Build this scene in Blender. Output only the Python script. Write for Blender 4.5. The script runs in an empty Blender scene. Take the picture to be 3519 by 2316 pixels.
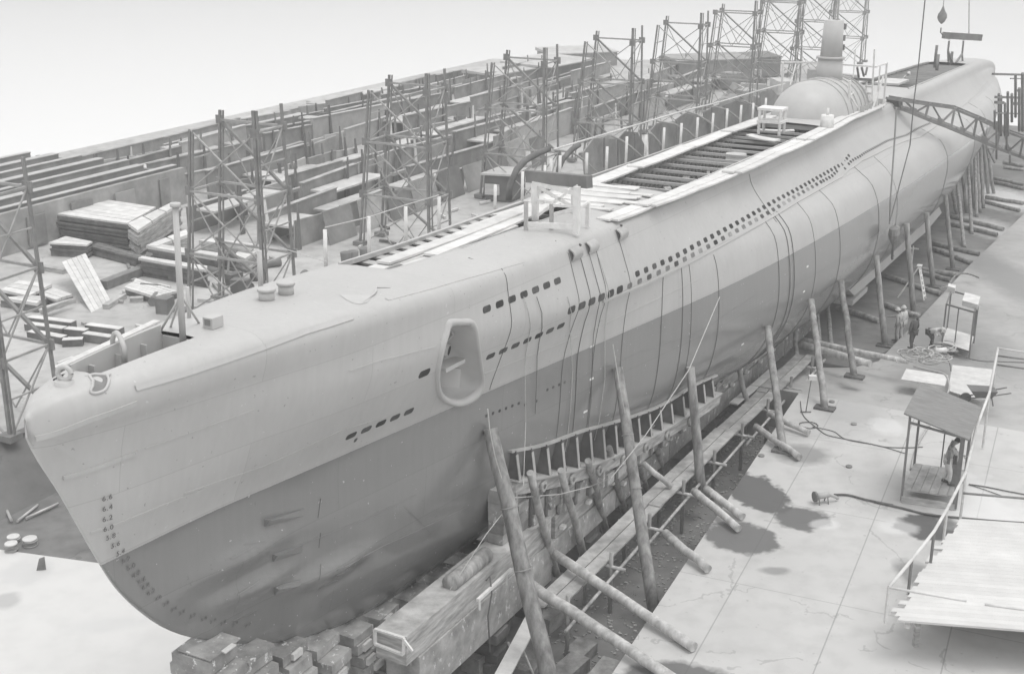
import bpy, math, random
from mathutils import Vector, Matrix
random.seed(7)
R = math.radians
scene = bpy.context.scene
col = scene.collection
# ---------------------------------------------------------------- camera
FPX, IW, IH = 4442.6, 3519.0, 2316.0
CAMH = 18.2
TH = R(18.686)
fw = Vector((0, math.cos(TH), -math.sin(TH))); up = Vector((0, math.sin(TH), math.cos(TH))); rt = Vector((1, 0, 0))
C0 = Vector((0, 0, CAMH))
cam = bpy.data.cameras.new("camera"); cam.sensor_width = 36.0; cam.lens = FPX / IW * 36.0
cam.clip_start = 0.5; cam.clip_end = 6000
co = bpy.data.objects.new("camera", cam); col.objects.link(co)
m = Matrix.Identity(4)
for i, v in enumerate((rt, up, -fw)):
    for j in range(3): m[j][i] = v[j]
m[0][3], m[1][3], m[2][3] = C0
co.matrix_world = m
scene.camera = co
# ---------------------------------------------------------------- world: flat bright overcast
w = bpy.data.worlds.new("World"); scene.world = w; w.use_nodes = True
nt = w.node_tree; nt.nodes.clear()
out = nt.nodes.new('ShaderNodeOutputWorld'); bg = nt.nodes.new('ShaderNodeBackground')
tc = nt.nodes.new('ShaderNodeTexCoord'); sx = nt.nodes.new('ShaderNodeSeparateXYZ'); cr = nt.nodes.new('ShaderNodeValToRGB')
nt.links.new(tc.outputs['Generated'], sx.inputs[0]); nt.links.new(sx.outputs['Z'], cr.inputs['Fac'])
cr.color_ramp.elements[0].position = 0.0; cr.color_ramp.elements[0].color = (.84, .84, .84, 1)
cr.color_ramp.elements[1].position = 0.9; cr.color_ramp.elements[1].color = (1.12, 1.12, 1.12, 1)
e = cr.color_ramp.elements.new(0.15); e.color = (.86, .86, .86, 1)
nt.links.new(cr.outputs['Color'], bg.inputs['Color']); bg.inputs['Strength'].default_value = 1.0
nt.links.new(bg.outputs[0], out.inputs['Surface'])
# ---------------------------------------------------------------- sun through cloud
sl = bpy.data.lights.new("sun", 'SUN'); sl.energy = 1.1; sl.angle = R(30); sl.color = (1, .99, .97)
so = bpy.data.objects.new("sun", sl); col.objects.link(so)
so.rotation_euler = Vector((0.30, -0.05, 1.0)).to_track_quat('Z', 'Y').to_euler()
scene.view_settings.view_transform = 'Standard'; scene.view_settings.look = 'None'
scene.view_settings.exposure = 0.28; scene.view_settings.gamma = 1.0
# ---------------------------------------------------------------- frames and picture-to-place helpers
PS, SG = R(27.836), R(1.948)
SP, CP = math.sin(PS), math.cos(PS)
ex = Vector((SP * math.cos(SG), CP * math.cos(SG), -math.sin(SG)))
ey = Vector((CP, -SP, 0))
ez = Vector((SP * math.sin(SG), CP * math.sin(SG), math.cos(SG)))
B0 = Vector((-7.518, 21.243, 1.28))
def ray(x, y): return rt * ((x - IW / 2) / FPX) - up * ((y - IH / 2) / FPX) + fw
def at(x, y, z=0.0):
    d = ray(x, y); return C0 + d * ((z - CAMH) / d.z)
def at_t(x, y, t):                      # on the vertical plane lying t metres off the slip's centre line
    d = ray(x, y); n = ey; return C0 + d * (((B0 - C0).dot(n) + t) / d.dot(n))
def proj(P):
    d = P - C0; z = d.dot(fw); return (IW / 2 + FPX * d.dot(rt) / z, IH / 2 - FPX * d.dot(up) / z)
def H(s, t, z): return B0 + ex * s + ey * t + ez * z          # hull frame
def S(s, t, z): return Vector((B0.x + s * SP + t * CP, B0.y + s * CP - t * SP, z))   # slip frame, z true
def toS(P):
    d = P - B0; return (d.x * SP + d.y * CP, d.x * CP - d.y * SP, P.z)
def toH(P):
    d = P - B0; return (d.dot(ex), d.dot(ey), d.dot(ez))
D = IW / 2379.0
def atd(x, y, z=0.0): return at(x * D, y * D, z)
def hgt(P, y):                           # height above P at which a plumb line reaches picture row y
    lo, hi = 0.0, 60.0
    for _ in range(40):
        mid = (lo + hi) / 2
        if proj(P + Vector((0, 0, mid)))[1] > y: lo = mid
        else: hi = mid
    return lo
# ---------------------------------------------------------------- materials
def mat(name, base, rough=.8, var=.25, scale=3.0, spec=.3, stretch=None, bump=0.0, detail=5, metal=0.0, fine=0.0):
    mt = bpy.data.materials.new(name); mt.use_nodes = True
    n = mt.node_tree; b = n.nodes['Principled BSDF']
    b.inputs['Roughness'].default_value = rough; b.inputs['Specular IOR Level'].default_value = spec; b.inputs['Metallic'].default_value = metal
    t = n.nodes.new('ShaderNodeTexCoord'); mp = n.nodes.new('ShaderNodeMapping'); no = n.nodes.new('ShaderNodeTexNoise')
    n.links.new(t.outputs['Object'], mp.inputs[0]); n.links.new(mp.outputs[0], no.inputs['Vector'])
    if stretch: mp.inputs['Scale'].default_value = stretch
    no.inputs['Scale'].default_value = scale; no.inputs['Detail'].default_value = detail; no.inputs['Roughness'].default_value = .62
    r = n.nodes.new('ShaderNodeValToRGB')
    lo, hi = base * (1 - var), base * (1 + var)
    r.color_ramp.elements[0].position = .3; r.color_ramp.elements[0].color = (lo, lo * .995, lo * .985, 1)
    r.color_ramp.elements[1].position = .7; r.color_ramp.elements[1].color = (hi, hi * .995, hi * .985, 1)
    n.links.new(no.outputs['Fac'], r.inputs['Fac']); last = r.outputs['Color']
    oi = n.nodes.new('ShaderNodeObjectInfo'); mr = n.nodes.new('ShaderNodeMapRange')
    mr.inputs['To Min'].default_value = 1 - fine; mr.inputs['To Max'].default_value = 1 + fine
    n.links.new(oi.outputs['Random'], mr.inputs['Value'])
    mx = n.nodes.new('ShaderNodeMix'); mx.data_type = 'RGBA'; mx.blend_type = 'MULTIPLY'; mx.inputs[0].default_value = 1
    n.links.new(last, mx.inputs[6]); n.links.new(mr.outputs[0], mx.inputs[7]); last = mx.outputs[2]
    n.links.new(last, b.inputs['Base Color'])
    if bump:
        bp = n.nodes.new('ShaderNodeBump'); bp.inputs['Strength'].default_value = bump; bp.inputs['Distance'].default_value = .03
        n.links.new(no.outputs['Fac'], bp.inputs['Height']); n.links.new(bp.outputs[0], b.inputs['Normal'])
    mt['out'] = 1
    return mt
M = {}
M['wood'] = mat('weathered_wood', .40, .9, .42, 1.5, stretch=(1, 1, 6), fine=.15, bump=.3)
M['palewood'] = mat('pale_plank', .62, .9, .16, 2.0, stretch=(1, 1, 4), fine=.08)
M['log'] = mat('log_bark', .29, .95, .5, 2.2, stretch=(2, 2, .6), fine=.2, bump=.5)
M['palelog'] = mat('peeled_log', .48, .9, .4, 2.2, stretch=(2, 2, .6), fine=.12, bump=.3)
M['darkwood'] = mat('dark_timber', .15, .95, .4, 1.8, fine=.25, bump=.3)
M['block'] = mat('keel_block_timber', .26, .95, .4, 2.5, fine=.3, bump=.4)
M['white'] = mat('white_paint', .72, .6, .12, 5)
M['steel'] = mat('grey_steel', .20, .6, .3, 1.5, fine=.12)
M['dsteel'] = mat('dark_steel', .13, .6, .35, 1.5, fine=.15)
M['psteel'] = mat('pale_steel', .42, .6, .15, 1.5, fine=.1)
M['plate'] = mat('stored_plate', .27, .7, .3, .8, fine=.25)
M['dplate'] = mat('stored_plate_dark', .18, .8, .3, .9, fine=.25)
M['lplate'] = mat('stored_plate_pale', .5, .7, .2, .9, fine=.12)
M['rope'] = mat('rope', .30, .95, .2, 20)
M['drope'] = mat('dark_rope', .15, .95, .2, 20)
M['prope'] = mat('pale_rope', .5, .95, .15, 20)
M['skin'] = mat('skin', .30, .7, .1, 8)
M['cloth'] = mat('work_cloth', .45, .95, .15, 6, fine=.1)
M['dcloth'] = mat('dark_cloth', .10, .95, .2, 6, fine=.1)
M['pcloth'] = mat('pale_cloth', .62, .95, .12, 6)
M['plat'] = mat('bright_planks', .60, .8, .08, 1.2, fine=.05)
M['hair'] = mat('hair', .04, .8, .2, 8)
M['black'] = mat('black_opening', .03, .9, .2, 8)
M['cloth2'] = mat('tarpaulin', .55, .9, .12, 1.2)
M['roof'] = mat('hut_roof_board', .22, .9, .2, 2.5, stretch=(1, 5, 1))
# ---------------------------------------------------------------- mesh builder
class MB:
    def __init__(s): s.v = []; s.f = []; s.sm = []
    def add(s, vs, fs, smooth=False):
        o = len(s.v); s.v += [Vector(v) for v in vs]; s.f += [tuple(i + o for i in f) for f in fs]; s.sm += [smooth] * len(fs); return s
    def box8(s, p):    # p: 4 bottom then 4 top, same winding
        return s.add(p, [(0, 3, 2, 1), (4, 5, 6, 7), (0, 1, 5, 4), (1, 2, 6, 5), (2, 3, 7, 6), (3, 0, 4, 7)])
    def box(s, c, a, b, d):   # centre and three half-extent vectors
        c, a, b, d = Vector(c), Vector(a), Vector(b), Vector(d)
        return s.box8([c - a - b - d, c + a - b - d, c + a + b - d, c - a + b - d, c - a - b + d, c + a - b + d, c + a + b + d, c - a + b + d])
    def beam(s, p, q, w, h, upv=Vector((0, 0, 1))):
        p, q = Vector(p), Vector(q); d = (q - p)
        if d.length < 1e-5: return s
        d = d.normalized(); a = d.cross(upv)
        if a.length < 1e-3: a = d.cross(Vector((1, 0.2, 0)))
        a.normalize(); b = a.cross(d).normalized()
        return s.box((p + q) / 2, (q - p) / 2, a * w / 2, b * h / 2)
    def tube(s, pts, r, n=6, r1=None, cap=True):
        pts = [Vector(p) for p in pts]; L = len(pts); o = len(s.v); ring = []
        t0 = (pts[1] - pts[0]).normalized(); a = t0.cross(Vector((0, 0, 1)))
        if a.length < .05: a = t0.cross(Vector((1, 0, 0)))
        a.normalize()
        for i, p in enumerate(pts):
            t = (pts[min(i + 1, L - 1)] - pts[max(i - 1, 0)]).normalized()
            a = (a - t * a.dot(t)).normalized(); b = t.cross(a)
            rr = r if r1 is None else r + (r1 - r) * i / (L - 1)
            for k in range(n):
                an = 2 * math.pi * k / n; s.v.append(p + a * (rr * math.cos(an)) + b * (rr * math.sin(an)))
        for i in range(L - 1):
            for k in range(n):
                s.f.append((o + i * n + k, o + i * n + (k + 1) % n, o + (i + 1) * n + (k + 1) % n, o + (i + 1) * n + k)); s.sm.append(n > 5)
        if cap:
            s.f.append(tuple(o + k for k in reversed(range(n)))); s.f.append(tuple(o + (L - 1) * n + k for k in range(n))); s.sm += [False, False]
        return s
    def log(s, p, q, r0, r1, n=10, wob=.03):
        p, q = Vector(p), Vector(q); k = max(4, int((q - p).length / .9)); pts = []
        for i in range(k + 1):
            u = i / k; d = Vector((random.uniform(-1, 1), random.uniform(-1, 1), random.uniform(-1, 1))) * (wob if 0 < i < k else 0)
            pts.append(p.lerp(q, u) + d)
        return s.tube(pts, r0, n, r1)
    def poly(s, pts, thick, nrm=Vector((0, 0, 1))):   # prism
        n = len(pts); a = [Vector(p) for p in pts]; b = [p - nrm * thick for p in a]
        fs = [tuple(range(n)), tuple(n + i for i in reversed(range(n)))] + [((i + 1) % n, i, n + i, n + (i + 1) % n) for i in range(n)]
        return s.add(a + b, fs)
    def build(s, name, m, parent=None, org=None, smooth=None):
        me = bpy.data.meshes.new(name)
        o0 = Vector(org) if org is not None else (parent['_o'] if parent is not None and '_o' in parent else Vector((0, 0, 0)))
        o0 = Vector(o0)
        me.from_pydata([tuple(v - o0) for v in s.v], [], s.f); me.update()
        me.polygons.foreach_set('use_smooth', s.sm if smooth is None else [smooth] * len(s.f))
        me.materials.append(m)
        ob = bpy.data.objects.new(name, me); col.objects.link(ob)
        ob['_o'] = [float(c) for c in o0]
        if parent is not None: ob.parent = parent
        else: ob.location = o0
        return ob
ROOTS = []
def tag(o, label=None, cat=None, group=None, kind=None):
    if label: o['label'] = label
    if cat: o['category'] = cat
    if group: o['group'] = group
    if kind: o['kind'] = kind
    return o
def thing(name, loc, label, cat, group=None):
    o = bpy.data.objects.new(name, None); col.objects.link(o); o.empty_display_size = .3
    o.location = loc; o['_o'] = [float(c) for c in loc]; ROOTS.append(o)
    return tag(o, label, cat, group)
def solo(mb, name, m, label, cat, group=None, org=None, smooth=None):
    return tag(mb.build(name, m, None, org if org is not None else mb.v[0], smooth), label, cat, group)
def interp(tab, x):
    if x <= tab[0][0]: return tab[0][1]
    for i in range(len(tab) - 1):
        a, b = tab[i], tab[i + 1]
        if x <= b[0]:
            h = b[0] - a[0]; u = (x - a[0]) / h
            def sl(j):
                if j <= 0 or j >= len(tab) - 1: 
                    k = 0 if j <= 0 else len(tab) - 2
                    return (tab[k + 1][1] - tab[k][1]) / (tab[k + 1][0] - tab[k][0])
                d0 = (tab[j][1] - tab[j - 1][1]) / (tab[j][0] - tab[j - 1][0]); d1 = (tab[j + 1][1] - tab[j][1]) / (tab[j + 1][0] - tab[j][0])
                return 0 if d0 * d1 <= 0 else 2 * d0 * d1 / (d0 + d1)
            m0, m1 = sl(i) * h, sl(i + 1) * h
            return (2 * u**3 - 3 * u**2 + 1) * a[1] + (u**3 - 2 * u**2 + u) * m0 + (-2 * u**3 + 3 * u**2) * b[1] + (u**3 - u**2) * m1
    return tab[-1][1]
# ================================================================ SUBMARINE HULL FORM
# along the keel (s from the bow), half-breadths at levels
ZD = [(-1.65, 8.55), (-1.45, 8.74), (-1.1, 8.88), (-.5, 8.95), (2, 9.05), (6, 8.95), (10, 8.75), (15, 8.65), (30, 8.6), (60, 8.6), (80, 8.5), (93, 8.1), (102, 7.3), (107, 6.3)]
TD = [(-1.65, .03), (-1.45, .22), (-1.2, .36), (0, .72), (3, 1.22), (6, 1.65), (10, 1.85), (20, 2.05), (60, 2.1), (80, 1.9), (95, 1.2), (104, .6), (107, .1)]
TR = [(-1.65, .03), (-1.4, .12), (-1, .2), (0, .46), (3, 1.05), (6, 1.65), (10, 2.0), (14.6, 2.42), (18, 2.62), (23, 2.85), (30, 3.05), (60, 3.1), (75, 3.0), (90, 2.2), (102, .9), (107, .08)]
ZR = [(-1.65, 7.6), (10, 7.3), (14.6, 7.0), (18.2, 6.85), (23, 6.8), (29, 6.9), (34, 6.98), (41.9, 6.92), (43.2, 7.05), (45.1, 7.15), (55, 6.95), (62, 6.8), (75, 6.85), (90, 6.9), (107, 6.0)]
TW = [(-1.65, .03), (-.3, .04), (.6, .09), (2.4, .23), (4.2, .48), (6.2, .77), (11.6, 1.52), (17.3, 2.32), (25.5, 3.4), (33, 4.02), (42, 4.42), (50, 4.66), (63, 4.75), (75, 4.5), (85, 3.8), (94, 2.7), (102, 1.2), (107, .06)]   # z = 5.3
T38 = [(-1.65, .03), (.6, .05), (2.4, .21), (4.2, .44), (6.2, .72), (11.6, 1.45), (17.3, 2.25), (25.5, 3.45), (33, 4.15), (42, 4.55), (50, 4.7), (63, 4.7), (75, 4.2), (85, 3.1), (94, 1.7), (102, .5), (107, .05)]
T25 = [(1.0, .05), (2.4, .08), (6.2, .62), (11.6, 1.3), (17.3, 2.1), (25.5, 3.2), (33, 3.9), (42, 4.3), (50, 4.4), (63, 4.3), (75, 3.4), (85, 2.1), (94, .7), (107, .04)]
T12 = [(4, .05), (6.2, .3), (11.6, .9), (17.3, 1.55), (25.5, 2.45), (33, 3.1), (42, 3.5), (50, 3.6), (63, 3.4), (75, 2.3), (85, 1.0), (94, .15), (107, .03)]
T05 = [(5, .04), (8, .2), (11.6, .5), (17.3, .95), (25.5, 1.6), (33, 2.1), (42, 2.5), (55, 2.5), (63, 2.3), (75, 1.3), (85, .4), (107, .02)]
ZK = [(-1.65, 8.3), (-1.49, 7.9), (-1.08, 7.1), (-.34, 5.48), (.06, 4.71), (.61, 3.96), (1.19, 3.33), (1.83, 2.81), (2.33, 2.49), (3.22, 1.95), (4.49, 1.3), (6, .75), (8, .3), (11, .05), (15, 0), (84, 0), (92, .9), (99, 2.6), (105, 4.6), (107, 5.6)]
def section(s):
    zd, td, tr, zr, tw = interp(ZD, s), interp(TD, s), interp(TR, s), interp(ZR, s), interp(TW, s)
    zk = interp(ZK, s)
    pts = [(0, zd + .10), (td * .55, zd + .07), (td * .85, zd + .01), (td, zd - .10), (td + .10 * min(1, td), zd - .30)]
    bow = max(0, min(1, (s - 8) / 8)) * max(0, min(1, (104 - s) / 14))
    mid = td + .45 * (tr - td)
    q_ = .10 * min(1, td)
    aft_ = max(0, min(1, (s - 20) / 10)) * max(0, min(1, (98 - s) / 10))
    pts += [(td + q_ + .04 * bow + (tr - td - q_) * (.16 - .10 * aft_), zd - .62), (td + q_ + .02 * bow + (tr - td - q_) * (.5 - .18 * aft_), (zd * .42 + zr * .58)), (tr, zr)]
    sh = tr + (tw - tr) * (.5 + .2 * aft_)
    pts += [(sh, 6.25 if zr > 6.5 else (zr + 5.3) / 2), (tw, 5.3)]
    for z, T in ((3.8, T38), (2.5, T25), (1.2, T12), (.5, T05)):
        pts.append((interp(T, s), z))
    pts.append((.0, 0.0))
    # clip to the keel / stem line
    o = []
    for t, z in pts:
        if z > zk + .02: o.append((t, z))
        else: break
    if len(o) < 2: o = pts[:2]
    if len(o) == len(pts): o = o[:-1]
    last = o[-1]
    o.append((min(.05, last[0]), zk))
    return o
def resample(o, n):
    # centripetal-ish catmull then even spacing
    P = [Vector((a, b)) for a, b in o]; Q = [P[0] * 2 - P[1]] + P + [P[-1] * 2 - P[-2]]
    dense = []
    for i in range(1, len(Q) - 2):
        for k in range(8):
            u = k / 8; a, b, c, d = Q[i - 1], Q[i], Q[i + 1], Q[i + 2]
            l1 = (b - a).length + 1e-6; l2 = (c - b).length + 1e-6; l3 = (d - c).length + 1e-6
            m0 = ((b - a) / l1 * l2 + (c - b)) * .5 if l1 > l2 * .3 else (c - b); m1 = ((d - c) / l3 * l2 + (c - b)) * .5
            m0 *= .9; m1 *= .9
            dense.append(b * (2 * u**3 - 3 * u**2 + 1) + m0 * (u**3 - 2 * u**2 + u) + c * (-2 * u**3 + 3 * u**2) + m1 * (u**3 - u**2))
    dense.append(P[-1]); L = [0]
    for i in range(1, len(dense)): L.append(L[-1] + (dense[i] - dense[i - 1]).length)
    out = []; j = 0
    for k in range(n):
        x = L[-1] * k / (n - 1)
        while j < len(L) - 2 and L[j + 1] < x: j += 1
        u = (x - L[j]) / max(1e-9, L[j + 1] - L[j]); out.append(dense[j].lerp(dense[j + 1], min(1, u)))
    for v in out: v.x = max(0, v.x)
    return out
_sc = {}
def sec(s):
    k = round(s, 3)
    if k not in _sc:
        P = resample(section(s), 96)
        if s < 9:
            for v in P:
                d = max(0, s - sstem(v.y)); q1 = max(0, min(1, (v.y - 5.5) / 3.3)); q2 = max(0, min(1, (v.y - 7.5) / 1.2)); q2 = q2 * q2 * (3 - 2 * q2)
                lim = .035 + (.30 + .12 * q1) * d + .42 * math.sqrt(d) * q2
                v.x = min(v.x, lim)
        if .8 < s < 9.5:
            for v in P:
                for (cs, cz, ls, lz, A, tlt) in BUMP:
                    u = (s - cs); w__ = (v.y - cz - tlt * u); v.x += A * math.exp(-(u / ls) ** 2 - (w__ / lz) ** 2) * min(1, v.x * 3)
        _sc[k] = P
    return _sc[k]
def sstem(z):
    tb = [(b, a) for a, b in ZK if b >= .3][::-1]; tb = [q for q in tb if q[1] < 10]
    return interp(sorted(tb), z) if z < 8.3 else -1.65
BUMP = [(3.1, 4.05, 1.1, .24, .25, .03), (3.5, 3.15, 1.0, .22, .24, .02), (5.9, 2.62, 1.3, .22, .22, -.02)]  # bow plating swellings shaped so their upward faces catch bright streaks
def HB(s, z):
    a = math.floor(s * 10) / 10; f = (s - a) * 10
    return HB0(a, z) * (1 - f) + HB0(a + .1, z) * f
def HB0(s, z):
    P = sec(round(s, 1)); best = 0
    for i in range(len(P) - 1):
        a, b = P[i], P[i + 1]
        if (a.y - z) * (b.y - z) <= 0 and abs(a.y - b.y) > 1e-6:
            u = (a.y - z) / (a.y - b.y); best = max(best, a.x + (b.x - a.x) * u)
    return best
def hull_hit(x, y):                       # where the line of sight (full px) meets the port side of the hull
    d = ray(x, y)
    def f(k):
        s, t, z = toH(C0 + d * k); return t - HB(s, z) if -1.7 < s < 107 else 9
    k = 15.0; last = None
    while k < 140:
        s, t, z = toH(C0 + d * k)
        if -1.64 < s < 107 and z < interp(ZD, s) + .05 and z > interp(ZK, s) and t < HB(s, z):
            lo, hi = k - .25, k
            for _ in range(24):
                mid = (lo + hi) / 2; s, t, z = toH(C0 + d * mid)
                if t < HB(s, z): hi = mid
                else: lo = mid
            return toH(C0 + d * hi)
        k += .25
    return None
def hnorm(s, z, e=.25):
    a = Vector((2 * e, HB(s + e, z) - HB(s - e, z), 0)); b = Vector((0, HB(s, z + .12) - HB(s, z - .12), .24))
    n = b.cross(a)
    if n.y < 0: n = -n
    return n.normalized()

ORD = ['first', 'second', 'third', 'fourth', 'fifth', 'sixth', 'seventh', 'eighth', 'ninth', 'tenth', 'eleventh', 'twelfth', 'thirteenth', 'fourteenth', 'fifteenth', 'sixteenth', 'seventeenth', 'eighteenth', 'nineteenth', 'twentieth']
# ---------------------------------------------------------------- ground, slip floor, water
def st_poly(name, pts, m, kind='structure', z=None, thick=0):
    mb = MB()
    if thick: mb.poly(pts, thick)
    else: mb.add(pts, [tuple(range(len(pts)))])
    o = mb.build(name, m, None, pts[0]); o['kind'] = kind; return o
def ground_mat(name, base, var, joints=None, rough=.85, stains_glints=None, wet=.86):
    mt = mat(name, base, rough, var, .22, detail=9, bump=.1)
    n = mt.node_tree; b = n.nodes['Principled BSDF']
    src = b.inputs['Base Color'].links[0].from_socket
    t = n.nodes.new('ShaderNodeNewGeometry')
    no2 = n.nodes.new('ShaderNodeTexNoise'); no2.inputs['Scale'].default_value = 1.3; no2.inputs['Detail'].default_value = 8
    n.links.new(t.outputs['Position'], no2.inputs['Vector'])
    r2 = n.nodes.new('ShaderNodeValToRGB'); r2.color_ramp.elements[0].position = .32; r2.color_ramp.elements[0].color = (wet, wet, wet, 1)
    r2.color_ramp.elements[1].position = .55; r2.color_ramp.elements[1].color = (1, 1, 1, 1)
    n.links.new(no2.outputs['Fac'], r2.inputs['Fac'])
    mx = n.nodes.new('ShaderNodeMix'); mx.data_type = 'RGBA'; mx.blend_type = 'MULTIPLY'; mx.inputs[0].default_value = .8
    n.links.new(src, mx.inputs[6]); n.links.new(r2.outputs[0], mx.inputs[7]); src = mx.outputs[2]
    def mul(a, fac_socket, colr):
        q = n.nodes.new('ShaderNodeMix'); q.data_type = 'RGBA'; q.blend_type = 'MIX'
        n.links.new(fac_socket, q.inputs[0]); n.links.new(a, q.inputs[6]); q.inputs[7].default_value = (colr, colr, colr, 1); return q.outputs[2]
    def math_(op, a, b=None, c=None):
        q = n.nodes.new('ShaderNodeMath'); q.operation = op
        for i, v in enumerate((a, b, c)):
            if v is None: continue
            if isinstance(v, (int, float)): q.inputs[i].default_value = v
            else: n.links.new(v, q.inputs[i])
        return q.outputs[0]
    sp = n.nodes.new('ShaderNodeSeparateXYZ'); n.links.new(t.outputs['Position'], sp.inputs[0])
    if joints:
        az, wu, wv, cj = joints; c, s_ = math.cos(az), math.sin(az)
        u = math_('ADD', math_('MULTIPLY', sp.outputs['X'], c), math_('MULTIPLY', sp.outputs['Y'], -s_))
        v = math_('ADD', math_('MULTIPLY', sp.outputs['X'], s_), math_('MULTIPLY', sp.outputs['Y'], c))
        for q, wd, th in ((u, wu, .018), (v, wv, .014)):
            mo = math_('PINGPONG', math_('ADD', q, 500.37 if q is u else 500), wd / 2)
            src = mul(src, math_('MULTIPLY', math_('LESS_THAN', mo, th), .55), cj)
    vo = n.nodes.new('ShaderNodeTexVoronoi'); vo.feature = 'DISTANCE_TO_EDGE'; vo.inputs['Scale'].default_value = .16
    ns = n.nodes.new('ShaderNodeTexNoise'); ns.inputs['Scale'].default_value = .9; ns.inputs['Detail'].default_value = 7; n.links.new(t.outputs['Position'], ns.inputs['Vector'])
    vm = n.nodes.new('ShaderNodeVectorMath'); vm.operation = 'MULTIPLY_ADD'; vm.inputs[1].default_value = (2.4, 2.4, 0); n.links.new(ns.outputs['Color'], vm.inputs[0]); n.links.new(t.outputs['Position'], vm.inputs[2]); n.links.new(vm.outputs[0], vo.inputs['Vector'])
    src = mul(src, math_('MULTIPLY', math_('LESS_THAN', vo.outputs['Distance'], .005 if base < .58 else 0), math_('MULTIPLY', math_('GREATER_THAN', ns.outputs['Fac'], .5), .35)), base * .4)
    n4 = n.nodes.new('ShaderNodeTexNoise'); n4.inputs['Scale'].default_value = 5; n4.inputs['Detail'].default_value = 3; n.links.new(t.outputs['Position'], n4.inputs['Vector'])
    src = mul(src, math_('MULTIPLY', math_('GREATER_THAN', n4.outputs['Fac'], .70), .3 if base < .58 else .08), base * .35)
    if stains_glints:
        no3 = n.nodes.new('ShaderNodeTexNoise'); no3.inputs['Scale'].default_value = 2.4; no3.inputs['Detail'].default_value = 6
        n.links.new(t.outputs['Position'], no3.inputs['Vector'])
        wob = math_('MULTIPLY', math_('SUBTRACT', no3.outputs['Fac'], .5), .8)
        for (cx, cy, a, bb, rot, colr, soft, amt) in stains_glints:
            c, s_ = math.cos(rot), math.sin(rot)
            dx = math_('SUBTRACT', sp.outputs['X'], cx); dy = math_('SUBTRACT', sp.outputs['Y'], cy)
            u = math_('DIVIDE', math_('ADD', math_('MULTIPLY', dx, c), math_('MULTIPLY', dy, s_)), a)
            v = math_('DIVIDE', math_('ADD', math_('MULTIPLY', dx, -s_), math_('MULTIPLY', dy, c)), bb)
            rr = math_('ADD', math_('SQRT', math_('ADD', math_('MULTIPLY', u, u), math_('MULTIPLY', v, v))), wob)
            mr = n.nodes.new('ShaderNodeMapRange'); mr.inputs['From Min'].default_value = 1 - soft; mr.inputs['From Max'].default_value = 1 + soft
            mr.inputs['To Min'].default_value = amt; mr.inputs['To Max'].default_value = 0; n.links.new(rr, mr.inputs['Value'])
            src = mul(src, mr.outputs[0], colr)
    n.links.new(src, b.inputs['Base Color'])
    return mt
def stain(x, y, rx, ry, rot, colr, soft=.12, amt=.9, z=0.0):   # display px centre and radii -> metres; stains and painted puddle glints
    p = atd(x, y, z); a = (atd(x + rx, y, z) - p).length; b_ = (atd(x, y + ry, z) - atd(x, y - ry, z)).length / 2
    return (p.x, p.y, a, b_, rot, colr, soft, amt)
ST = [stain(1758, 1143, 62, 48, .25, .10, .08, .92), stain(1722, 1248, 75, 42, .9, .13, .1, .9), stain(1862, 1205, 62, 26, -.1, .12, .12, .9),
      stain(1860, 1055, 62, 22, 0, .2, .3, .7), stain(1975, 960, 75, 26, 0, .35, .35, .55), stain(1940, 1000, 90, 20, 0, .4, .4, .4), stain(1800, 1325, 34, 9, 0, .22, .3, .7),
      stain(1560, 1575, 120, 40, 0, .12, .15, .9), stain(2165, 1225, 82, 30, -.1, .10, .1, .95), stain(2010, 930, 70, 18, 0, .4, .4, .4),
      stain(2060, 990, 38, 18, 0, .70, .22, .5), stain(1915, 1218, 34, 12, .1, .70, .22, .5), stain(2085, 1225, 44, 18, 0, .70, .22, .5), stain(2120, 1330, 36, 30, 0, .2, .3, .7),  # pale ones paint bright puddle reflections into the concrete
      stain(2245, 775, 150, 80, 0, .30, .35, .75, -.3), stain(2130, 840, 130, 26, 0, .28, .3, .75), stain(2290, 900, 140, 36, 0, .85, .35, .6), stain(2290, 1190, 90, 80, 0, .85, .4, .5)]
APR = ground_mat('apron_concrete', .53, .07, (R(24.035), 2.9, 5.6, .22), stains_glints=ST)
FLO = ground_mat('slip_floor_earth', .20, .3, wet=.7, stains_glints=[stain(2290, 520, 60, 26, 0, .6, .4, .7, -1.8), stain(2330, 450, 80, 30, 0, .7, .4, .8, -2), stain(2260, 590, 60, 16, 0, .5, .4, .5, -1.6)])  # pale patches paint the brightness of light puddles into the earth
YARD = ground_mat('yard_ground', .47, .16, rough=.95, wet=.75)
PIT = ground_mat('head_floor', .62, .05, rough=.9, wet=.94, stains_glints=[stain(12, 1395, 34, 18, 0, .36, .25, .6, -1.59), stain(60, 1330, 60, 26, 0, .52, .2, .5, -1.59), stain(250, 1450, 90, 16, .2, .55, .4, .5, -1.59)])
APF = ground_mat('far_apron', .42, .16, None, stains_glints=[stain(2200, 790, 160, 70, 0, .24, .5, .75, -.8), stain(2330, 640, 60, 120, 0, .27, .4, .8, -1.4), stain(2180, 640, 40, 26, 0, .6, .5, .5, -1.4)])
ZF = lambda s: -1.6 if s < 33.5 else -.95 - .030 * (s - 36)
ZG = lambda s: 0.0 if s < 30 else max(-.03 * (s - 36) - .72, -.12 * (s - 30))
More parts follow.
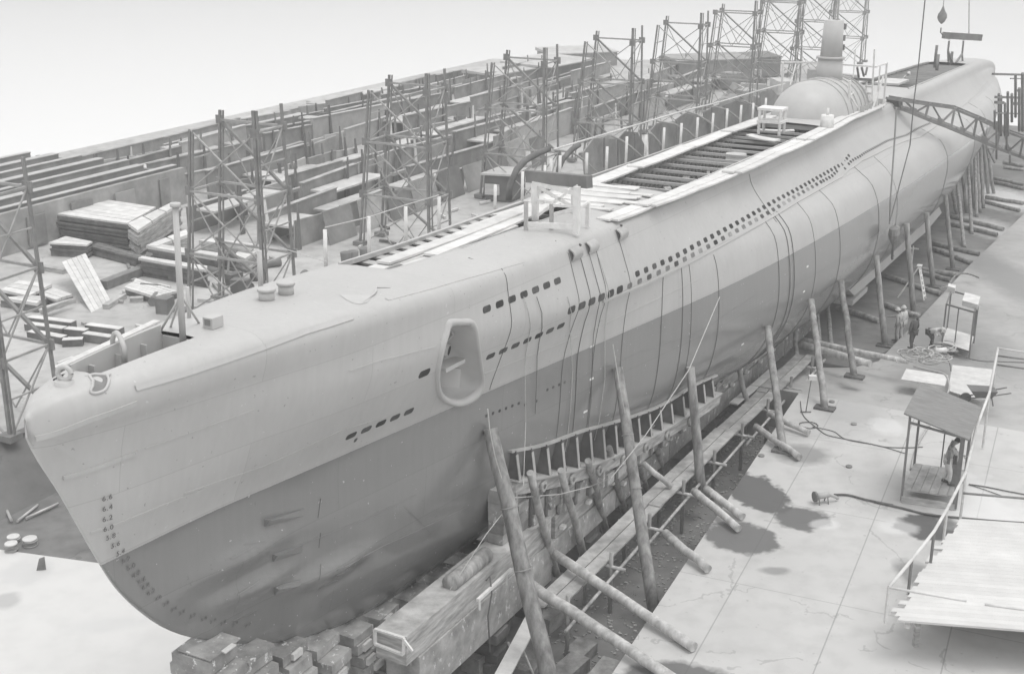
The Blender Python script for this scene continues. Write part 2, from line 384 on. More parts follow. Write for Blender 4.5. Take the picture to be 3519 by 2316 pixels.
# apron (port side, near): level, then ramping down aft
tA = lambda s: 5.72 - .0625 * (s - 11.9)
mb = MB(); ss = [-30, 0, 8, 12, 16, 20, 24, 28, 31.5]
for s_ in ss: mb.v += [S(s_, tA(s_), 0), S(s_, 90, 0)]
for i in range(len(ss) - 1): mb.f.append((2 * i, 2 * i + 1, 2 * i + 3, 2 * i + 2)); mb.sm.append(False)
o = mb.build('apron', APR, None, (0, 0, 0)); o['kind'] = 'structure'
mb = MB(); ss = [31.5, 33, 34.5, 36, 37.5, 39, 41, 45, 50, 55, 60, 65, 70, 80, 90, 108, 125]
TB = [(30, 2.5), (37.3, 3.2), (37.6, 5.9), (41, 6.0), (48, 6.2), (60, 6.5), (70, 7.0), (125, 9)]
for s_ in ss:
    t0 = 2.5 if s_ < 37.5 else interp(TB, s_)
    mb.v += [S(s_, t0, ZG(s_)), S(s_, 12 if s_ < 60 else 14, ZG(s_)), S(s_, 90, ZG(s_))]
for i in range(len(ss) - 1):
    for j in (0, 1): mb.f.append((3 * i + j, 3 * i + j + 1, 3 * i + 4 + j, 3 * i + 3 + j)); mb.sm.append(False)
o = mb.build('far_apron', APF, None, (0, 0, 0)); o['kind'] = 'structure'
# apron edge wall
mb = MB()
e1 = [S(s_, tA(s_), 0) for s_ in (-30, 8, 16, 24, 31.5)] + [S(31.5, 2.5, 0)]
for a, b in zip(e1, e1[1:]): mb.add([a, b, b + Vector((0, 0, -3.2)), a + Vector((0, 0, -3.2))], [(0, 1, 2, 3)])
e2 = [S(s_, interp(TB, s_), ZG(s_)) for s_ in (37.5, 41, 48, 60, 70, 80, 90, 108, 125)]; e2 = [S(37.5, 2.5, ZG(37.5))] + e2
for a, b in zip(e2, e2[1:]): mb.add([a, b, b + Vector((0, 0, -3)), a + Vector((0, 0, -3))], [(0, 1, 2, 3)])
o = mb.build('apron_edge_wall', ground_mat('edge_concrete', .30, .3), None, (0, 0, 0)); o['kind'] = 'structure'
# slip floor
mb = MB(); ss = [-30, 0, 10, 20, 33.4, 33.5, 40, 60, 80, 100, 125]
for s_ in ss: mb.v += [S(s_, -20 if s_ < 16 else -19.5, ZF(s_)), S(s_, 12, ZF(s_))]
for i in range(len(ss) - 1): mb.f.append((2 * i, 2 * i + 1, 2 * i + 3, 2 * i + 2)); mb.sm.append(False)
o = mb.build('slip_floor', FLO, None, (0, 0, 0)); o['kind'] = 'structure'
o = st_poly('head_floor', [S(-30, 3, -1.59), S(-30, -17.2, -1.59), S(9.5, -17.2, -1.59), S(11.2, -10, -1.59), S(6.5, -1.6, -1.59), S(1.0, 3, -1.59)], PIT)
# yard on the far side, its bank and the water beyond
o = st_poly('yard', [S(-30, -19.4, 0), S(-30, -59, 0), at(1690, 203, 0), at(2300, 207, 0), at(2900, 214, 0), S(100, -12, -.3), S(16, -15.6, 0), S(15.6, -19.4, 0)], YARD)
mb = MB(); mb.add([S(-30, -19.4, 0), S(15.6, -19.4, 0), S(15.6, -17.0, -1.6), S(-30, -17.0, -1.6), S(16, -15.6, 0), S(17, -14.6, -1.6), S(100, -12, -.3), S(100, -11, -3)], [(0, 1, 2, 3), (1, 4, 5, 2), (4, 6, 7, 5)])
o = mb.build('slip_bank', ground_mat('bank', .17, .3), None, (0, 0, 0)); o['kind'] = 'structure'
wm = bpy.data.materials.new('pale_water'); wm.use_nodes = True; b = wm.node_tree.nodes['Principled BSDF']
b.inputs['Base Color'].default_value = (.82, .82, .82, 1); b.inputs['Roughness'].default_value = .25; b.inputs['Specular IOR Level'].default_value = .6  # near-white base puts haze and sky sheen into the water's colour
o = st_poly('water', [(-900, -100, -4.2), (900, -100, -4.2), (900, 1400, -4.2), (-900, 1400, -4.2)], wm)
# ================================================================ SUBMARINE
sub = bpy.data.objects.new('submarine', None); col.objects.link(sub)
mm = Matrix.Identity(4)
for i, v in enumerate((ex, -ey, ez)):
    for j in range(3): mm[j][i] = v[j]
mm[0][3], mm[1][3], mm[2][3] = B0
sub.matrix_world = mm; sub['_o'] = [0.0, 0.0, 0.0]; ROOTS.append(sub)
tag(sub, 'long submarine under construction on the slip, pale grey above and dark grey below the waterline', 'submarine')
def L(s, t, z): return Vector((s, -t, z))
def hull_paint():
    mt = mat('hull_paint', .455, .42, .05, .5, spec=.45, detail=8)
    n = mt.node_tree; b = n.nodes['Principled BSDF']; src = b.inputs['Base Color'].links[0].from_socket
    t = n.nodes.new('ShaderNodeTexCoord'); sp = n.nodes.new('ShaderNodeSeparateXYZ'); n.links.new(t.outputs['Object'], sp.inputs[0])
    no = n.nodes.new('ShaderNodeTexNoise'); no.inputs['Scale'].default_value = 6; n.links.new(t.outputs['Object'], no.inputs['Vector'])
    a = n.nodes.new('ShaderNodeMath'); a.operation = 'MULTIPLY_ADD'; a.inputs[1].default_value = .02; n.links.new(no.outputs['Fac'], a.inputs[0]); n.links.new(sp.outputs['Z'], a.inputs[2])
    g = n.nodes.new('ShaderNodeMath'); g.operation = 'LESS_THAN'; g.inputs[1].default_value = 5.36; n.links.new(a.outputs[0], g.inputs[0])
    # faint plate-to-plate differences and vertical runs
    br = n.nodes.new('ShaderNodeTexBrick'); br.inputs['Scale'].default_value = 1; br.inputs['Color1'].default_value = (.96, .96, .96, 1); br.inputs['Color2'].default_value = (1.03, 1.03, 1.03, 1)
    br.inputs['Mortar'].default_value = (.80, .80, .80, 1); br.inputs['Mortar Size'].default_value = .007; br.inputs['Brick Width'].default_value = 6.2; br.inputs['Row Height'].default_value = 1.35
    cb = n.nodes.new('ShaderNodeCombineXYZ'); n.links.new(sp.outputs['X'], cb.inputs[0]); n.links.new(sp.outputs['Z'], cb.inputs[1]); n.links.new(cb.outputs[0], br.inputs['Vector'])
    mp = n.nodes.new('ShaderNodeMapping'); mp.inputs['Scale'].default_value = (6, 6, .35); n.links.new(t.outputs['Object'], mp.inputs[0])
    n2 = n.nodes.new('ShaderNodeTexNoise'); n2.inputs['Scale'].default_value = 1.2; n2.inputs['Detail'].default_value = 6; n.links.new(mp.outputs[0], n2.inputs['Vector'])
    mr = n.nodes.new('ShaderNodeMapRange'); mr.inputs['To Min'].default_value = .93; mr.inputs['To Max'].default_value = 1.06; n.links.new(n2.outputs['Fac'], mr.inputs['Value'])
    c = n.nodes.new('ShaderNodeMix'); c.data_type = 'RGBA'; n.links.new(g.outputs[0], c.inputs[0]); n.links.new(src, c.inputs[6]); c.inputs[7].default_value = (.215, .215, .213, 1)
    d = n.nodes.new('ShaderNodeMix'); d.data_type = 'RGBA'; d.blend_type = 'MULTIPLY'; d.inputs[0].default_value = 1; n.links.new(c.outputs[2], d.inputs[6]); n.links.new(br.outputs['Color'], d.inputs[7])
    f = n.nodes.new('ShaderNodeMix'); f.data_type = 'RGBA'; f.blend_type = 'MULTIPLY'; f.inputs[0].default_value = 1; n.links.new(d.outputs[2], f.inputs[6]); n.links.new(mr.outputs[0], f.inputs[7])
    nf = n.nodes.new('ShaderNodeTexNoise'); nf.inputs['Scale'].default_value = 9; nf.inputs['Detail'].default_value = 2; n.links.new(t.outputs['Object'], nf.inputs['Vector'])
    for th_, vv, op_ in ((.74, .62, 'GREATER_THAN'), (.27, .16, 'LESS_THAN')):
        gg = n.nodes.new('ShaderNodeMath'); gg.operation = op_; gg.inputs[1].default_value = th_; n.links.new(nf.outputs['Fac'], gg.inputs[0]); g2 = n.nodes.new('ShaderNodeMath'); g2.operation = 'MULTIPLY'; g2.inputs[1].default_value = .6; n.links.new(gg.outputs[0], g2.inputs[0])
        f2 = n.nodes.new('ShaderNodeMix'); f2.data_type = 'RGBA'; n.links.new(g2.outputs[0], f2.inputs[0]); n.links.new(f.outputs[2], f2.inputs[6]); f2.inputs[7].default_value = (vv, vv, vv, 1); f = f2
    n.links.new(f.outputs[2], b.inputs['Base Color'])
    # lower paint glossier; gentle plating unevenness
    q = n.nodes.new('ShaderNodeMapRange'); q.inputs['To Min'].default_value = .5; q.inputs['To Max'].default_value = .24; n.links.new(g.outputs[0], q.inputs['Value']); n.links.new(q.outputs[0], b.inputs['Roughness']); b.inputs['Coat Roughness'].default_value = .12; cw = n.nodes.new('ShaderNodeMath'); cw.operation = 'MULTIPLY'; cw.inputs[1].default_value = .5; n.links.new(g.outputs[0], cw.inputs[0]); n.links.new(cw.outputs[0], b.inputs['Coat Weight'])
    n3 = n.nodes.new('ShaderNodeTexNoise'); n3.inputs['Scale'].default_value = 1.6; n3.inputs['Detail'].default_value = 3; n.links.new(t.outputs['Object'], n3.inputs['Vector'])
    bp = n.nodes.new('ShaderNodeBump'); bp.inputs['Strength'].default_value = .16; bp.inputs['Distance'].default_value = .06; n.links.new(n3.outputs['Fac'], bp.inputs['Height']); n.links.new(bp.outputs[0], b.inputs['Normal'])
    return mt
M['hull'] = hull_paint(); M['inkd'] = mat('opening_shade', .05, .9, .2, 5)  # near-black colour stands in for the shade inside the hawse opening
M['hullpale'] = mat('pale_hull_paint', .465, .45, .05, 2, spec=.4)
M['inside'] = mat('unpainted_frames', .42, .8, .3, 2)
# anchor recess outline (full px) -> hull
RIM = [(1075 * D, 750 * D), (1092 * D, 750 * D), (1101 * D, 760 * D), (1108 * D, 800 * D), (1115 * D, 850 * D), (1119 * D, 885 * D), (1112 * D, 908 * D), (1094 * D, 926 * D), (1066 * D, 936 * D), (1040 * D, 930 * D), (1022 * D, 912 * D), (1017 * D, 880 * D), (1019 * D, 850 * D), (1028 * D, 810 * D), (1038 * D, 775 * D), (1047 * D, 752 * D)]
RIMH = [hull_hit(*p) for p in RIM]
RIMH = [p for p in RIMH if p]
ROFF = 0.0
RC = (sum(p[0] for p in RIMH) / len(RIMH), sum(p[2] for p in RIMH) / len(RIMH))
print('recess centre', RC, [tuple(round(c, 2) for c in p) for p in RIMH[:3]])
def inside_rim(s, z, k=1.0):
    c = False; n = len(RIMH)
    for i in range(n):
        a = RIMH[i]; b = RIMH[(i + 1) % n]
        ax, az, bx, bz = RC[0] + (a[0] - RC[0]) * k, RC[1] + (a[2] - RC[1]) * k, RC[0] + (b[0] - RC[0]) * k, RC[1] + (b[2] - RC[1]) * k
        if (az > z) != (bz > z) and s < (bx - ax) * (z - az) / (bz - az) + ax: c = not c
    return c
OPEN = [(9.4, 19.5, 1.55), (23.5, 42.5, 1.72), (62, 84, 1.6)]
NEAR1 = .1
def is_open(s, t, near=True):
    if near and 9.4 < s < 19.5: return t < NEAR1 + .03 * (s - 10)
    return any(a < s < b and t < w_ * min(1, interp(TD, s) / 2.05) for a, b, w_ in OPEN) or (-.3 < s < 2.1 and t < interp(TD, s) * .34)
stn = []; s_ = -1.65
while s_ < 107:
    stn.append(round(s_, 3)); s_ += .1 if s_ < .6 else .25 if s_ < RC[0] - 1.6 else .05 if s_ < RC[0] + 1.6 else .5 if s_ < 24 else .75
stn.append(107.0)
mb = MB(); NP = 96
for s_ in stn:
    P = sec(s_)
    for p in P: mb.v.append(L(s_, p.x, p.y))
    for p in P: mb.v.append(L(s_, -p.x, p.y))
for i in range(len(stn) - 1):
    sm_ = (stn[i] + stn[i + 1]) / 2; P = sec(stn[i]); zd = interp(ZD, sm_)
    for j in range(NP - 1):
        tm, zm = (P[j].x + P[j + 1].x) / 2, (P[j].y + P[j + 1].y) / 2
        near_open = zm > zd - .2 and is_open(sm_, tm)
        far_open = zm > zd - .2 and is_open(sm_, tm, False)
        a = i * 2 * NP + j
        if not near_open and not (abs(sm_ - RC[0]) < 2 and zm < 8.4 and inside_rim(sm_, zm, .98)):
            mb.f.append((a, a + 1, a + 2 * NP + 1, a + 2 * NP)); mb.sm.append(True)
        a += NP
        if not far_open: mb.f.append((a, a + 2 * NP, a + 2 * NP + 1, a + 1)); mb.sm.append(True)
for i in range(len(stn) - 1):
    a = i * 2 * NP + NP - 1
    if not (stn[i] > 200): mb.f.append((a, a + NP, a + 3 * NP, a + 2 * NP)); mb.sm.append(True)
for base in (0, (len(stn) - 1) * 2 * NP):
    for j in range(NP - 1): mb.f.append((base + j, base + j + 1, base + NP + j + 1, base + NP + j)); mb.sm.append(True)
hull = mb.build('hull', M['hull'], sub)
# recess: rim, walls and bowl
def on_h(s, z, off=0.0):
    n = hnorm(s, z); return L(s, HB(s, z), z) + Vector((n.x, -n.y, n.z)) * off
rimc = [(p[0], p[2]) for p in RIMH]
def smooth_loop(P, k=4):
    o = []; n = len(P)
    for i in range(n):
        a, b, c, d = [Vector(P[(i + q) % n]) for q in (-1, 0, 1, 2)]
        for j in range(k):
            u = j / k; o.append(.5 * ((2 * b) + (c - a) * u + (2 * a - 5 * b + 4 * c - d) * u * u + (3 * b - a - 3 * c + d) * u**3))
    return o
loop = smooth_loop(rimc)
mb = MB(); n = len(loop)
prof = [(1.10, .0), (1.07, .07), (1.0, .08), (.94, .03), (.93, -.05)]
for k, off in prof:
    for q in loop:
        s_, z_ = RC[0] + (q.x - RC[0]) * k, RC[1] + (q.y - RC[1]) * k
        mb.v.append(on_h(s_, z_, off))
for i in range(len(prof) - 1):
    for j in range(n): mb.f.append((i * n + j, i * n + (j + 1) % n, (i + 1) * n + (j + 1) % n, (i + 1) * n + j)); mb.sm.append(True)
rim = mb.build('anchor_recess', M['hullpale'], sub)
mb = MB(); prof = [(.94, -.02), (.90, -.28), (.80, -.5), (.62, -.66), (.3, -.72), (.02, -.72)]
for k, off in prof:
    for q in loop:
        s_, z_ = RC[0] + (q.x - RC[0]) * k, RC[1] + (q.y - RC[1]) * k
        v = on_h(s_, z_, 0); deep = off * (1.25 if z_ > RC[1] + .1 else .75); mb.v.append(v + Vector((0, -deep, 0)))
for i in range(len(prof) - 1):
    for j in range(n): mb.f.append((i * n + j, i * n + (j + 1) % n, (i + 1) * n + (j + 1) % n, (i + 1) * n + j)); mb.sm.append(True)
mb.build('recess_bowl', M['hullpale'], rim)
mb = MB(); zc = RC[1]; tw_ = HB(RC[0], zc)
mb.box8([L(RC[0] - .55, tw_ - .95, zc - .12), L(RC[0] + .5, tw_ - .95, zc - .12), L(RC[0] + .42, tw_ - .16, zc - .12), L(RC[0] - .5, tw_ - .16, zc - .12),
         L(RC[0] - .55, tw_ - .95, zc - .02), L(RC[0] + .5, tw_ - .95, zc - .02), L(RC[0] + .42, tw_ - .16, zc - .02), L(RC[0] - .5, tw_ - .16, zc - .02)])
mb.build('ledge', M['hullpale'], rim)
mb = MB(); mb.tube([L(RC[0] - .12, tw_ - 1.0, zc + .36), L(RC[0] + .02, tw_ - .38, zc + .26)], .19, 14, .15); mb.build('hawse_pipe', M['inside'], rim)
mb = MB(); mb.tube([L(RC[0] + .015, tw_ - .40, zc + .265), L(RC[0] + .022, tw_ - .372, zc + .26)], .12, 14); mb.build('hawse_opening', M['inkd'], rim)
mb = MB(); mb.beam(L(RC[0] + .1, tw_ - .85, zc - .5), L(RC[0] + .42, tw_ - .3, zc - .55), .05, .5); mb.build('web_plate', M['hullpale'], rim)
mb = MB(); mb.beam(L(RC[0] + .3, tw_ - .85, zc + .5), L(RC[0] + .12, tw_ - .45, zc + .9), .05, .6); mb.build('web_plate', M['hullpale'], rim)
# ---------------------------------------------------------------- submarine details (all in the hull's own frame)
def hz(x, y, z):                         # line of sight meets hull-frame level z
    d = ray(x, y); k = ((B0 - C0).dot(ez) + z) / d.dot(ez); return toH(C0 + d * k)
def ht(x, y, t):
    d = ray(x, y); k = ((B0 - C0).dot(ey) + t) / d.dot(ey); return toH(C0 + d * k)
def Lw(p): return L(*p)
def flip(v): return Vector((v.x, -v.y, v.z))
# limber holes: dark patches on the plating stand in for the shade inside
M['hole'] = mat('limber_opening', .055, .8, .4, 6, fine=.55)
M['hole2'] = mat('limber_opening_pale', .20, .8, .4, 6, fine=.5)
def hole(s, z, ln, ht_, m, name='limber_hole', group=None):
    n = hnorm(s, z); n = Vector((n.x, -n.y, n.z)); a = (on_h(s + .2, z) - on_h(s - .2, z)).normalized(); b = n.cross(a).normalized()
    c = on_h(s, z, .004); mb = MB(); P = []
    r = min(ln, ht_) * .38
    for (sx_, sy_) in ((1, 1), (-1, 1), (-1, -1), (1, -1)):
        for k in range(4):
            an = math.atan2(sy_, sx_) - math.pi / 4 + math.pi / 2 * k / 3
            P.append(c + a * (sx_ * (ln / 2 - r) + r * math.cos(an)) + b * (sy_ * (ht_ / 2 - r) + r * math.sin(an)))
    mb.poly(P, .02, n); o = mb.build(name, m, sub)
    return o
def row(px, n, ln, hh, m='hole'):
    P = [hull_hit(x * D, y * D) for x, y in px]; P = [p for p in P if p]
    L_ = [0]
    for a, b in zip(P, P[1:]): L_.append(L_[-1] + math.hypot(b[0] - a[0], b[2] - a[2]))
    out = []
    for k in range(n):
        x = L_[-1] * k / max(1, n - 1); j = 0
        while j < len(P) - 2 and L_[j + 1] < x: j += 1
        u = (x - L_[j]) / max(1e-6, L_[j + 1] - L_[j]); out.append((P[j][0] + (P[j + 1][0] - P[j][0]) * u, P[j][2] + (P[j + 1][2] - P[j][2]) * u))
    return out
hl = []
for q in row([(1131, 718), (1295, 653)], 7, .34, .15): hl.append((q, .36, .17, 'hole'))
for q in row([(1140, 827), (1303, 757)], 7, .34, .15): hl.append((q, .36, .16, 'hole'))
for q in row([(816, 1012), (950, 956)], 5, .4, .17): hl.append((q, .34, .17, 'hole'))
q = hull_hit(986 * D, 867 * D); hl.append(((q[0], q[2]), .42, .2, 'hole'))
q = hull_hit(826 * D, 1022 * D); hl.append(((q[0], q[2]), .1, .12, 'hole'))
for q in row([(1328, 720), (1440, 673)], 6, .4, .2): hl.append((q, .4, .21, 'hole'))
low = row([(1463, 664), (1540, 629), (1620, 587), (1735, 523), (1850, 455), (1907, 423)], 30, .3, .2)
for i, q in enumerate(low): hl.append((q, .32, .155, 'hole' if i in (2, 5, 10, 17, 18) else 'hole2'))
upr = row([(1481, 636), (1560, 601), (1700, 525), (1800, 467), (1900, 413), (1948, 386)], 38, .3, .2)
for i, q in enumerate(upr): hl.append((q, .30, .17, 'hole'))
for q in row([(1957, 382), (1972, 362)], 4, .3, .2): hl.append((q, .24, .15, 'hole'))
far = row([(1963, 392), (1978, 374), (2010, 355), (2060, 328), (2105, 315), (2130, 300), (2160, 287)], 52, .3, .2)
for i, q in enumerate(far): hl.append((q, .22, .13, 'hole'))
far2 = row([(1913, 420), (1932, 410), (1944, 398)], 6, .3, .2)
for i, q in enumerate(far2): hl.append((q, .26, .15, 'hole2'))
low2 = row([(1130, 966), (1205, 937)], 6, .1, .1) + row([(1220, 940), (1246, 932)], 2, .2, .1) + row([(1272, 905), (1312, 888)], 4, .1, .1)
for q in low2: hl.append((q, .1, .08, 'hole'))
hl.sort(key=lambda h: h[0][0])
strip([(x * D, y * D) for x, y in ((1400, 701), (1500, 660), (1620, 600), (1740, 534), (1850, 469), (1920, 429), (1955, 410), (1968, 396), (2000, 373), (2060, 344), (2105, 326), (2135, 318), (2165, 298))], .03, .03, name='shelf_strip') if False else None
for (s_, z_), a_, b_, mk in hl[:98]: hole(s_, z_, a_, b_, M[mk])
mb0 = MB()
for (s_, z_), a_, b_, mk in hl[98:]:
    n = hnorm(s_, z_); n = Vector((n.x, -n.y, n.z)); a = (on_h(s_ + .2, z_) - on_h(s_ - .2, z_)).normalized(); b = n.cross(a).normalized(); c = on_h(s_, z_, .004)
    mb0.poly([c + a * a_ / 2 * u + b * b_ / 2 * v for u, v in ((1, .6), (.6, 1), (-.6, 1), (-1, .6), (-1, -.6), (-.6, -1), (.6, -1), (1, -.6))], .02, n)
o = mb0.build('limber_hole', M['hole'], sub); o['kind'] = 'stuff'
# plating seams on the bow (raised doubled strips) following sight-line traces
def strip(pts, w_=.05, th=.026, m='hull', name='plating_seam', n=14):
    P = [hull_hit(x, y) for x, y in pts]; P = [p for p in P if p]
    if len(P) < 2: return
    Q = []
    for a, b in zip(P, P[1:]):
        for k in range(n): u = k / n; Q.append((a[0] + (b[0] - a[0]) * u, a[2] + (b[2] - a[2]) * u))
    Q.append((P[-1][0], P[-1][2])); mb = MB()
    for i, (s_, z_) in enumerate(Q):
        d = Vector((Q[min(i + 1, len(Q) - 1)][0] - Q[max(0, i - 1)][0], Q[min(i + 1, len(Q) - 1)][1] - Q[max(0, i - 1)][1])).normalized()
        ns, nz = -d.y, d.x
        mb.v += [on_h(s_ - ns * w_, z_ - nz * w_, -.03), on_h(s_ - ns * w_, z_ - nz * w_, th), on_h(s_ + ns * w_, z_ + nz * w_, th), on_h(s_ + ns * w_, z_ + nz * w_, -.03)]
    for i in range(len(Q) - 1):
        for k in range(3): mb.f.append((4 * i + k, 4 * i + k + 1, 4 * i + k + 5, 4 * i + k + 4)); mb.sm.append(False)
    mb.build(name, M[m], sub)
F6 = lambda x, y: (x / 2.61, 1100 + y / 2.61)
strip([(x * D, y * D) for x, y in ((1400, 701), (1500, 660), (1620, 600), (1740, 534), (1850, 469), (1920, 429), (1955, 410), (1968, 396), (2000, 373), (2060, 344), (2105, 326), (2135, 318), (2165, 298), (2215, 262), (2260, 225), (2295, 190))], .035, .035, name='shelf_strip')
strip([F6(1215, 612), F6(1700, 470), F6(2349, 250), (1050, 1140), (1210, 1090)], .045)
strip([F6(320, 1058), F6(800, 895), F6(1225, 742)], .045)
strip([F6(565, 1415), F6(900, 1310), F6(1225, 1185)], .04)
strip([F6(1300, 1150), F6(2280, 805)], .015, .012)
strip([F6(1650, 1555), F6(2349, 1320), (1170, 1480), (1335, 1430)], .02, .012)
strip([(310, 1830), (440, 1785), (800, 1640)], .025, .012)
strip([(1200, 1275), (1300, 1240), (1500, 1190)], .015, .012)
strip([(1665, 1285), (1800, 1230), (2000, 1150), (2400, 960)], .015, .012)
strip([(1330, 1030), (1500, 985), (1800, 900)], .015, .012)
strip([(1160, 1960), (1420, 1830), (1600, 1745)], .015, .012)
strip([(1010, 1880), (1240, 1790), (1430, 1700)], .015, .012)
strip([(1390, 1740), (1480, 1830), (1550, 1890)], .015, .012)
strip([(1960, 1310), (2200, 1210), (2400, 1140), (2600, 1010)], .014, .01)
# sling lines and frame seams hanging round the hull
def girth(x, ytop, ybot, r=.016, m='drope', sk=0.0, name='girth_line'):
    p = hull_hit(x * D, ytop * D)
    if not p: return
    s0 = p[0]; z0 = p[2]; z1 = ybot if ybot < 8 else 2.0; mb = MB(); pts = []
    for k in range(22):
        u = k / 21; z = z0 + (z1 - z0) * u; s_ = s0 + sk * u
        if z > interp(ZK, s_) + .1 and HB(s_, z) > .15: pts.append(on_h(s_, z, r * .8))
    if len(pts) > 3: mb.tube(pts, r * .5, 5); return mb.build(name, M[m], sub)
for a in [(1088, 600, 5.4), (1290, 560, 2.2), (1348, 600, 1.8, .02, 'drope', .3), (1378, 560, 2.0), (1432, 540, 2.2), (1540, 642, 1.5, .02), (1582, 620, 1.2, .02), (1600, 615, 1.4), (1657, 592, 1.2, .02),
          (1740, 405, 6.6), (1775, 512, 1.0, .022), (1795, 498, .9, .03), (1803, 492, 1.0, .03), (1850, 470, 1.2), (1900, 440, 1.2, .018), (1980, 385, 1.2, .02), (2030, 365, 1.5, .014), (2140, 300, 1.0, .02), (2210, 260, 2.0, .016), (2250, 240, 2.0, .016), (2290, 225, 3.0, .014)]:
    girth(*a)
# interior seen through the open deck
mb = MB(); pr_ = [(9, .9, 5.2), (14, 1.2, 5.0), (20, 1.7, 4.7), (28, 2.3, 4.4), (80, 2.35, 4.35), (88, 1.7, 4.6), (94, .9, 5.0)]
for s_, r_, z_ in pr_:
    for k in range(24): an = 2 * math.pi * k / 24; mb.v.append(L(s_, r_ * math.cos(an), z_ + r_ * math.sin(an)))
for i in range(len(pr_) - 1):
    for k in range(24): mb.f.append((i * 24 + k, i * 24 + (k + 1) % 24, i * 24 + 24 + (k + 1) % 24, i * 24 + 24 + k)); mb.sm.append(True)
ph = mb.build('pressure_hull', M['inside'], sub)
for (a0, a1, hw) in OPEN:
    k = a0 + .5
    while k < a1 - .3:
        zd = interp(ZD, k)
        mb = MB(); hw_ = hw * min(1, interp(TD, k) / 2.05) + .1
        mb.beam(L(k, -hw_, zd - .14), L(k, hw_ if a0 > 12 else .4, zd - .14), .09, .10); mb.build('cross_beam', M['hullpale'] if int(k * 7) % 3 else M['psteel'], sub); k += random.choice([1.35, 1.35, .75, 1.1]) if a0 > 20 else .8
    k = a0 + .3
    while k < a1 - .2 and a0 < 60:
        zd = interp(ZD, k); t1 = interp(TD, k) - .2; t2 = interp(TR, k) - .25; z2 = interp(ZR, k) - .1; mb = MB()
        mb.beam(L(k, -t1, zd - .3), L(k - .25, -t2 + .2, z2 - .2), .14, .34, Vector((1, 0, 0))); mb.beam(L(k - .25, -t2 + .2, z2 - .2), L(k - .5, -1.9, 5.6), .12, .3, Vector((1, 0, 0))); mb.build('frame', M['hullpale'], sub); k += .62
    mb = MB(); zd = interp(ZD, (a0 + a1) / 2)
for t_ in (-1.1, -.35, .5, 1.2):
    mb = MB(); mb.tube([L(12, t_, 7.0), L(30, t_, 6.95 + random.uniform(-.2, .2)), L(42, t_ * .8, 7.0), L(80, t_ * .8, 6.9)], .08, 6); mb.build('pipe', M['psteel'] if t_ > 0 else M['steel'], sub)
for k, t_ in ((25.5, .4), (28, -.2), (33.5, .7), (36, -.5), (38.2, .3), (13, .1), (16, -.3), (66, .2), (70, 0), (75, -.3)):
    mb = MB(); mb.tube([L(k, t_, 6.6), L(k, t_, 7.35)], .34, 14, .24); mb.tube([L(k, t_, 7.35), L(k, t_, 7.45)], .4, 14); mb.build('trunk_hatch', M['psteel'], sub)
for k in range(26):
    a = random.uniform(24, 42); mb = MB(); t_ = random.uniform(-1.3, 1.3); q = Vector((random.uniform(-.5, .5), random.uniform(-.3, .3), random.uniform(-.3, .5)))
    mb.beam(L(a, t_, 7.4) - q, L(a, t_, 7.5) + q, random.uniform(.06, .3), random.uniform(.05, .25)); mb.build('fitting', M['psteel'] if k % 2 else M['inside'], sub)
p = hz(2530, 530, 8.4); mb = MB(); mb.tube([L(p[0], p[1], 7.3), L(p[0], p[1], 8.35)], .62, 16, .38); mb.tube([L(p[0], p[1], 8.35), L(p[0], p[1], 8.42)], .42, 16); mb.build('escape_trunk', M['psteel'], sub)
# deck edge angle along the openings
for (a0, a1, hw) in OPEN:
    for sg_ in (1, -1):
        mb = MB(); pts = [(a0 + (a1 - a0) * k / 12) for k in range(13)]
        for a, b in zip(pts, pts[1:]):
            if sg_ > 0 and a0 < 12: ha, hb = NEAR1 + .03 * (a - 10), NEAR1 + .03 * (b - 10); mb.beam(L(a, ha, interp(ZD, a) + .06), L(b, hb, interp(ZD, b) + .06), .06, .08); continue
            ha, hb = hw * min(1, interp(TD, a) / 2.05), hw * min(1, interp(TD, b) / 2.05)
            mb.beam(L(a, sg_ * ha, interp(ZD, a) + .02), L(b, sg_ * hb, interp(ZD, b) + .02), .08, .12)
        mb.build('deck_edge_angle', M['hullpale'], sub)
# ---- bow fittings
mb = MB(); c = hz(118 * D, 905 * D, 8.85); c = (max(c[0], -1.35), 0.05)
mb.tube([L(c[0], c[1], 8.6), L(c[0], c[1], 9.08)], .17, 16, .16); bn = mb.build('bullnose_post', M['hullpale'], sub)
mb = MB(); pts = [L(c[0] + .02, c[1] + .0, 9.2) + Vector((.11 * math.cos(a) * .4, -.11 * math.cos(a), .12 * math.sin(a))) for a in [2 * math.pi * k / 14 for k in range(15)]]
mb.tube(pts, .045, 7, cap=False); mb.build('bullnose_ring', M['hullpale'], sub)
mb = MB(); q = hull_hit(600 / 2.61, 1100 + 525 / 2.61)
def loop_on(px, off, m, name, r=.03):
    P = [hull_hit(*p) for p in px]; P = [p for p in P if p]; Q = smooth_loop([(p[0], p[2]) for p in P], 3)
    mb = MB(); mb.tube([on_h(v.x, v.y, off) for v in Q] + [on_h(Q[0].x, Q[0].y, off)], r, 6, cap=False); a = mb.build(name + '_rim', M['hullpale'], sub)
    mb = MB(); n = len(Q); c_ = sum(Q, Vector((0, 0))) / n
    mb.v = [on_h(v.x, v.y, .012) for v in Q] + [on_h(c_.x, c_.y, .016)]; mb.f = [(i, (i + 1) % n, n) for i in range(n)]; mb.sm = [True] * n
    mb.build(name, M[m], sub)
loop_on([F6(800, 500), F6(880, 475), F6(960, 500), F6(975, 560), F6(935, 630), F6(850, 658), F6(812, 630)], .01, 'steel', 'fairlead')
mb = MB(); fl = hz(570 / 2.61, 1100 + 525 / 2.61, 8.98)
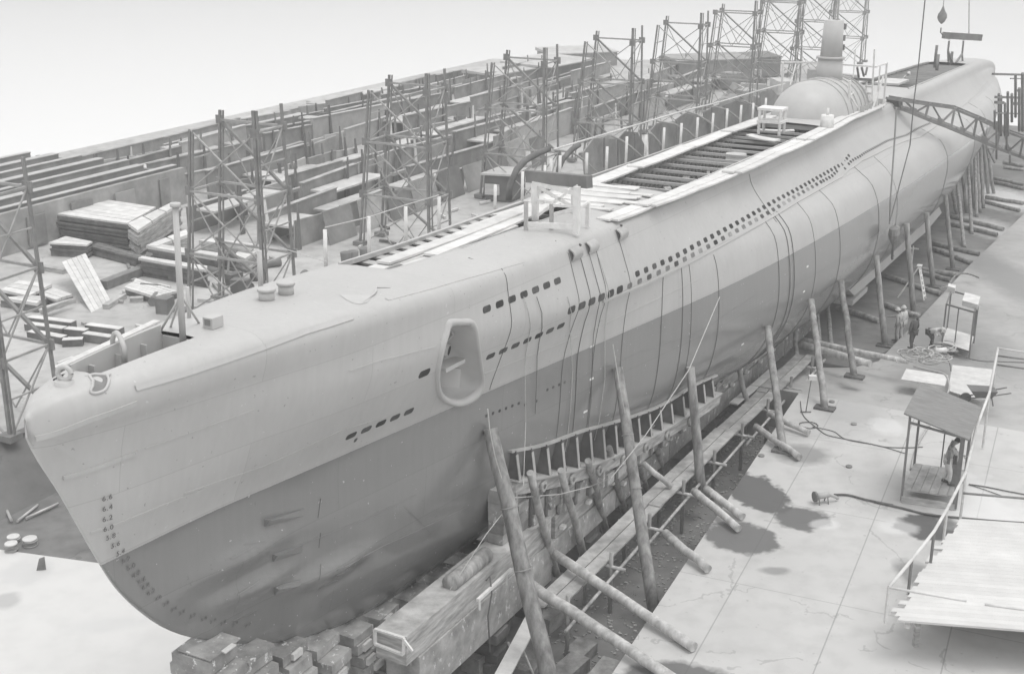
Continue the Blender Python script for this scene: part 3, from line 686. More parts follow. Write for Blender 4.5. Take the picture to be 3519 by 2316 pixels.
mb.poly([L(fl[0] - .22, fl[1] - .02, 9.03), L(fl[0] + .05, fl[1] - .09, 9.03), L(fl[0] + .22, fl[1] - .04, 9.03), L(fl[0] + .1, fl[1] + .06, 9.03), L(fl[0] - .16, fl[1] + .06, 9.03)], .03); mb.build('chain_pipe_opening', M['black'], sub)
# sunk bow well: floor and far bulwark
mb = MB(); mb.poly([L(-.7, -.3, 8.5), L(-.3, -.6, 8.5), L(2.6, -1.1, 8.5), L(2.6, 1.05, 8.5), L(-.3, .6, 8.5), L(-.7, .3, 8.5)], .04); mb.build('well_floor', M['hullpale'], sub)
mb = MB(); mb.box(L(2.13, 0, 8.8), (.03, 0, 0), (0, .75, 0), (0, 0, .27)); mb.build('well_bulkhead', M['hullpale'], sub)
mb = MB(); mb.beam(L(-.4, .42, 8.75), L(2.1, .66, 8.8), .03, .5); mb.build('well_side', M['hullpale'], sub)
mb = MB()
for i, s_ in enumerate([-.35, .1, .6, 1.1, 1.6, 2.1]):
    t_ = -interp(TD, s_) * .34; mb.v += [L(s_, t_, 8.55), L(s_, t_ - .02, interp(ZD, s_) + .22), L(s_, t_ - .06, interp(ZD, s_) + .22), L(s_, t_ - .06, 8.55)]
    if i:
        o_ = 4 * (i - 1)
        for k in range(3): mb.f.append((o_ + k, o_ + k + 1, o_ + k + 5, o_ + k + 4)); mb.sm.append(False)
mb.build('bulwark', M['hullpale'], sub)
for s_ in (.1, .8, 1.5):
    t_ = -interp(TD, s_) * .34; mb = MB(); mb.box(L(s_, t_ + .06, 8.8), (.02, 0, 0), (0, .07, 0), (0, 0, .26)); mb.build('bulwark_stay', M['hullpale'], sub)
a = hz(429, 1236, 9.0); b_ = (a[0] + .35, a[1] - .62)
mb = MB(); pts = [L(a[0], a[1], 8.95), L(a[0], a[1], 9.25)] + [L(a[0] + (b_[0] - a[0]) * u, a[1] + (b_[1] - a[1]) * u, 9.25 + .16 * math.sin(math.pi * u)) for u in (.1, .25, .4, .6, .8)] + [L(b_[0], b_[1], 9.2), L(b_[0], b_[1], 8.9)]
mb.tube(pts, .05, 8); mb.build('towing_hoop', M['hullpale'], sub)
# jackstaff with its stays
a = hz(425 * D, 790 * D, 9.08); tp = ht(407 * D, 478 * D, a[1])
mb = MB(); mb.tube([L(a[0], a[1], 9.0), L(tp[0], a[1], tp[2])], .065, 10, .055); js = mb.build('jackstaff', M['hullpale'], sub)
mb = MB(); mb.tube([L(tp[0], a[1], tp[2] - .02), L(tp[0], a[1], tp[2] + .05)], .10, 10); mb.build('staff_cap', M['hullpale'], js)
for x, y in ((365, 780), (392, 770), (470, 760)):
    q = hz(x * D, y * D, 9.0); mb = MB(); mb.tube([L(q[0], q[1], 8.98), L(a[0] + .02, a[1], 9.95)], .025, 6); mb.build('staff_stay', M['hullpale'], js)
a = hz(440 * D, 745 * D, 9.05); mb = MB(); mb.tube([L(a[0], a[1], 9), L(a[0], a[1], 9.75)], .04, 8); mb.build('short_post', M['hullpale'], sub)
# hatch coaming aft of the jackstaff
P = [hz(x, y, 9.06) for x, y in (F6(1640, 60), F6(1690, 20), F6(1960, 5), F6(2010, 110), F6(1740, 190))]
mb = MB(); mb.poly([L(p[0], p[1], 9.13) for p in P], .08); hp = mb.build('hatch_pad', M['hullpale'], sub)
a = hz(F6(1915, 80)[0], F6(1915, 80)[1], 9.1); mb = MB(); mb.box(L(a[0], a[1], 9.25), (.16, 0, 0), (0, .12, 0), (0, 0, .11)); mb.build('hatch_box', M['hullpale'], hp)
mb = MB(); mb.box(L(a[0] - .165, a[1] + .0, 9.27), (.006, 0, 0), (0, .07, 0), (0, 0, .06)); mb.build('hatch_opening', M['steel'], hp)
# bollards
for x, y0, y1, nm in ((620, 700, 668, 0), (665, 685, 652, 1)):
    a = hz(x * D, y0 * D, 9.04); mb = MB(); mb.tube([L(a[0], a[1], 8.98), L(a[0], a[1], 9.06)], .26, 18); bl = mb.build('bollard', M['hullpale'], sub)
    mb = MB(); mb.tube([L(a[0], a[1], 9.05), L(a[0], a[1], 9.28)], .17, 18); mb.build('bollard_drum', M['hullpale'], bl)
    mb = MB(); mb.tube([L(a[0], a[1], 9.27), L(a[0], a[1], 9.33)], .2, 18); mb.build('bollard_cap', M['hullpale'], bl)
a = hz(614 * D, 660 * D, 9.3); mb = MB(); mb.tube([L(a[0] + .25, a[1] - .3, 8.95), L(a[0] + .25, a[1] - .3, 9.95)], .055, 8); mb.build('stanchion', M['hullpale'], sub)
# side fairlead scoop on the near edge (jutting wedge shaped so its underside falls dark)
P = [hull_hit(x, y) for x, y in ((900 + 700 / 2.61, 750 + 690 / 2.61), (900 + 800 / 2.61, 750 + 700 / 2.61), (900 + 920 / 2.61, 750 + 670 / 2.61), (900 + 1000 / 2.61, 750 + 630 / 2.61), (900 + 1010 / 2.61, 750 + 660 / 2.61), (900 + 960 / 2.61, 750 + 760 / 2.61), (900 + 880 / 2.61, 750 + 770 / 2.61), (900 + 780 / 2.61, 750 + 740 / 2.61))]
P = [p for p in P if p]
tpx = [(1168, 1015), (1190, 1014), (1215, 1012), (1240, 1005), (1262, 996), (1280, 987), (1292, 982)]; bpx = [(1168, 1017), (1188, 1030), (1212, 1042), (1238, 1047), (1262, 1040), (1280, 1015), (1292, 986)]
mb = MB()
for i, (p, q) in enumerate(zip(tpx, bpx)):
    u, v = hull_hit(*p), hull_hit(*q); k_ = math.sin(math.pi * i / 6); mb.v += [on_h(u[0], u[2], -.02), on_h(u[0], u[2], .01) + Vector((0, -.13 * k_, .01 * k_)), on_h(v[0], v[2], .008)]
for i in range(6):
    for j in (0, 1): mb.f.append((3 * i + j, 3 * i + j + 1, 3 * i + 4 + j, 3 * i + 3 + j)); mb.sm.append(False)
mb.build('fairlead_scoop', M['hullpale'], sub)
# torpedo tube shutters low on the bow
C2 = lambda x, y: (800 + x / 2.542, 1700 + y / 2.542)
for (x0, y0, x1, y1, ph_) in ((275, 212, 620, 120, 62), (345, 518, 605, 438, 60), (360, 808, 592, 738, 55)):
    a, b_ = hull_hit(*C2(x0, y0)), hull_hit(*C2(x1, y1)); c_ = hull_hit(*C2(x1, y1 + ph_)); e_ = hull_hit(*C2(x0, y0 + ph_))
    if not (a and b_ and c_ and e_): continue
    q = [on_h(v[0], v[2], -.03) for v in (a, b_, c_, e_)]; q2 = [on_h(a[0], a[2], .03) + Vector((0, -.11, 0)), on_h(b_[0], b_[2], .02), on_h(c_[0], c_[2], .012), on_h(e_[0], e_[2], .05)]
    mb = MB(); mb.box8(q + q2); mb.build('torpedo_tube_shutter', M['hull'], sub)
for (x, y, x1, y1, wv) in ((765, 30, 742, 200, .02), (765, 330, 750, 460, .02), (768, 600, 752, 740, .02)):
    a, b_ = hull_hit(*C2(x, y)), hull_hit(*C2(x1, y1))
    if a and b_:
        mb = MB(); mb.tube([on_h(a[0] + (b_[0] - a[0]) * k / 6, a[2] + (b_[2] - a[2]) * k / 6, .01) for k in range(7)], .006, 5); mb.build('shutter_seam', M['dsteel'], sub)
    if a: hole(a[0] - .02, a[2] - .08, .13, .06, M['hole2'], 'shutter_recess')
for x0, y0, x1, y1 in ((-20, 560, 180, 445), (100, 432, 280, 395), (40, 870, 240, 740), (0, 1100, 215, 1008), (760, 810, 910, 742)):
    strip([C2(x0, y0), C2(x1, y1)], .012, .02, name='shutter_edge')
# points on the bow plating where its shaped swellings show bright streaks
for x, y in ((180, 380), (140, 690), (790, 600)):
    a = hull_hit(*C2(x, y))
# draft figures
def figure(txt, px, py, size=.115):
    p = hull_hit(px, py)
    if not p: return
    s_, z_ = p[0], p[2]; cu = bpy.data.curves.new('draft', 'FONT'); cu.body = txt; cu.size = size * 1.3; cu.extrude = .003; cu.align_x = 'CENTER'; cu.align_y = 'CENTER'; cu.space_character = 1.15; cu.offset = .0
    ob = bpy.data.objects.new('tmp', cu); me = bpy.data.meshes.new_from_object(ob); me.name = 'draft_mark'; bpy.data.objects.remove(ob)
    o = bpy.data.objects.new('draft_mark', me); col.objects.link(o); o.parent = sub; me.materials.clear(); me.materials.append(M['mark'])
    n = hnorm(s_, z_); n = Vector((n.x, -n.y, n.z)).normalized(); a = (on_h(s_ + .15, z_) - on_h(s_ - .15, z_)).normalized(); b = n.cross(a).normalized()
    if b.z < 0: b = -b; a = b.cross(n)
    mt = Matrix((a, b, n)).transposed().to_4x4(); mt.translation = on_h(s_, z_, .03); o.matrix_local = mt
M['mark'] = mat('figure_paint', .15, .7, .2, 8)
for v, x, y in [(6.6, 366, 1708), (6.4, 367, 1743), (6.2, 367, 1779), (6.0, 370, 1812), (5.8, 378, 1842), (5.6, 394, 1869), (5.4, 411, 1896), (5.2, 430, 1921), (5.0, 448, 1945), (4.8, 466, 1971), (4.6, 484, 1992), (4.4, 498, 2012), (4.2, 516, 2032),
                (4.0, 541, 2053), (3.8, 568, 2072), (3.6, 595, 2090), (3.4, 622, 2102), (3.2, 659, 2113), (3.0, 698, 2123), (2.8, 730, 2130), (2.6, 765, 2136), (2.4, 806, 2140), (2.2, 850, 2143)]:
    figure('%d.%d' % (int(v), round(v * 10) % 10), x, y, .115 if v > 4 else .09)
# docking keel fin under the bilge, pale
C7 = lambda x, y: (2600 + x / 2.59, 500 + y / 2.59)
tf = 3.55
top = [ht(*C7(x, y), tf) for x, y in ((785, 1262), (1030, 1020), (1250, 830), (1480, 650), (1612, 525))]; bot = [ht(*C7(x, y), tf) for x, y in ((862, 1335), (1075, 1150), (1310, 935), (1500, 770), (1640, 600))]
mb = MB()
for a, b in zip(top, bot):
    mb.v += [L(a[0], tf + .0, a[2] + .05), L(b[0], tf + .05, b[2]), L(b[0], tf - .9, b[2]), L(a[0], tf - 1.1, a[2] + .05)]
for i in range(4):
    for k in range(4): mb.f.append((4 * i + k, 4 * i + (k + 1) % 4, 4 * i + 4 + (k + 1) % 4, 4 * i + 4 + k)); mb.sm.append(False)
mb.f += [(0, 1, 2, 3), (16, 19, 18, 17)]; mb.sm += [False] * 2
mb.build('docking_keel', M['hullpale'], sub)
a = bot[0]; mb = MB(); mb.box(L(a[0] + 1.0, tf - .6, a[2] - .25), (1.5, 0, 0), (0, .7, 0), (0, 0, .12)); mb.build('docking_keel_foot', M['hullpale'], sub)
# white tell-tale blocks on the bottom paint
for x, y in ((1378, 881), (1376, 805), (1362, 955), (1756, 762 - 90), (1776, 918 * 0 + 917), (1762, 1000 * 0 + 1002)):
    pass
for x, y in ((2034, 1190), (2033, 1302), (2012, 1414), (2775, 916), (2763, 1002), (2552, 1183)):
    q = hull_hit(x, y)
    if q: hole(q[0], q[2], .22, .07, M['white'], 'zinc_block')
# ---------------------------------------------------------------- conning tower
s0 = 44.3
mb = MB(); rr = 1.78; zc = 8.6; N = 24; prof = []
for k in range(9): a = math.pi / 2 * k / 8; prof.append((s0 + 2.3 * (1 - math.cos(a)), rr * math.sin(a) * 1.0 + .02))
prof += [(47.5, 1.79), (49, 1.77), (51, 1.7), (53, 1.5), (54.6, 1.2), (55.3, .7), (55.6, .05)]
for s_, r_ in prof:
    for k in range(N + 1):
        a = math.pi * k / N; mb.v.append(L(s_, r_ * math.cos(a), zc - .25 + r_ * 1.06 * math.sin(a)))
for i in range(len(prof) - 1):
    for k in range(N): o_ = i * (N + 1) + k; mb.f.append((o_, o_ + 1, o_ + N + 2, o_ + N + 1)); mb.sm.append(True)
ct = mb.build('conning_tower', M['hullpale'], sub)
mb = MB(); mb.tube([L(49.8, 0, 9.9), L(49.8, 0, 11.15)], .68, 20, .6); mb.build('tower_trunk', M['hullpale'], ct)
mb = MB(); mb.tube([L(49.8, 0, 11.1), L(49.8, 0, 11.2)], .7, 20); mb.build('trunk_flange', M['hullpale'], ct)
mb = MB(); mb.tube([L(49.9, 0, 11.2), L(49.9, 0, 12.95)], .54, 22, .48); mb.build('periscope_standard', M['hullpale'], ct)
for z_ in (12.65, 12.1, 11.65): mb = MB(); a = Vector((.15, -.52, 0)); mb.box(L(50.1, .46, z_), (.05, -.1, 0), (.012, .02, 0), (0, 0, .14)); mb.build('standard_opening', M['steel'], ct)
mb = MB(); mb.tube([L(50.1, .1, 12.9), L(50.1, .1, 15.5)], .05, 8); mb.build('periscope_mast', M['hullpale'], ct)
for i, s_ in enumerate((47.2, 48.2, 49.2, 50.2, 51.2, 52.2)):
    mb = MB(); r_ = interp(prof[3:], s_) + .02; mb.tube([L(s_, r_ * math.cos(a), zc - .25 + r_ * 1.06 * math.sin(a)) for a in [math.pi * k / 20 for k in range(21)]], .035, 6); mb.build('casing_band', M['hullpale'], ct)
mb = MB(); mb.box(L(50, 0, zc - .12), (7, 0, 0), (0, 2.02, 0), (0, 0, .1)); mb.build('tower_base', M['hullpale'], ct)
for k in range(6): mb = MB(); mb.box(L(49 + k * .8, 1.98, zc + .12), (.03, 0, 0), (0, .12, 0), (0, 0, .22)); mb.build('base_bracket', M['hullpale'], ct)
# after casing fittings
for s_, t_, h_ in ((78, .3, 1.2), (81, -.4, 1.6), (84, .2, 1.0), (86, -.3, .7)): mb = MB(); mb.tube([L(s_, t_, 8.3), L(s_, t_, 8.3 + h_)], .1, 8); mb.build('deck_fitting', M['steel'], sub)
# far-side stanchions
for xb, yb, yt in ((757, 615, 533), (858, 592, 503), (943, 560, 480), (1020, 530, 458), (1150, 482, 430), (1213, 470, 400), (1265, 440, 385)):
    a = hz(xb * D, yb * D, 8.65); tp = ht(xb * D, yt * D, a[1]); mb = MB(); mb.tube([L(a[0], a[1], 8.6), L(a[0], a[1], tp[2])], .05, 8); mb.build('stanchion', M['white'], sub)
C4 = lambda x, y: (1900 + x / 2.61, y / 2.61)
POSTS = [(-20, 1430, 1600), (60, 1400, 1600), (300, 1375, 1545), (480, 1320, 1520), (655, 1230, 1450), (828, 1215, 1395), (990, 1150, 1340), (1145, 1110, 1290), (1290, 1060, 1235), (1428, 1020, 1190), (1555, 980, 1145), (1680, 948, 1105), (1790, 930, 1065), (1902, 885, 1030)]
for x, y0, y1 in POSTS:
    a = hz(*C4(x, y1), 8.65); tp = ht(*C4(x, y0), a[1]); mb = MB(); mb.tube([L(a[0], a[1], 8.6), L(a[0], a[1], tp[2])], .055, 8); mb.build('stanchion', M['white'], sub)
# ================================================================ SLIP: ways, cradle, blocks, shores, staging
def OUT(p, r):      # point just outside hull surface, world
    n = hnorm(p[0], p[2]); return H(p[0] + n.x * r, p[1] + n.y * r, p[2] + n.z * r)
def paintsplash(name, base, amt, pale):
    mt = mat(name, base, .9, .35, 2.0, fine=.25, bump=.3); n = mt.node_tree; b = n.nodes['Principled BSDF']; src = b.inputs['Base Color'].links[0].from_socket
    t = n.nodes.new('ShaderNodeNewGeometry'); mp = n.nodes.new('ShaderNodeMapping'); mp.inputs['Scale'].default_value = (1.6, 1.6, .9); n.links.new(t.outputs['Position'], mp.inputs[0])
    no = n.nodes.new('ShaderNodeTexNoise'); no.inputs['Scale'].default_value = 3.2; no.inputs['Detail'].default_value = 6; no.inputs['Roughness'].default_value = .7; n.links.new(mp.outputs[0], no.inputs['Vector'])
    r = n.nodes.new('ShaderNodeValToRGB'); r.color_ramp.elements[0].position = amt; r.color_ramp.elements[0].color = (0, 0, 0, 1); r.color_ramp.elements[1].position = amt + .02; r.color_ramp.elements[1].color = (1, 1, 1, 1); n.links.new(no.outputs['Fac'], r.inputs['Fac'])
    mx = n.nodes.new('ShaderNodeMix'); mx.data_type = 'RGBA'; n.links.new(r.outputs[0], mx.inputs[0]); n.links.new(src, mx.inputs[6]); mx.inputs[7].default_value = (pale, pale, pale, 1); n.links.new(mx.outputs[2], b.inputs['Base Color']); return mt
M['spat'] = paintsplash('spattered_timber', .33, .60, .66)
# ways
def way_timber(s0, s1, t0, t1, z0, z1, m, label, name='way_timber', grp='timbers of the launching ways'):
    mb = MB(); mb.box8([H(s0, t0, z0), H(s1, t0, z0), H(s1, t1, z0), H(s0, t1, z0), H(s0, t0, z1), H(s1, t0, z1), H(s1, t1, z1), H(s0, t1, z1)])
    return solo(mb, name, m, label, 'timber', grp, H((s0 + s1) / 2, (t0 + t1) / 2, z0))
r_ = random.Random(3)
way_timber(6.9, 14.6, 1.2, 2.05, .05, .82, M['wood'], 'long squared way timber with a bare end, lying nearest the bow')
way_timber(7.4, 14.6, 1.15, 2.1, -1.2, .03, M['block'], 'rough lower timber under the squared way end nearest the bow')
k = 14.65; i = 0
wl = ['second', 'third', 'fourth', 'fifth', 'sixth', 'seventh']
while k < 41:
    way_timber(k, k + 4.6, 1.2, 2.08, -.80, -.06, M['block'], 'paint spattered lower way timber, %s along from the bow under the hull' % wl[i])
    way_timber(k + .3, k + 4.85, 1.25, 2.02, -.04, .62, M['wood'], 'upper sliding way timber, %s along from the bow under the hull' % wl[i]); k += 4.66; i += 1
# cribs under the ways
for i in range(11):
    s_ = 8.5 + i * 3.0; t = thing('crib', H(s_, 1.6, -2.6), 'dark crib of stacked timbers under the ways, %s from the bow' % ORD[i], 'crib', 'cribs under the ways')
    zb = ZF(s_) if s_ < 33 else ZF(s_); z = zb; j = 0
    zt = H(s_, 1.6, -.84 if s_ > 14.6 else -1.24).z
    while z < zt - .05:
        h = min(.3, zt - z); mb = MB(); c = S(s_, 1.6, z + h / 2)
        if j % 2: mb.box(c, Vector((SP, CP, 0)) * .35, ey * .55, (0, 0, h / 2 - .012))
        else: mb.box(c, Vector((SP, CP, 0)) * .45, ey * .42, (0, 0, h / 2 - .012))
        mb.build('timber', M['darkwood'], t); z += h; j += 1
# fore cradle: steel bracket plates bearing on the hull, with the timber poppets below
topl = [(1180, 1047), (1262, 1030), (1345, 1000), (1400, 985), (1475, 962), (1540, 935), (1605, 895), (1660, 870)]
basl = [(1180, 1132), (1262, 1118), (1345, 1096), (1400, 1076), (1475, 1040), (1540, 1003), (1605, 962), (1660, 925)]
tops = []
for (x, y), (x2, y2) in zip(topl, basl):
    p = hull_hit(x * D, y * D)
    if p:
        to = p[1] + .28; q = ht(x2 * D, y2 * D, to); tops.append((p[0], to, p[2], q[2]))
sa, sb = tops[0][0], tops[-1][0]
ZT = [(p[0], p[2]) for p in tops]; ZBs = [(p[0], p[3]) for p in tops]; TO = [(p[0], p[1]) for p in tops]
t = thing('launching_cradle', H(14, 2.0, 2.0), 'riveted grey steel cradle with upright bracket plates bearing on the lower hull', 'launching cradle')
N_ = 17
for i in range(N_):
    s_ = sa + .15 + (sb - sa) * i / N_; zt, zb, to = interp(ZT, s_), interp(ZBs, s_), interp(TO, s_)
    tt, tb = HB(s_, zt), max(HB(s_, zb), .3); mb = MB(); to2 = to - .12
    mb.box8([H(s_ - .015, tb - .05, zb), H(s_ + .015, tb - .05, zb), H(s_ + .015, to, zb), H(s_ - .015, to, zb), H(s_ - .015, tt - .05, zt), H(s_ + .015, tt - .05, zt), H(s_ + .015, to2, zt), H(s_ - .015, to2, zt)])
    br = mb.build('bracket_plate', M['dsteel'], t)
    mb = MB(); mb.beam(H(s_, to + .01, zb), H(s_, to2 + .02, zt - .1), .12, .02, ey); mb.build('flange', M['psteel'], br)
    mb = MB(); mb.beam(H(s_ + .1, tb, zb + .03), H(s_ + .1, to, zb + .03), .05, .1); mb.build('foot_rib', M['steel'], br)
def sweep(name, f, m, par, n=30, s0=None, s1=None, sm=False):
    mb = MB(); s0 = sa if s0 is None else s0; s1 = sb if s1 is None else s1; k = None
    for i in range(n + 1):
        s_ = s0 + (s1 - s0) * i / n; P = [H(s_, a_, b_) for a_, b_ in f(s_)]; k = len(P); mb.v += P
    for i in range(n):
        for j in range(k): mb.f.append((k * i + j, k * i + (j + 1) % k, k * i + k + (j + 1) % k, k * i + k + j)); mb.sm.append(sm)
    mb.f += [tuple(range(k)), tuple(n * k + j for j in reversed(range(k)))]; mb.sm += [False] * 2
    return mb.build(name, M[m], par)
sweep('top_flange', lambda s_: [(HB(s_, interp(ZT, s_)) - .03, interp(ZT, s_) + .02), (HB(s_, interp(ZT, s_)) + .13, interp(ZT, s_) + .03), (HB(s_, interp(ZT, s_)) + .13, interp(ZT, s_) - .04), (HB(s_, interp(ZT, s_)) - .03, interp(ZT, s_) - .04)], 'psteel', t)
sweep('base_plate', lambda s_: [(.6, interp(ZBs, s_)), (interp(TO, s_) + .06, interp(ZBs, s_)), (interp(TO, s_) + .06, interp(ZBs, s_) - .05), (.6, interp(ZBs, s_) - .05)], 'psteel', t)
t2 = thing('cradle_beam', H(16, 2.0, 1.5), 'long timber bearer running under the steel cradle, with rounded cut outs', 'beam')
sweep('bearer', lambda s_: [(1.3, interp(ZBs, s_) - .07), (interp(TO, s_) - .02, interp(ZBs, s_) - .07), (interp(TO, s_) - .02, interp(ZBs, s_) - .42), (1.3, interp(ZBs, s_) - .42)], 'wood', t2)
for i in range(7):
    s_ = sa + 1.3 + i * 1.5; to = interp(TO, s_); z_ = interp(ZBs, s_) - .28; mb = MB(); mb.tube([H(s_, to - .03, z_), H(s_, to + .06, z_)], .16, 12); kb = mb.build('eye_block', M['wood'], t2)
    mb = MB(); mb.tube([H(s_, to + .05, z_), H(s_, to + .07, z_)], .07, 10); mb.build('eye_hole', M['dsteel'], kb)
for i in range(15):
    s_ = sa - .3 + i * .78; zt = interp(ZBs, s_) - .44 if s_ > sa else interp(ZBs, sa) - .1; to = min(interp(TO, s_), 2.2 + .05 * i); base = .84 if s_ < 14.6 else .64
    if zt - base < .12: continue
    t3 = thing('poppet', H(s_, 1.7, base), 'paint streaked wooden poppet between ways and cradle, %s from the bow' % ORD[i], 'poppet', 'poppets under the cradle')
    z = base
    while z < zt - .03:
        h = min(r_.uniform(.26, .4), zt - z); o_ = r_.uniform(-.06, .06); mb = MB(); w2 = r_.uniform(.24, .33); mb.box8([H(s_ - w2, 1.3, z), H(s_ + w2, 1.3, z), H(s_ + w2, to - .1 + o_, z), H(s_ - w2, to - .1 + o_, z), H(s_ - w2, 1.3, z + h - .015), H(s_ + w2, 1.3, z + h - .015), H(s_ + w2, to - .1 + o_, z + h - .015), H(s_ - w2, to - .1 + o_, z + h - .015)]); mb.build('block', M['spat'], t3); z += h
    mb = MB(); mb.beam(H(s_ + .39, to - .08, base + .02), H(s_ + .39, to - .08, zt), .13, .12, ey); mb.build('upright', M['darkwood' if i % 3 else 'wood'], t3)
# screw jacks and wedges along the ways aft of the cradle
r2 = random.Random(11)
for i in range(46):
    s_ = 22.3 + i * .42; z0 = .64; hb = HB(s_, 1.3); tt = r2.uniform(1.5, 2.0); z1 = z0 + r2.uniform(.25, .6)
    t = thing('screw_jack', H(s_, tt, z0), 'small iron screw jack with a hand bar on top of the sliding way timbers', 'jack', 'screw jacks along the ways')
    mb = MB(); mb.tube([H(s_, tt, z0), H(s_, tt, z0 + (z1 - z0) * .6)], .11, 8, .07); mb.build('body', M['steel'], t)
    mb = MB(); mb.tube([H(s_, tt, z0 + (z1 - z0) * .55), H(s_ + .05, tt, z1 + .1)], .045, 6); mb.build('screw', M['psteel'], t)
    mb = MB(); q = r2.uniform(-.2, .2); mb.tube([H(s_ - .2, tt + .1, z1 - .1 + q), H(s_ + .2, tt + .16, z1 - .05 - q)], .022, 5); mb.build('bar', M['psteel'], t)
for i in range(30):
    s_ = 15.2 + i * .9; z0 = -.05 if i % 2 else .35; mb = MB(); mb.box(H(s_, 2.14, z0 + r2.uniform(-.1, .1)), ex * .10, ey * .07, ez * .05)
    solo(mb, 'wedge', M['white'], 'white ended wooden wedge driven into the side of the ways', 'wedge', 'white ended wedges along the ways')
for i in range(52):
    s_ = 14.8 + i * .5; hb = HB(s_, 1.6); z1 = 1.3 + r2.uniform(0, .35); tt = r2.uniform(2.0, 2.25)
    if s_ < sb: continue
    mb = MB(); w2 = r2.uniform(.04, .09); mb.beam(H(s_, tt, .64), H(s_ + r2.uniform(-.12, .12), max(1.6, min(hb, 2.6)) - .1, z1 + .3), w2 * 2, w2 * 1.6, ex)
    solo(mb, 'packing_strut', M[r2.choice(['palewood', 'wood', 'darkwood', 'steel'])], 'short packing strut between the way timber and hull, aft of the steel cradle', 'strut', 'packing struts along the ways')
# pale packing streaks on blocks come from spattered paint; keel block stacks
for o in list(bpy.data.objects):
    if o.type == 'MESH' and o.data.materials and o.data.materials[0] == M['block']: o.data.materials[0] = M['spat']
r3 = random.Random(5)
ST_S = [2.35, 3.55, 4.75, 6.0, 7.3, 8.7, 10.1, 11.6, 13.2]
for i, s_ in enumerate(ST_S):
    t = thing('keel_block_stack', S(s_, 0, -1.6), 'stack of squared keel timbers under the forefoot, %s from the bow' % ORD[i], 'keel blocks', 'stacks of keel blocks')
    ztop = H(s_, 0, interp(ZK, s_)).z - .02; z = -1.6; j = 0
    while z < ztop - .05:
        h = min(r3.uniform(.28, .36), ztop - z); last = z + h > ztop - .1
        wd = .62 + r3.uniform(-.08, .1) - (.18 if last else 0) + (.25 if z < -.3 else 0); ln = .42 + r3.uniform(-.05, .06)
        c = S(s_ + r3.uniform(-.05, .05), .1 + r3.uniform(-.06, .06), z + h / 2); an = r3.uniform(-.05, .05); u = Vector((math.sin(PS + an), math.cos(PS + an), 0)); v = Vector((u.y, -u.x, 0))
        mb = MB(); mb.box(c, u * ln, v * wd, (0, 0, h / 2 - .012)); mb.build('block', M['spat'], t)
        if r3.random() < .55: mb = MB(); mb.box(c + v * (wd + .02) + u * r3.uniform(-.15, .15), u * .17, v * .06, (0, 0, h / 2 * .6)); mb.build('wedge', M['palewood'], t)
        z += h; j += 1
# loose timbers in the trench
P = [((1110, 1510), .5, .5), ((1160, 1440), .4, .3), ((1230, 1530), .7, .4), ((900, 1560), .5, .4), ((1350, 1500), .5, .35), ((1320, 1545), .8, .4), ((1275, 1420), .5, .45), ((1530, 1430), .4, .2), ((1400, 1560), .9, .3), ((1060, 1470), .5, .5)]
for i, ((x, y), ln, h) in enumerate(P):
    c = atd(x, y, -1.6 + h); mb = MB(); an = PS + r3.uniform(-.3, .3); u = Vector((math.sin(an), math.cos(an), 0)); v = Vector((u.y, -u.x, 0)); c.z = -1.6 + h / 2
    mb.box(c, u * (ln * .8), v * .3, (0, 0, h / 2)); solo(mb, 'loose_timber', M['block'], 'short squared baulk lying loose on the floor below the planks, %s nearest the bow' % ORD[i], 'timber', 'loose baulks in the trench')
# rubble stones on the trench floor
mbr = MB()
for i in range(1500):
    s_ = r3.uniform(5, 33); t_ = r3.uniform(2.3, tA(s_) - .1); q = S(s_, t_, -1.6); a = r3.uniform(.015, .045); mbr.box(q + Vector((0, 0, a * .5)), Vector((a, r3.uniform(-.03, .03), 0)), Vector((r3.uniform(-.03, .03), a * .8, 0)), (0, 0, a * .6))
o = mbr.build('rubble', M['wood'], None, (0, 0, 0)); o['kind'] = 'stuff'; o['label'] = 'scattered stones and chips on the dark slip floor'
# ---- shores leaning on the hull
sh = 0
def shore(tx, ty, fx, fy, zf, r0=.19, r1=.15, label=None, tt=None, m='log', ground=None, cat='shore', plate=False, dz=0):
    global sh
    p = hull_hit(tx * D, ty * D) if tt is None else None
    top = OUT(p, r1 * .9) if p else at_t(tx * D, ty * D, tt if tt is not None else 2.5)
    if callable(zf):
        z = -1.5
        for _ in range(12): f_ = atd(fx, fy, z); z = zf(toS(f_)[0])
        foot = atd(fx, fy, z)
    else: foot = atd(fx, fy, zf)
    sh += 1
    t = thing('shore', foot, label, cat, 'log shores propping the hull')
    mb = MB(); mb.log(foot, top, r0, r1, 12, .025); mb.build('trunk', M[m], t)
    if plate:
        mb = MB(); mb.box(foot + Vector((0, 0, .03)), Vector((SP, CP, 0)) * .22, ey * .38, (0, 0, .05)); mb.build('foot_plate', M['darkwood'], t)
    if r0 > .17 and ground is None:
        for u in (.72, .5):
            c = foot.lerp(top, u); d_ = (top - foot).normalized(); a = d_.cross(Vector((0, 0, 1))).normalized(); b_ = d_.cross(a); rr = r0 + (r1 - r0) * u + .012
            mb = MB(); mb.tube([c + a * rr * math.cos(k * math.pi / 6) + b_ * rr * math.sin(k * math.pi / 6) for k in range(13)], .018, 5, cap=False); mb.build('lashing', M['rope'], t)
    return t
shore(1127, 992, 1292, 1650, -1.6, .24, .19, 'thickest log shore nearest the bow, lashed with rope, crossing the plank end')
shore(1426, 852, 1520, 1425, -1.2, .19, .15, 'tall log shore standing at the apron edge, second large one from the bow')
shore(1596, 850, 1632, 1160, -.9, .17, .14, 'log shore rising behind the plank walkway, third large one from the bow')
shore(1777, 757, 1820, 1050, 0, .15, .13, 'log shore footed on a stained patch of the concrete apron', plate=True)
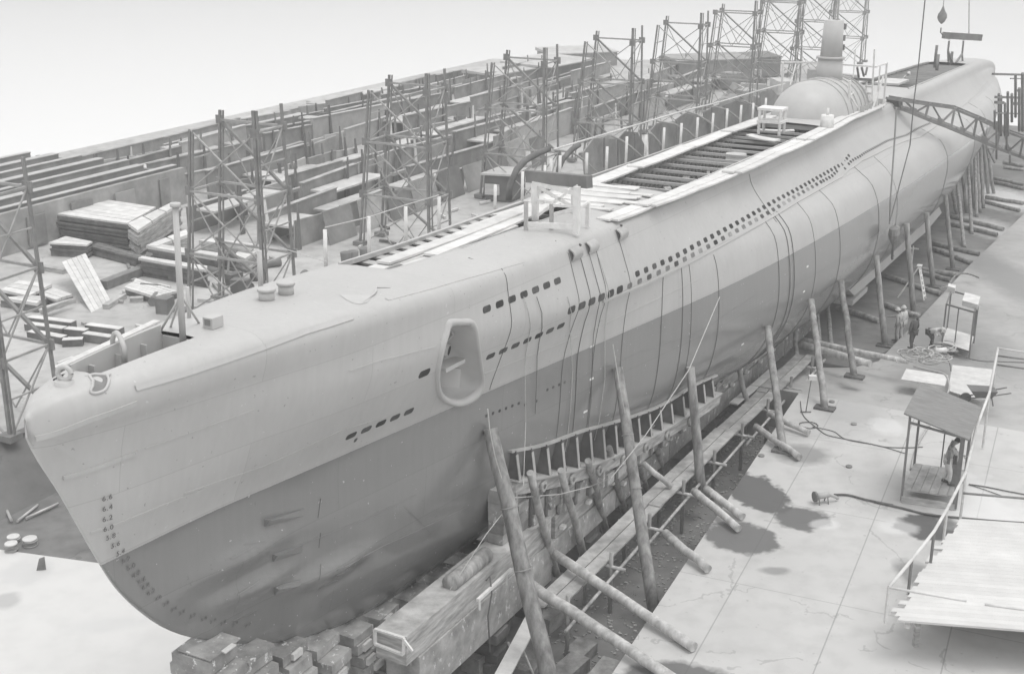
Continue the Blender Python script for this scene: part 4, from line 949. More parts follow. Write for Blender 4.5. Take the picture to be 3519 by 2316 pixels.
shore(1878, 695, 1916, 950, 0, .14, .13, 'log shore on a foot plate on the apron beside the small tripod lamp', plate=True)
shore(1948, 652, 1985, 876, 0, .14, .13, 'log shore on the apron crossing the two long logs', plate=True)
shore(2030, 592, 2056, 805, ZF, .14, .13, 'log shore that the worker in pale overalls is touching', plate=True)
shore(2101, 518, 2122, 727, ZF, .14, .13, 'log shore just in front of the white stepladder', plate=True)
shore(2148, 493, 2168, 667, ZF, .14, .13, 'log shore behind the white stepladder crossing the pale docking keel', plate=True)
shore(2192, 452, 2214, 627, ZF, .13, .12, 'log shore at the after end of the pale docking keel', plate=True)
for i, (a, b_, c, d_) in enumerate([(1780, 290, 1850, 910), (1738, 380, 1780, 610), (1830, 250, 1870, 600), (1882, 150, 1915, 790), (1943, 70, 1960, 640), (1990, 20, 2020, 560), (2020, -20, 2062, 430), (2047, -30, 2112, 430), (1905, 130, 1935, 560), (1960, 40, 1990, 600)]):
    shore((2600 + a / 2.59) / D, (500 + b_ / 2.59) / D, (2600 + c / 2.59) / D, (500 + d_ / 2.59) / D, ZF, .12, .11, 'log shore in the dense group under the stern, %s of them going aft' % ORD[i], tt=3.2)
inner = [(1232, 1098, 1298, 1355), (1303, 1092, 1362, 1310), (1366, 1070, 1408, 1238), (1415, 1040, 1452, 1200), (1482, 1062, 1502, 1140), (1516, 985, 1540, 1105), (1713, 842, 1738, 948), (1846, 752, 1852, 842), (1895, 705, 1903, 800), (1922, 700, 1932, 805)]
for i, (a, b_, c, d_) in enumerate(inner):
    shore(a, b_, c, d_, -1.0 if i < 6 else -.4, .13 if i < 4 else .11, .10, 'short inner log shore behind the plank walkway, %s from the bow' % ORD[i], tt=2.45, ground=1)
# ---- raking logs from the ways out to the apron
RK = [((1215, 1345), (1585, 1590), .16, 0), ((1290, 1288), (1612, 1503), .15, 0), ((1545, 1238), (1645, 1322), .14, 0), ((1612, 1140), (1716, 1228), .13, 0), ((1640, 1135), (1725, 1200), .13, 0), ((1755, 990), (1858, 1062), .12, 0), ((1785, 960), (1880, 1005), .11, 0), ((1475, 1060), (1560, 1130), .10, -.5)]
lab = ['long pale raking log nearest the bow running off the lower frame edge', 'pale raking log with its sawn end on the bare concrete edge', 'short raking log ending at the notch in the apron edge', 'left of two raking logs ending beside the round oil stain', 'right of two raking logs ending beside the round oil stain', 'raking log ending at the stained shore foot', 'raking log above the stained shore foot, by the coiled cable', 'thin log half hidden behind the plank walkway']
for i, (a, b_, r0, z) in enumerate(RK):
    p = at_t(a[0] * D, a[1] * D, 2.2) if i < 2 or i == 7 else atd(a[0], a[1], .34); q = atd(b_[0], b_[1], .16); t = thing('raking_log', q, lab[i], 'log', 'logs raking from the ways to the apron')
    mb = MB(); mb.log(p, q, r0, r0 * .92, 12, .02); mb.build('trunk', M['palelog'], t)
for (a, b_, r0, lb) in (((1858, 800), (2022, 845), .17, 'thick log lying across the step at the apron corner, nearer the camera'), ((1865, 790), (2110, 840), .13, 'long thin log lying across the apron corner toward the rope heap')):
    mb = MB(); mb.log(atd(*a, .1), atd(*b_, .17), r0, r0 * .85, 12); solo(mb, 'log', M['palelog'], lb, 'log', 'logs lying at the apron corner')
# floor logs aft
FL = [(1560, 868, 1980, 965), (1565, 918, 1915, 1045), (1700, 622, 2195, 745), (1690, 690, 2140, 795), (2040, 460, 2375, 515), (2000, 490, 2340, 578), (2100, 290, 2380, 345), (2110, 325, 2380, 385), (1120, 1150, 1640, 1320), (1440, 1100, 1790, 1155), (1450, 1125, 1725, 1195), (720, 1440, 1090, 1560), (1125, 1410, 1460, 1525), (2200, 150, 2380, 185), (2200, 195, 2380, 215), (2060, 1330, 2500, 1460)]
FL = FL[:15]; FL.sort(key=lambda f: toS(at(2600 + f[0] / 2.59, 500 + f[1] / 2.59, -1.6))[0])
for i, (a, b_, c, d_) in enumerate(FL):
    p, q = (2600 + a / 2.59, 500 + b_ / 2.59), (2600 + c / 2.59, 500 + d_ / 2.59); z = -1.4
    for _ in range(10): P_ = at(*p, z + .14); z = ZF(max(34, toS(P_)[0]))
    z2 = z
    for _ in range(10): Q_ = at(*q, z2 + .14); z2 = ZF(max(34, toS(Q_)[0]))
    mb = MB(); mb.log(at(*p, z + .14), at(*q, z2 + .14), .14, .13, 10); solo(mb, 'floor_log', M['log'], 'long log lying across the slip floor among the shore feet, %s of its row' % ORD[i], 'log', 'logs lying across the slip floor')
# ---- plank walkway on bamboo trestles
def plank(p, q, w_, m, label, th=.055, grp='planks of the slip walkway', cat='plank', zt=0, name='plank'):
    mb = MB(); d = (q - p); n = 8; d_ = d.normalized(); a = d_.cross(Vector((0, 0, 1))).normalized() * w_ / 2
    for i in range(n + 1):
        c = p.lerp(q, i / n) + Vector((0, 0, -.03 * math.sin(math.pi * i / n))); mb.v += [c - a, c + a, c + a - Vector((0, 0, th)), c - a - Vector((0, 0, th))]
    for i in range(n):
        for k in range(4): mb.f.append((4 * i + k, 4 * i + (k + 1) % 4, 4 * i + 4 + (k + 1) % 4, 4 * i + 4 + k)); mb.sm.append(False)
    mb.f += [(0, 3, 2, 1), (4 * n, 4 * n + 1, 4 * n + 2, 4 * n + 3)]; mb.sm += [False] * 2
    return solo(mb, name, m, label, cat, grp, p)
zw = lambda s: .15 - .012 * (s - 12)
def W_(s_, t_, dz=0): return S(s_, t_, zw(s_) + dz)
tP = interp; TP = [(11.5, 3.0), (13, 3.02), (20.3, 3.1), (36, 3.45)]
segs = [(12.3, 19.6), (19.2, 26.6), (26.2, 31.5), (31.1, 36.2)]
names = ['nearest the bow', 'beside the second large shore', 'beside the third large shore', 'farthest aft']
for i, (a, b_) in enumerate(segs):
    for j, off in enumerate((-.22, .2)):
        plank(W_(a + j * .3, tP(TP, a) + off, .05 * (i % 2)), W_(b_ + j * .2, tP(TP, b_) + off, .05 * (i % 2)), .38, M['wood'], '%s walkway plank, %s' % ('inner' if j == 0 else 'outer', names[i]))
plank(S(8.2, 3.0, -1.3), S(12.2, 2.75, -.1), .42, M['palewood'], 'single pale plank sloping down from the walkway end to the lower frame edge')
plank(W_(29.2, 2.62, .1), W_(33.6, 2.8, .1), .34, M['palewood'], 'short round ended plank lying inside the walkway', grp=None)
for i in range(9):
    s_ = 12.6 + i * 2.85; t = thing('trestle', S(s_, 3.4, -1.6), 'rough pole trestle carrying the walkway, %s from the bow' % ORD[i], 'trestle', 'pole trestles under the walkway')
    z = zw(s_) - .16; tt = tP(TP, s_)
    mb = MB(); mb.tube([S(s_, tt - .5, z + .02), S(s_ + .1, tt + .95, z - .04)], .055, 8); mb.build('cross_pole', M['palelog'], t)
    for q in (-.32, .5):
        mb = MB(); mb.tube([S(s_ + .08, tt + q, -1.6), S(s_ + .08, tt + q, z + (.45 if q > 0 else .1))], .06, 8); mb.build('upright', M['log'], t)
for i in range(5):
    s_ = 12.3 + i * 4.9; mb = MB(); a, b_ = S(s_, tP(TP, s_) + .62, zw(s_) - .6), S(s_ + 5.2, tP(TP, s_ + 5) + .62, zw(s_ + 5) - .3)
    mb.tube([a, b_], .05, 8); solo(mb, 'ledger_pole', M['palelog'], 'long thin pole tied along the outer side of the trestles, %s from the bow' % ORD[i], 'pole', 'ledger poles beside the walkway')
# small ladder at lower middle, white frame and hand cart rail near the way end
def ladder(p, q, w_dir, n, r, m, label, name='ladder', rung=.018):
    t = thing(name, p, label, 'ladder')
    for s_ in (0, 1): mb = MB(); mb.tube([p + w_dir * s_, q + w_dir * s_], r, 6); mb.build('rail', M[m], t)
    for i in range(n): mb = MB(); c = p.lerp(q, (i + .5) / n); mb.tube([c, c + w_dir], rung, 5); mb.build('rung', M[m], t)
    return t
ladder(atd(1222, 1590, -1.6), atd(1180, 1490, -.6), ey * .4, 5, .035, 'wood', 'short wooden ladder leaning in the trench at the lower frame edge')
t = thing('hanging_frame', H(6.9, 1.6, .8), 'white painted rectangular timber frame hung on the bare way end nearest the bow', 'frame')
c = [at_t(*C2(1240, 1170), 1.3), at_t(*C2(1495, 1250), 2.15), at_t(*C2(1490, 1395), 2.15), at_t(*C2(1245, 1300), 1.3)]
for i in range(4): mb = MB(); mb.beam(c[i], c[(i + 1) % 4], .05, .08, Vector((SP, CP, 0))); mb.build('frame_bar', M['white'], t)
mb = MB(); mb.beam(c[1] - Vector((0, 0, .05)), c[1] + ey * .22 - Vector((0, 0, .28)), .05, .06); mb.build('frame_strut', M['white'], t)
t = thing('white_rail', H(9.5, 2.4, .9), 'white railed timber skid with rope lashings beside the bare way end', 'rail')
a, b_ = at_t(*C2(2140, 920), 2.45), at_t(*((1600 + 400 / 2.542), 1700 + 650 / 2.542), 2.45)
mb = MB(); mb.beam(a, b_, .08, .08); mb.build('rail_bar', M['white'], t)
for u in (.05, .85): mb = MB(); c_ = a.lerp(b_, u); mb.beam(c_, c_ - Vector((0, 0, .32)), .05, .05); mb.build('rail_post', M['white'], t)
mb = MB(); c_ = at_t(*C2(1900, 880), 1.7); mb.box(c_, ex * .27, ey * .3, ez * .02); solo(mb, 'pale_board', M['palewood'], 'small square pale board lying on top of the bare way timber', 'board')
mb = MB(); a = H(9.4, 1.75, .98); b_ = H(11.3, 1.75, .96); mb.tube([a, b_], .22, 14); solo(mb, 'canvas_roll', M['log'], 'rolled grey canvas bundle lying on the way timber behind the thickest shore', 'roll', None, None, True)
c0 = H(10.3, 2.3, .8)
mb = MB(); mb.tube([c0, c0 + Vector((.1, 0, .12)), c0 + Vector((.15, -.1, -.3)), c0 + Vector((.05, -.2, -.9)), c0 + Vector((.1, -.3, -1.9))], .022, 6); solo(mb, 'cable', M['drope'], 'dark hanging cable looped over the bare way timber', 'cable')
mb = MB(); c_ = atd(1005, 1570, -1.3); mb.tube([c_, atd(1012, 1500, -.6)], .13, 12, .12); solo(mb, 'pale_log_stub', M['palelog'], 'short pale round log standing tilted at the lower frame edge', 'log')
M['steel2'] = mat('stored_plate_light', .34, .7, .3, .9, fine=.2)
# ================================================================ YARD BEYOND THE SUBMARINE
ML = lambda x: 589 - .2276 * x
ru = Vector((SP, CP, 0))
def tower(s0, label, dense=1):
    base = [S(s0, -23.5, 0), S(s0, -19.0, 0), S(s0 + 2.3, -19.0, 0), S(s0 + 2.3, -23.6, 0)]
    x = proj(base[1])[0]; yl = max(-30, ML(x)) if x < 2600 else -60
    ht_ = min(34, hgt(base[1], yl)); htl = min(34, hgt(base[0], max(-60, ML(proj(base[0])[0]))))
    t = thing('lattice_tower', (base[0] + base[2]) / 2, label, 'tower', 'lattice towers along the slip')
    def leg(i, z):
        b = base[i]; k = z / 20.0
        dt = (2.0, .1, -.35, 1.9)[i] * k; ds = (.25, 0, -.2, 0)[i] * k
        return b + ey * dt + ru * ds + Vector((0, 0, z))
    hs = [htl, ht_, ht_, (htl + ht_) / 2]
    for i in range(4):
        mb = MB(); mb.beam(leg(i, 0), leg(i, hs[i]), .11 if i != 1 else .15, .11, ru); lg = mb.build('leg', M['twr'], t)
        for q_ in ((.24, 0),) if i != 2 else ():
            mb = MB(); mb.beam(leg(i, 0) + ey * q_[0], leg(i, hs[i]) + ey * (q_[0] * .75), .05, .09, ru); mb.build('twin_flange', M['twr'], lg if False else t)
        mb = MB(); mb.box(leg(i, .12), ru * .3, ey * .3, (0, 0, .12)); mb.build('foot', M['twr'], lg)
    z = 2.9; n = 0; H_ = max(ht_, htl)
    while z < H_ + 1:
        for (a, b, w_) in ((0, 1, .1), (3, 2, .1), (1, 2, .08), (0, 3, .08)):
            if z < min(hs[a], hs[b]): mb = MB(); mb.beam(leg(a, z), leg(b, z), w_, w_); mb.build('strut', M['twrl'], t)
        for (a, b, w_) in ((0, 1, .07), (1, 0, .07), (2, 3, .14), (1, 2, .06)):
            z1, z2 = z - 2.9, z; z2 = min(z2, hs[b]); 
            if z1 < hs[a] - .4: mb = MB(); mb.beam(leg(a, z1), leg(b, z2), w_, w_ * .8); mb.build('brace', M['twr'] if w_ > .1 else M['twrl'], t)
        for i in range(4):
            if z < hs[i]: mb = MB(); mb.box(leg(i, z), ru * .04, ey * .22, (0, 0, .2)); mb.build('gusset', M['twr'], t)
        for (a, b) in ((1, 2), (0, 3)):
            if z - 1.45 < min(hs[a], hs[b]): mb = MB(); mb.beam(leg(a, z - 1.45), leg(b, z - 1.45), .05, .06); mb.build('lacing_bar', M['twrl'], t)
        for (a, b) in ((0, 1), (3, 2)):
            if z < min(hs[a], hs[b]): mb = MB(); mb.beam(leg(a, z - 2.9).lerp(leg(b, z - 2.9), .5), leg(a, z), .045, .05); mb.build('lacing_bar', M['twrl'], t); mb = MB(); mb.beam(leg(a, z - 2.9).lerp(leg(b, z - 2.9), .5), leg(b, z), .045, .05); mb.build('lacing_bar', M['twrl'], t)
        z += 2.9; n += 1
    return t
M['twr'] = mat('tower_iron', .235, .7, .25, 2, fine=.05); M['twrl'] = mat('tower_iron_pale', .36, .7, .2, 2, fine=.05)
tl = ['lattice tower at the left edge of the picture, nearest the camera', 'lattice tower behind the bow with lumber stacked at its foot', 'lattice tower standing in front of the plate racks, third from the camera', 'lattice tower behind the small canvas roofed hut', 'lattice tower behind the white handrail posts, fifth from the camera', 'hazy lattice tower before the pale sheds, sixth from the camera', 'hazy lattice tower just left of the canvas tent', 'hazy lattice tower right of the canvas tent', 'faint lattice tower against the sky', 'faintest lattice tower, farthest of the row']
for s0, lb in zip((13.9, 28.4, 42.5, 56.2, 70.0, 83.8, 97.6, 111.5, 125, 139), tl): tower(s0, lb)
# plate racks
rr = random.Random(21)
NPOST = 0
for r in range(13):
    t_ = -26.2 - 2.5 * r; s_ = (40 if r < 4 else 47.6); hr_ = rr.uniform(1.3, 2.1); k = 0; smax = 118 - r * 2
    while s_ < smax:
        ln = rr.choice([rr.uniform(1.4, 4), rr.uniform(5, 11), rr.uniform(5, 11)]); h = hr_ * rr.uniform(.86, 1.14); pb_ = S(s_, t_ - 1, 0); hm_ = hgt(pb_, ML(proj(pb_)[0])); h = min(h, hm_ - .05)
        if h < .5 or pb_.y > 146: s_ += ln; continue
        x_ = proj(S(s_ + ln / 2, t_, h)); 
        if rr.random() < .86:
            lean = rr.uniform(-.12, .12); w0 = rr.uniform(.06, .25); m_ = rr.choice(['plate', 'steel2', 'dplate', 'plate', 'steel2', 'psteel'])
            a, b = S(s_, t_, 0), S(s_ + ln, t_, 0); tp = Vector((0, 0, h)) + ey * lean; h2 = Vector((0, 0, h + rr.uniform(-.25, .25))) + ey * lean
            mb = MB(); mb.box8([a, b, b + ey * w0, a + ey * w0, a + tp, b + h2, b + h2 + ey * w0, a + tp + ey * w0])
            lb = '%s steel plate on edge, %s along the %s row behind the towers' % ({'plate': 'mid grey', 'steel2': 'light grey', 'dplate': 'dark', 'psteel': 'pale'}[m_], ORD[min(k, 19)], ORD[r]); k += 1
            o_ = solo(mb, 'stored_plate', M[m_], lb, 'steel plate', 'steel plates standing in the racks', a)
            if ln > 4: mb = MB(); mb.beam(a + tp + ey * (w0 / 2) + Vector((0, 0, .03)), b + h2 + ey * (w0 / 2) + Vector((0, 0, .03)), w0 + .16, .05); o2 = mb.build('edge_flange', M[rr.choice(['steel2', 'psteel', 'plate'])], o_, a)
        for q in range(rr.choice([1, 1, 2, 2])):
            if NPOST >= 290: break
            NPOST += 1
            sp_ = s_ + rr.uniform(0, ln); hp = min(h + rr.uniform(.2, 1.1), hm_); mb = MB(); c = S(sp_, t_ + .35, 0); wt = rr.uniform(.025, .06); wb = wt + rr.uniform(.10, .18); ln_ = ey * rr.uniform(-.25, .1)
            mb.box8([c - ru * wb, c + ru * wb, c + ru * wb + ey * .08, c - ru * wb + ey * .08, c - ru * wt + ln_ + Vector((0, 0, hp)), c + ru * wt + ln_ + Vector((0, 0, hp)), c + ru * wt + ey * .08 + ln_ + Vector((0, 0, hp)), c - ru * wt + ey * .08 + ln_ + Vector((0, 0, hp))])
            pm = rr.choice(['dsteel', 'steel', 'dplate', 'white'] if rr.random() < .35 else ['dsteel', 'steel', 'dplate'])
            solo(mb, 'rack_post', M[pm], 'narrow tapered post in the %s plate row behind the towers' % ORD[r], 'post', 'tapered posts of the plate racks', c)
        if rr.random() < .30:
            mb = MB(); mb.box(S(s_ + ln / 2, t_ - 1.4, h * .7), ru * ln * .45, ey * rr.uniform(.5, 1.1), (0, 0, .06)); solo(mb, 'flat_plate', M['lplate'], 'pale flat plate lying across the %s plate row behind the towers' % ORD[r], 'steel plate', 'flat pale plates on the racks')
        elif rr.random() < .35:
            mb = MB(); mb.box(S(s_ + ln / 2, t_ - 1.2, h * .6), ru * ln * .5, ey * .12, (0, 0, .1)); solo(mb, 'channel_bar', M['psteel'], 'long pale channel bar lying on the %s plate row behind the towers' % ORD[r], 'steel bar', 'channel bars on the racks')
        s_ += ln + rr.choice([.05, .1, .3, 1.2])
# long bundle rack at the left
t = thing('beam_rack', S(38, -47, 0), 'long low rack of parallel steel beams with a stained plate side, behind the lumber', 'rack')
mb = MB(); mb.box8([S(24, -39.0, 0), S(46, -39.0, 0), S(46, -39.3, 0), S(24, -39.3, 0), S(24, -39.0, 2.3), S(46, -39.0, 2.3), S(46, -39.3, 2.3), S(24, -39.3, 2.3)]); mb.build('side_plate', M['plate'], t)
mb = MB(); mb.box8([S(46, -39.35, 0), S(46.3, -39.35, 0), S(46.3, -52, 0), S(46, -52, 0), S(46, -39.35, 1.9), S(46.3, -39.35, 1.9), S(46.3, -52, 1.9), S(46, -52, 1.9)]); mb.build('end_plate', M['dplate'], t)
mb = MB(); mb.box8([S(24, -39.35, 1.5), S(45.9, -39.35, 1.5), S(45.9, -52, 1.5), S(24, -52, 1.5), S(24, -39.35, 1.6), S(45.9, -39.35, 1.6), S(45.9, -52, 1.6), S(24, -52, 1.6)]); mb.build('rack_bed', M['plate'], t)
for i in range(7):
    tt = -39.6 - i * 1.9; a = 24; b = 46 - rr.uniform(0, 1.5); mb = MB(); mb.box(S((a + b) / 2, tt, 2.15), ru * (b - a) / 2, ey * (.14 + .1 * (i % 2)), (0, 0, .28)); bm = mb.build('beam', M['plate'], t)
    mb = MB(); mb.box(S((a + b) / 2, tt, 2.46), ru * (b - a) / 2, ey * (.3 if i % 2 else .2), (0, 0, .025)); mb.build('beam_flange', M['psteel'], bm)
for i in range(6): mb = MB(); mb.box(S(27 + i * 3.4, -38.9, 1.0), ru * rr.uniform(.3, .9), ey * .05, (0, 0, rr.uniform(.7, 1.1))); mb.build('leaning_panel', M[('dplate', 'psteel', 'plate')[i % 3]], t)
# lumber
def stack(quad, zt, zb, layers, mt_, ms, label, name='lumber_stack', grp='lumber stacks behind the bow', boards=5, fullpx=True):
    q = [at(x, y, zt) for x, y in quad]; c = sum(q, Vector()) / 4; t = thing(name, Vector((c.x, c.y, zb)), label, 'lumber', grp)
    for k in range(layers):
        z0 = zb + (zt - zb) * k / layers; z1 = zb + (zt - zb) * (k + 1) / layers - .008; top = k == layers - 1; j = 0 if top else rr.uniform(-.07, .07); d = [(p - c) * (1 + j) for p in q]
        mb = MB(); off = Vector((rr.uniform(-.06, .06), rr.uniform(-.06, .06), 0)) if not top else Vector()
        P = [Vector((c.x, c.y, 0)) + Vector((v.x, v.y, 0)) + off for v in d]
        if top and boards > 1:
            for b in range(boards):
                u0, u1 = b / boards, (b + .93) / boards; A, B_ = P[0].lerp(P[1], u0), P[3].lerp(P[2], u0); A2, B2 = P[0].lerp(P[1], u1), P[3].lerp(P[2], u1); e_ = rr.uniform(-.02, .03); A -= (B_ - A) * e_; A2 -= (B2 - A2) * e_
                mb = MB(); mb.box8([v + Vector((0, 0, z0)) for v in (A, A2, B2, B_)] + [v + Vector((0, 0, z1 + rr.uniform(-.01, .01))) for v in (A, A2, B2, B_)]); mb.build('board', mt_, t)
        else:
            mb.box8([v + Vector((0, 0, z0)) for v in P] + [v + Vector((0, 0, z1)) for v in P]); mb.build('layer', ms, t)
    return t
C1 = lambda x, y: (x / 2.61, 500 + y / 2.61)
W = M['palewood']; Dk = M['darkwood']
stack([C1(470, 605), C1(880, 470), C1(1400, 550), C1(1140, 695)], 1.55, 0, 14, W, Dk, 'big stack of dark ended boards under a pale flat cover', boards=6)
stack([C1(1150, 700), C1(1550, 505), C1(1610, 515), C1(1235, 760)], 1.6, .3, 8, W, M['wood'], 'narrow pile of pale round timbers right of the big stack', boards=3)
stack([C1(1310, 895), C1(1680, 745), C1(1700, 790), C1(1400, 900)], .95, 0, 5, W, M['wood'], 'stack corner of pale timbers behind the white jackstaff', boards=2)
stack([C1(1330, 905), C1(1420, 880), C1(1960, 960), C1(1940, 1010)], .9, 0, 6, W, Dk, 'long timbers stacked crosswise behind the white jackstaff', boards=2)
stack([C1(1255, 1010), C1(1290, 990), C1(1860, 1075), C1(1850, 1115)], .95, 0, 7, W, Dk, 'lower front row of long dark timbers with pale tops', boards=2)
stack([C1(440, 870), C1(600, 812), C1(830, 860), C1(780, 890)], .75, 0, 7, W, Dk, 'low dark board pile in front of the big stack, half covered', boards=2)
stack([C1(780, 895), C1(900, 870), C1(1300, 990), C1(1230, 1010)], .5, 0, 5, Dk, Dk, 'heap of dark slats between the big stack and the leaning panel', boards=5)
stack([C1(1120, 1270), C1(1230, 1190), C1(1590, 1300), C1(1390, 1352)], .42, 0, 3, W, Dk, 'fanned pale sheets on a low pile left of the jackstaff foot', boards=5)
stack([C1(0, 1290), C1(180, 1205), C1(470, 1240), C1(255, 1345)], .55, 0, 4, W, Dk, 'pale flat sheets on a low pile near the left tower', boards=3)
stack([C1(10, 1360), C1(260, 1345), C1(410, 1345), C1(330, 1410)], .5, 0, 3, W, Dk, 'second row of pale sheets nearer the camera by the left tower', boards=3)
stack([C1(350, 1330), C1(480, 1270), C1(650, 1330), C1(500, 1380)], .4, 0, 3, W, Dk, 'small pale board pile between the sheets and the leaning panel', boards=3)
stack([C1(340, 1455), C1(560, 1390), C1(690, 1360), C1(360, 1475)], .5, .25, 2, W, M['wood'], 'single long pale timber in front of the board piles', boards=1)
stack([C1(1790, 850), C1(1900, 830), C1(2280, 880), C1(2250, 915)], 1.1, 0, 6, W, M['wood'], 'long pale timbers seen through the second lattice tower', boards=3)
stack([C1(1900, 900), C1(2000, 880), C1(2300, 950), C1(2200, 1010)], .8, 0, 6, W, M['wood'], 'broken pale boards seen low through the second lattice tower', boards=4)
stack([C1(105, 615), C1(200, 590), C1(360, 605), C1(230, 640)], 1.0, 0, 3, M['psteel'], M['steel'], 'bench of scrap iron left of the big lumber stack', grp=None, name='scrap_bench', boards=2)
# baulks
BK = [((245, -25), (640, 25), 60), ((222, 35), (560, 80), 60), ((245, 105), (555, 160), 60), ((765, 45), (1070, 85), 60), ((575, 85), (760, 105), 55), ((740, 125), (985, 160), 70), ((560, 195), (745, 185), 50)]
bl_ = ['uppermost dark baulk of the small pile', 'second dark baulk of the small pile', 'lowest left dark baulk of the small pile', 'dark baulk at the right top of the pile', 'short dark baulk in the middle of the pile', 'dark baulk at the lower right of the pile', 'small tilted baulk nearest the bow']
for (a, b_, h), lb in zip(BK, bl_):
    p, q = at(a[0] / 2.61, 1100 + (a[1] + h) / 2.61, 0), at(b_[0] / 2.61, 1100 + (b_[1] + h) / 2.61, 0); hh = .30 if h < 65 else .36; d = (q - p).normalized(); n_ = Vector((-d.y, d.x, 0))
    if n_.y < 0: n_ = -n_
    mb = MB(); mb.box((p + q) / 2 + n_ * .2 + Vector((0, 0, hh / 2 + .0)), (q - p) / 2, n_ * .2, (0, 0, hh / 2)); t = thing('baulk', p, lb, 'timber', 'dark baulks on the yard ground'); mb.build('timber', M['darkwood'], t)
    mb = MB(); mb.box((p + q) / 2 + n_ * .2 + Vector((0, 0, hh + .012)), (q - p) / 2 * .99, n_ * .19, (0, 0, .01)); mb.build('pale_top', M['palewood'], t)  # thin pale sheet over the baulk's upper face
for (x0, y0, x1, y1), lb in zip([(360, 1110, 590, 1150), (950, 1470, 1110, 1370), (1170, 1405, 1290, 1400)], ['lone baulk left of the leaning panel', 'baulk lying right of the leaning panel foot', 'small baulk under the fanned sheets']):
    p, q = at(*C1(x0, y0), 0), at(*C1(x1, y1), 0); mb = MB(); mb.beam(p + Vector((0, 0, .12)), q + Vector((0, 0, .12)), .32, .24); solo(mb, 'short_baulk', M['wood'], lb, 'timber', None)
# leaning boarded panel
cs = [at(*C1(820, 1500), 0), at(*C1(1000, 1400), 0), at(*C1(770, 965), 1.15), at(*C1(555, 1045), 1.15)]
t = thing('board_panel', cs[0], 'pale boarded panel leaning at a slant against the lumber', 'panel')
for i in range(5):
    u0, u1 = i / 5, (i + .93) / 5; q = [cs[0].lerp(cs[1], u0), cs[0].lerp(cs[1], u1), cs[3].lerp(cs[2], u1), cs[3].lerp(cs[2], u0)]; mb = MB(); nn = (q[1] - q[0]).cross(q[3] - q[0]).normalized(); mb.poly(q, .05, nn if nn.z > 0 else -nn); mb.build('board', M['palewood'], t)
# channel girder by the slip edge
mb = MB(); p, q = at(*C1(930, 1292), 0), at(*C1(1268, 1160), 0); mb.beam(p + Vector((0, 0, .22)), q + Vector((0, 0, .22)), .5, .44); solo(mb, 'channel_girder', M['steel'], 'grey channel girder lying right of the leaning panel', 'girder')
a, b_ = at(192, 1269, .8), at(540, 1106, .8); a0 = a - (b_ - a) * .0
t = thing('plate_fence', Vector((a.x, a.y, 0)), 'long low grey plate fence with a pale coping behind the bow well', 'fence')
mb = MB(); mb.box8([Vector((a.x, a.y, -1.6)), Vector((b_.x, b_.y, -1.6)), Vector((b_.x, b_.y, -1.6)) - ey * .1, Vector((a.x, a.y, -1.6)) - ey * .1, a, b_, b_ - ey * .1, a - ey * .1]); mb.build('plate', M['steel'], t)
mb = MB(); mb.beam(a + Vector((0, 0, .04)), b_ + Vector((0, 0, .04)), .35, .08); mb.build('coping', M['palewood'], t)
mb = MB(); mb.beam(at(10, 1505, .1), at(85, 1470, .1), .25, .2); solo(mb, 'edge_beam', M['psteel'], 'pale beam end along the dark bank at the left edge', 'beam')
# discs on the head floor
for i, (x, y, r, n, lb) in enumerate([(49, 1834, .2, 4, 'small stack of round pale discs at the left edge, rear one'), (105, 1846, .23, 5, 'larger stack of round pale discs near the left edge'), (40, 1866, .2, 6, 'stack of round pale discs at the left edge, nearest the camera')]):
    c = at(x, y + 26, -1.59); t = thing('disc_stack', c, lb, 'disc stack', 'stacks of round discs')
    for k in range(n): mb = MB(); o_ = Vector((rr.uniform(-.02, .02), rr.uniform(-.02, .02), 0)); mb.tube([c + o_ + Vector((0, 0, k * .05)), c + o_ + Vector((0, 0, k * .05 + .04))], r, 20); mb.build('disc', M['palewood'] if k == n - 1 else M['wood'], t)
c = at(125, 1960, -1.59); mb = MB(); mb.poly([c, c + Vector((.28, .05, 0)), c + Vector((.28, .05, .45)), c + Vector((.12, .02, .4))], .03, Vector((0, -1, 0))); solo(mb, 'triangular_plate', M['steel'], 'small triangular grey plate standing on the white floor left of the bow', 'plate')
for i, (x0, y0, x1, y1) in enumerate([(60, 1790, 130, 1735), (90, 1780, 200, 1730), (0, 1700, 40, 1790)]):
    mb = MB(); mb.tube([at(x0, y0, -1.5), at(x1, y1, -1.5)], .05, 7); solo(mb, 'bank_pole', M['wood'], 'thin pole lying at the foot of the dark bank, %s from the left' % ORD[i], 'pole', 'poles by the bank')
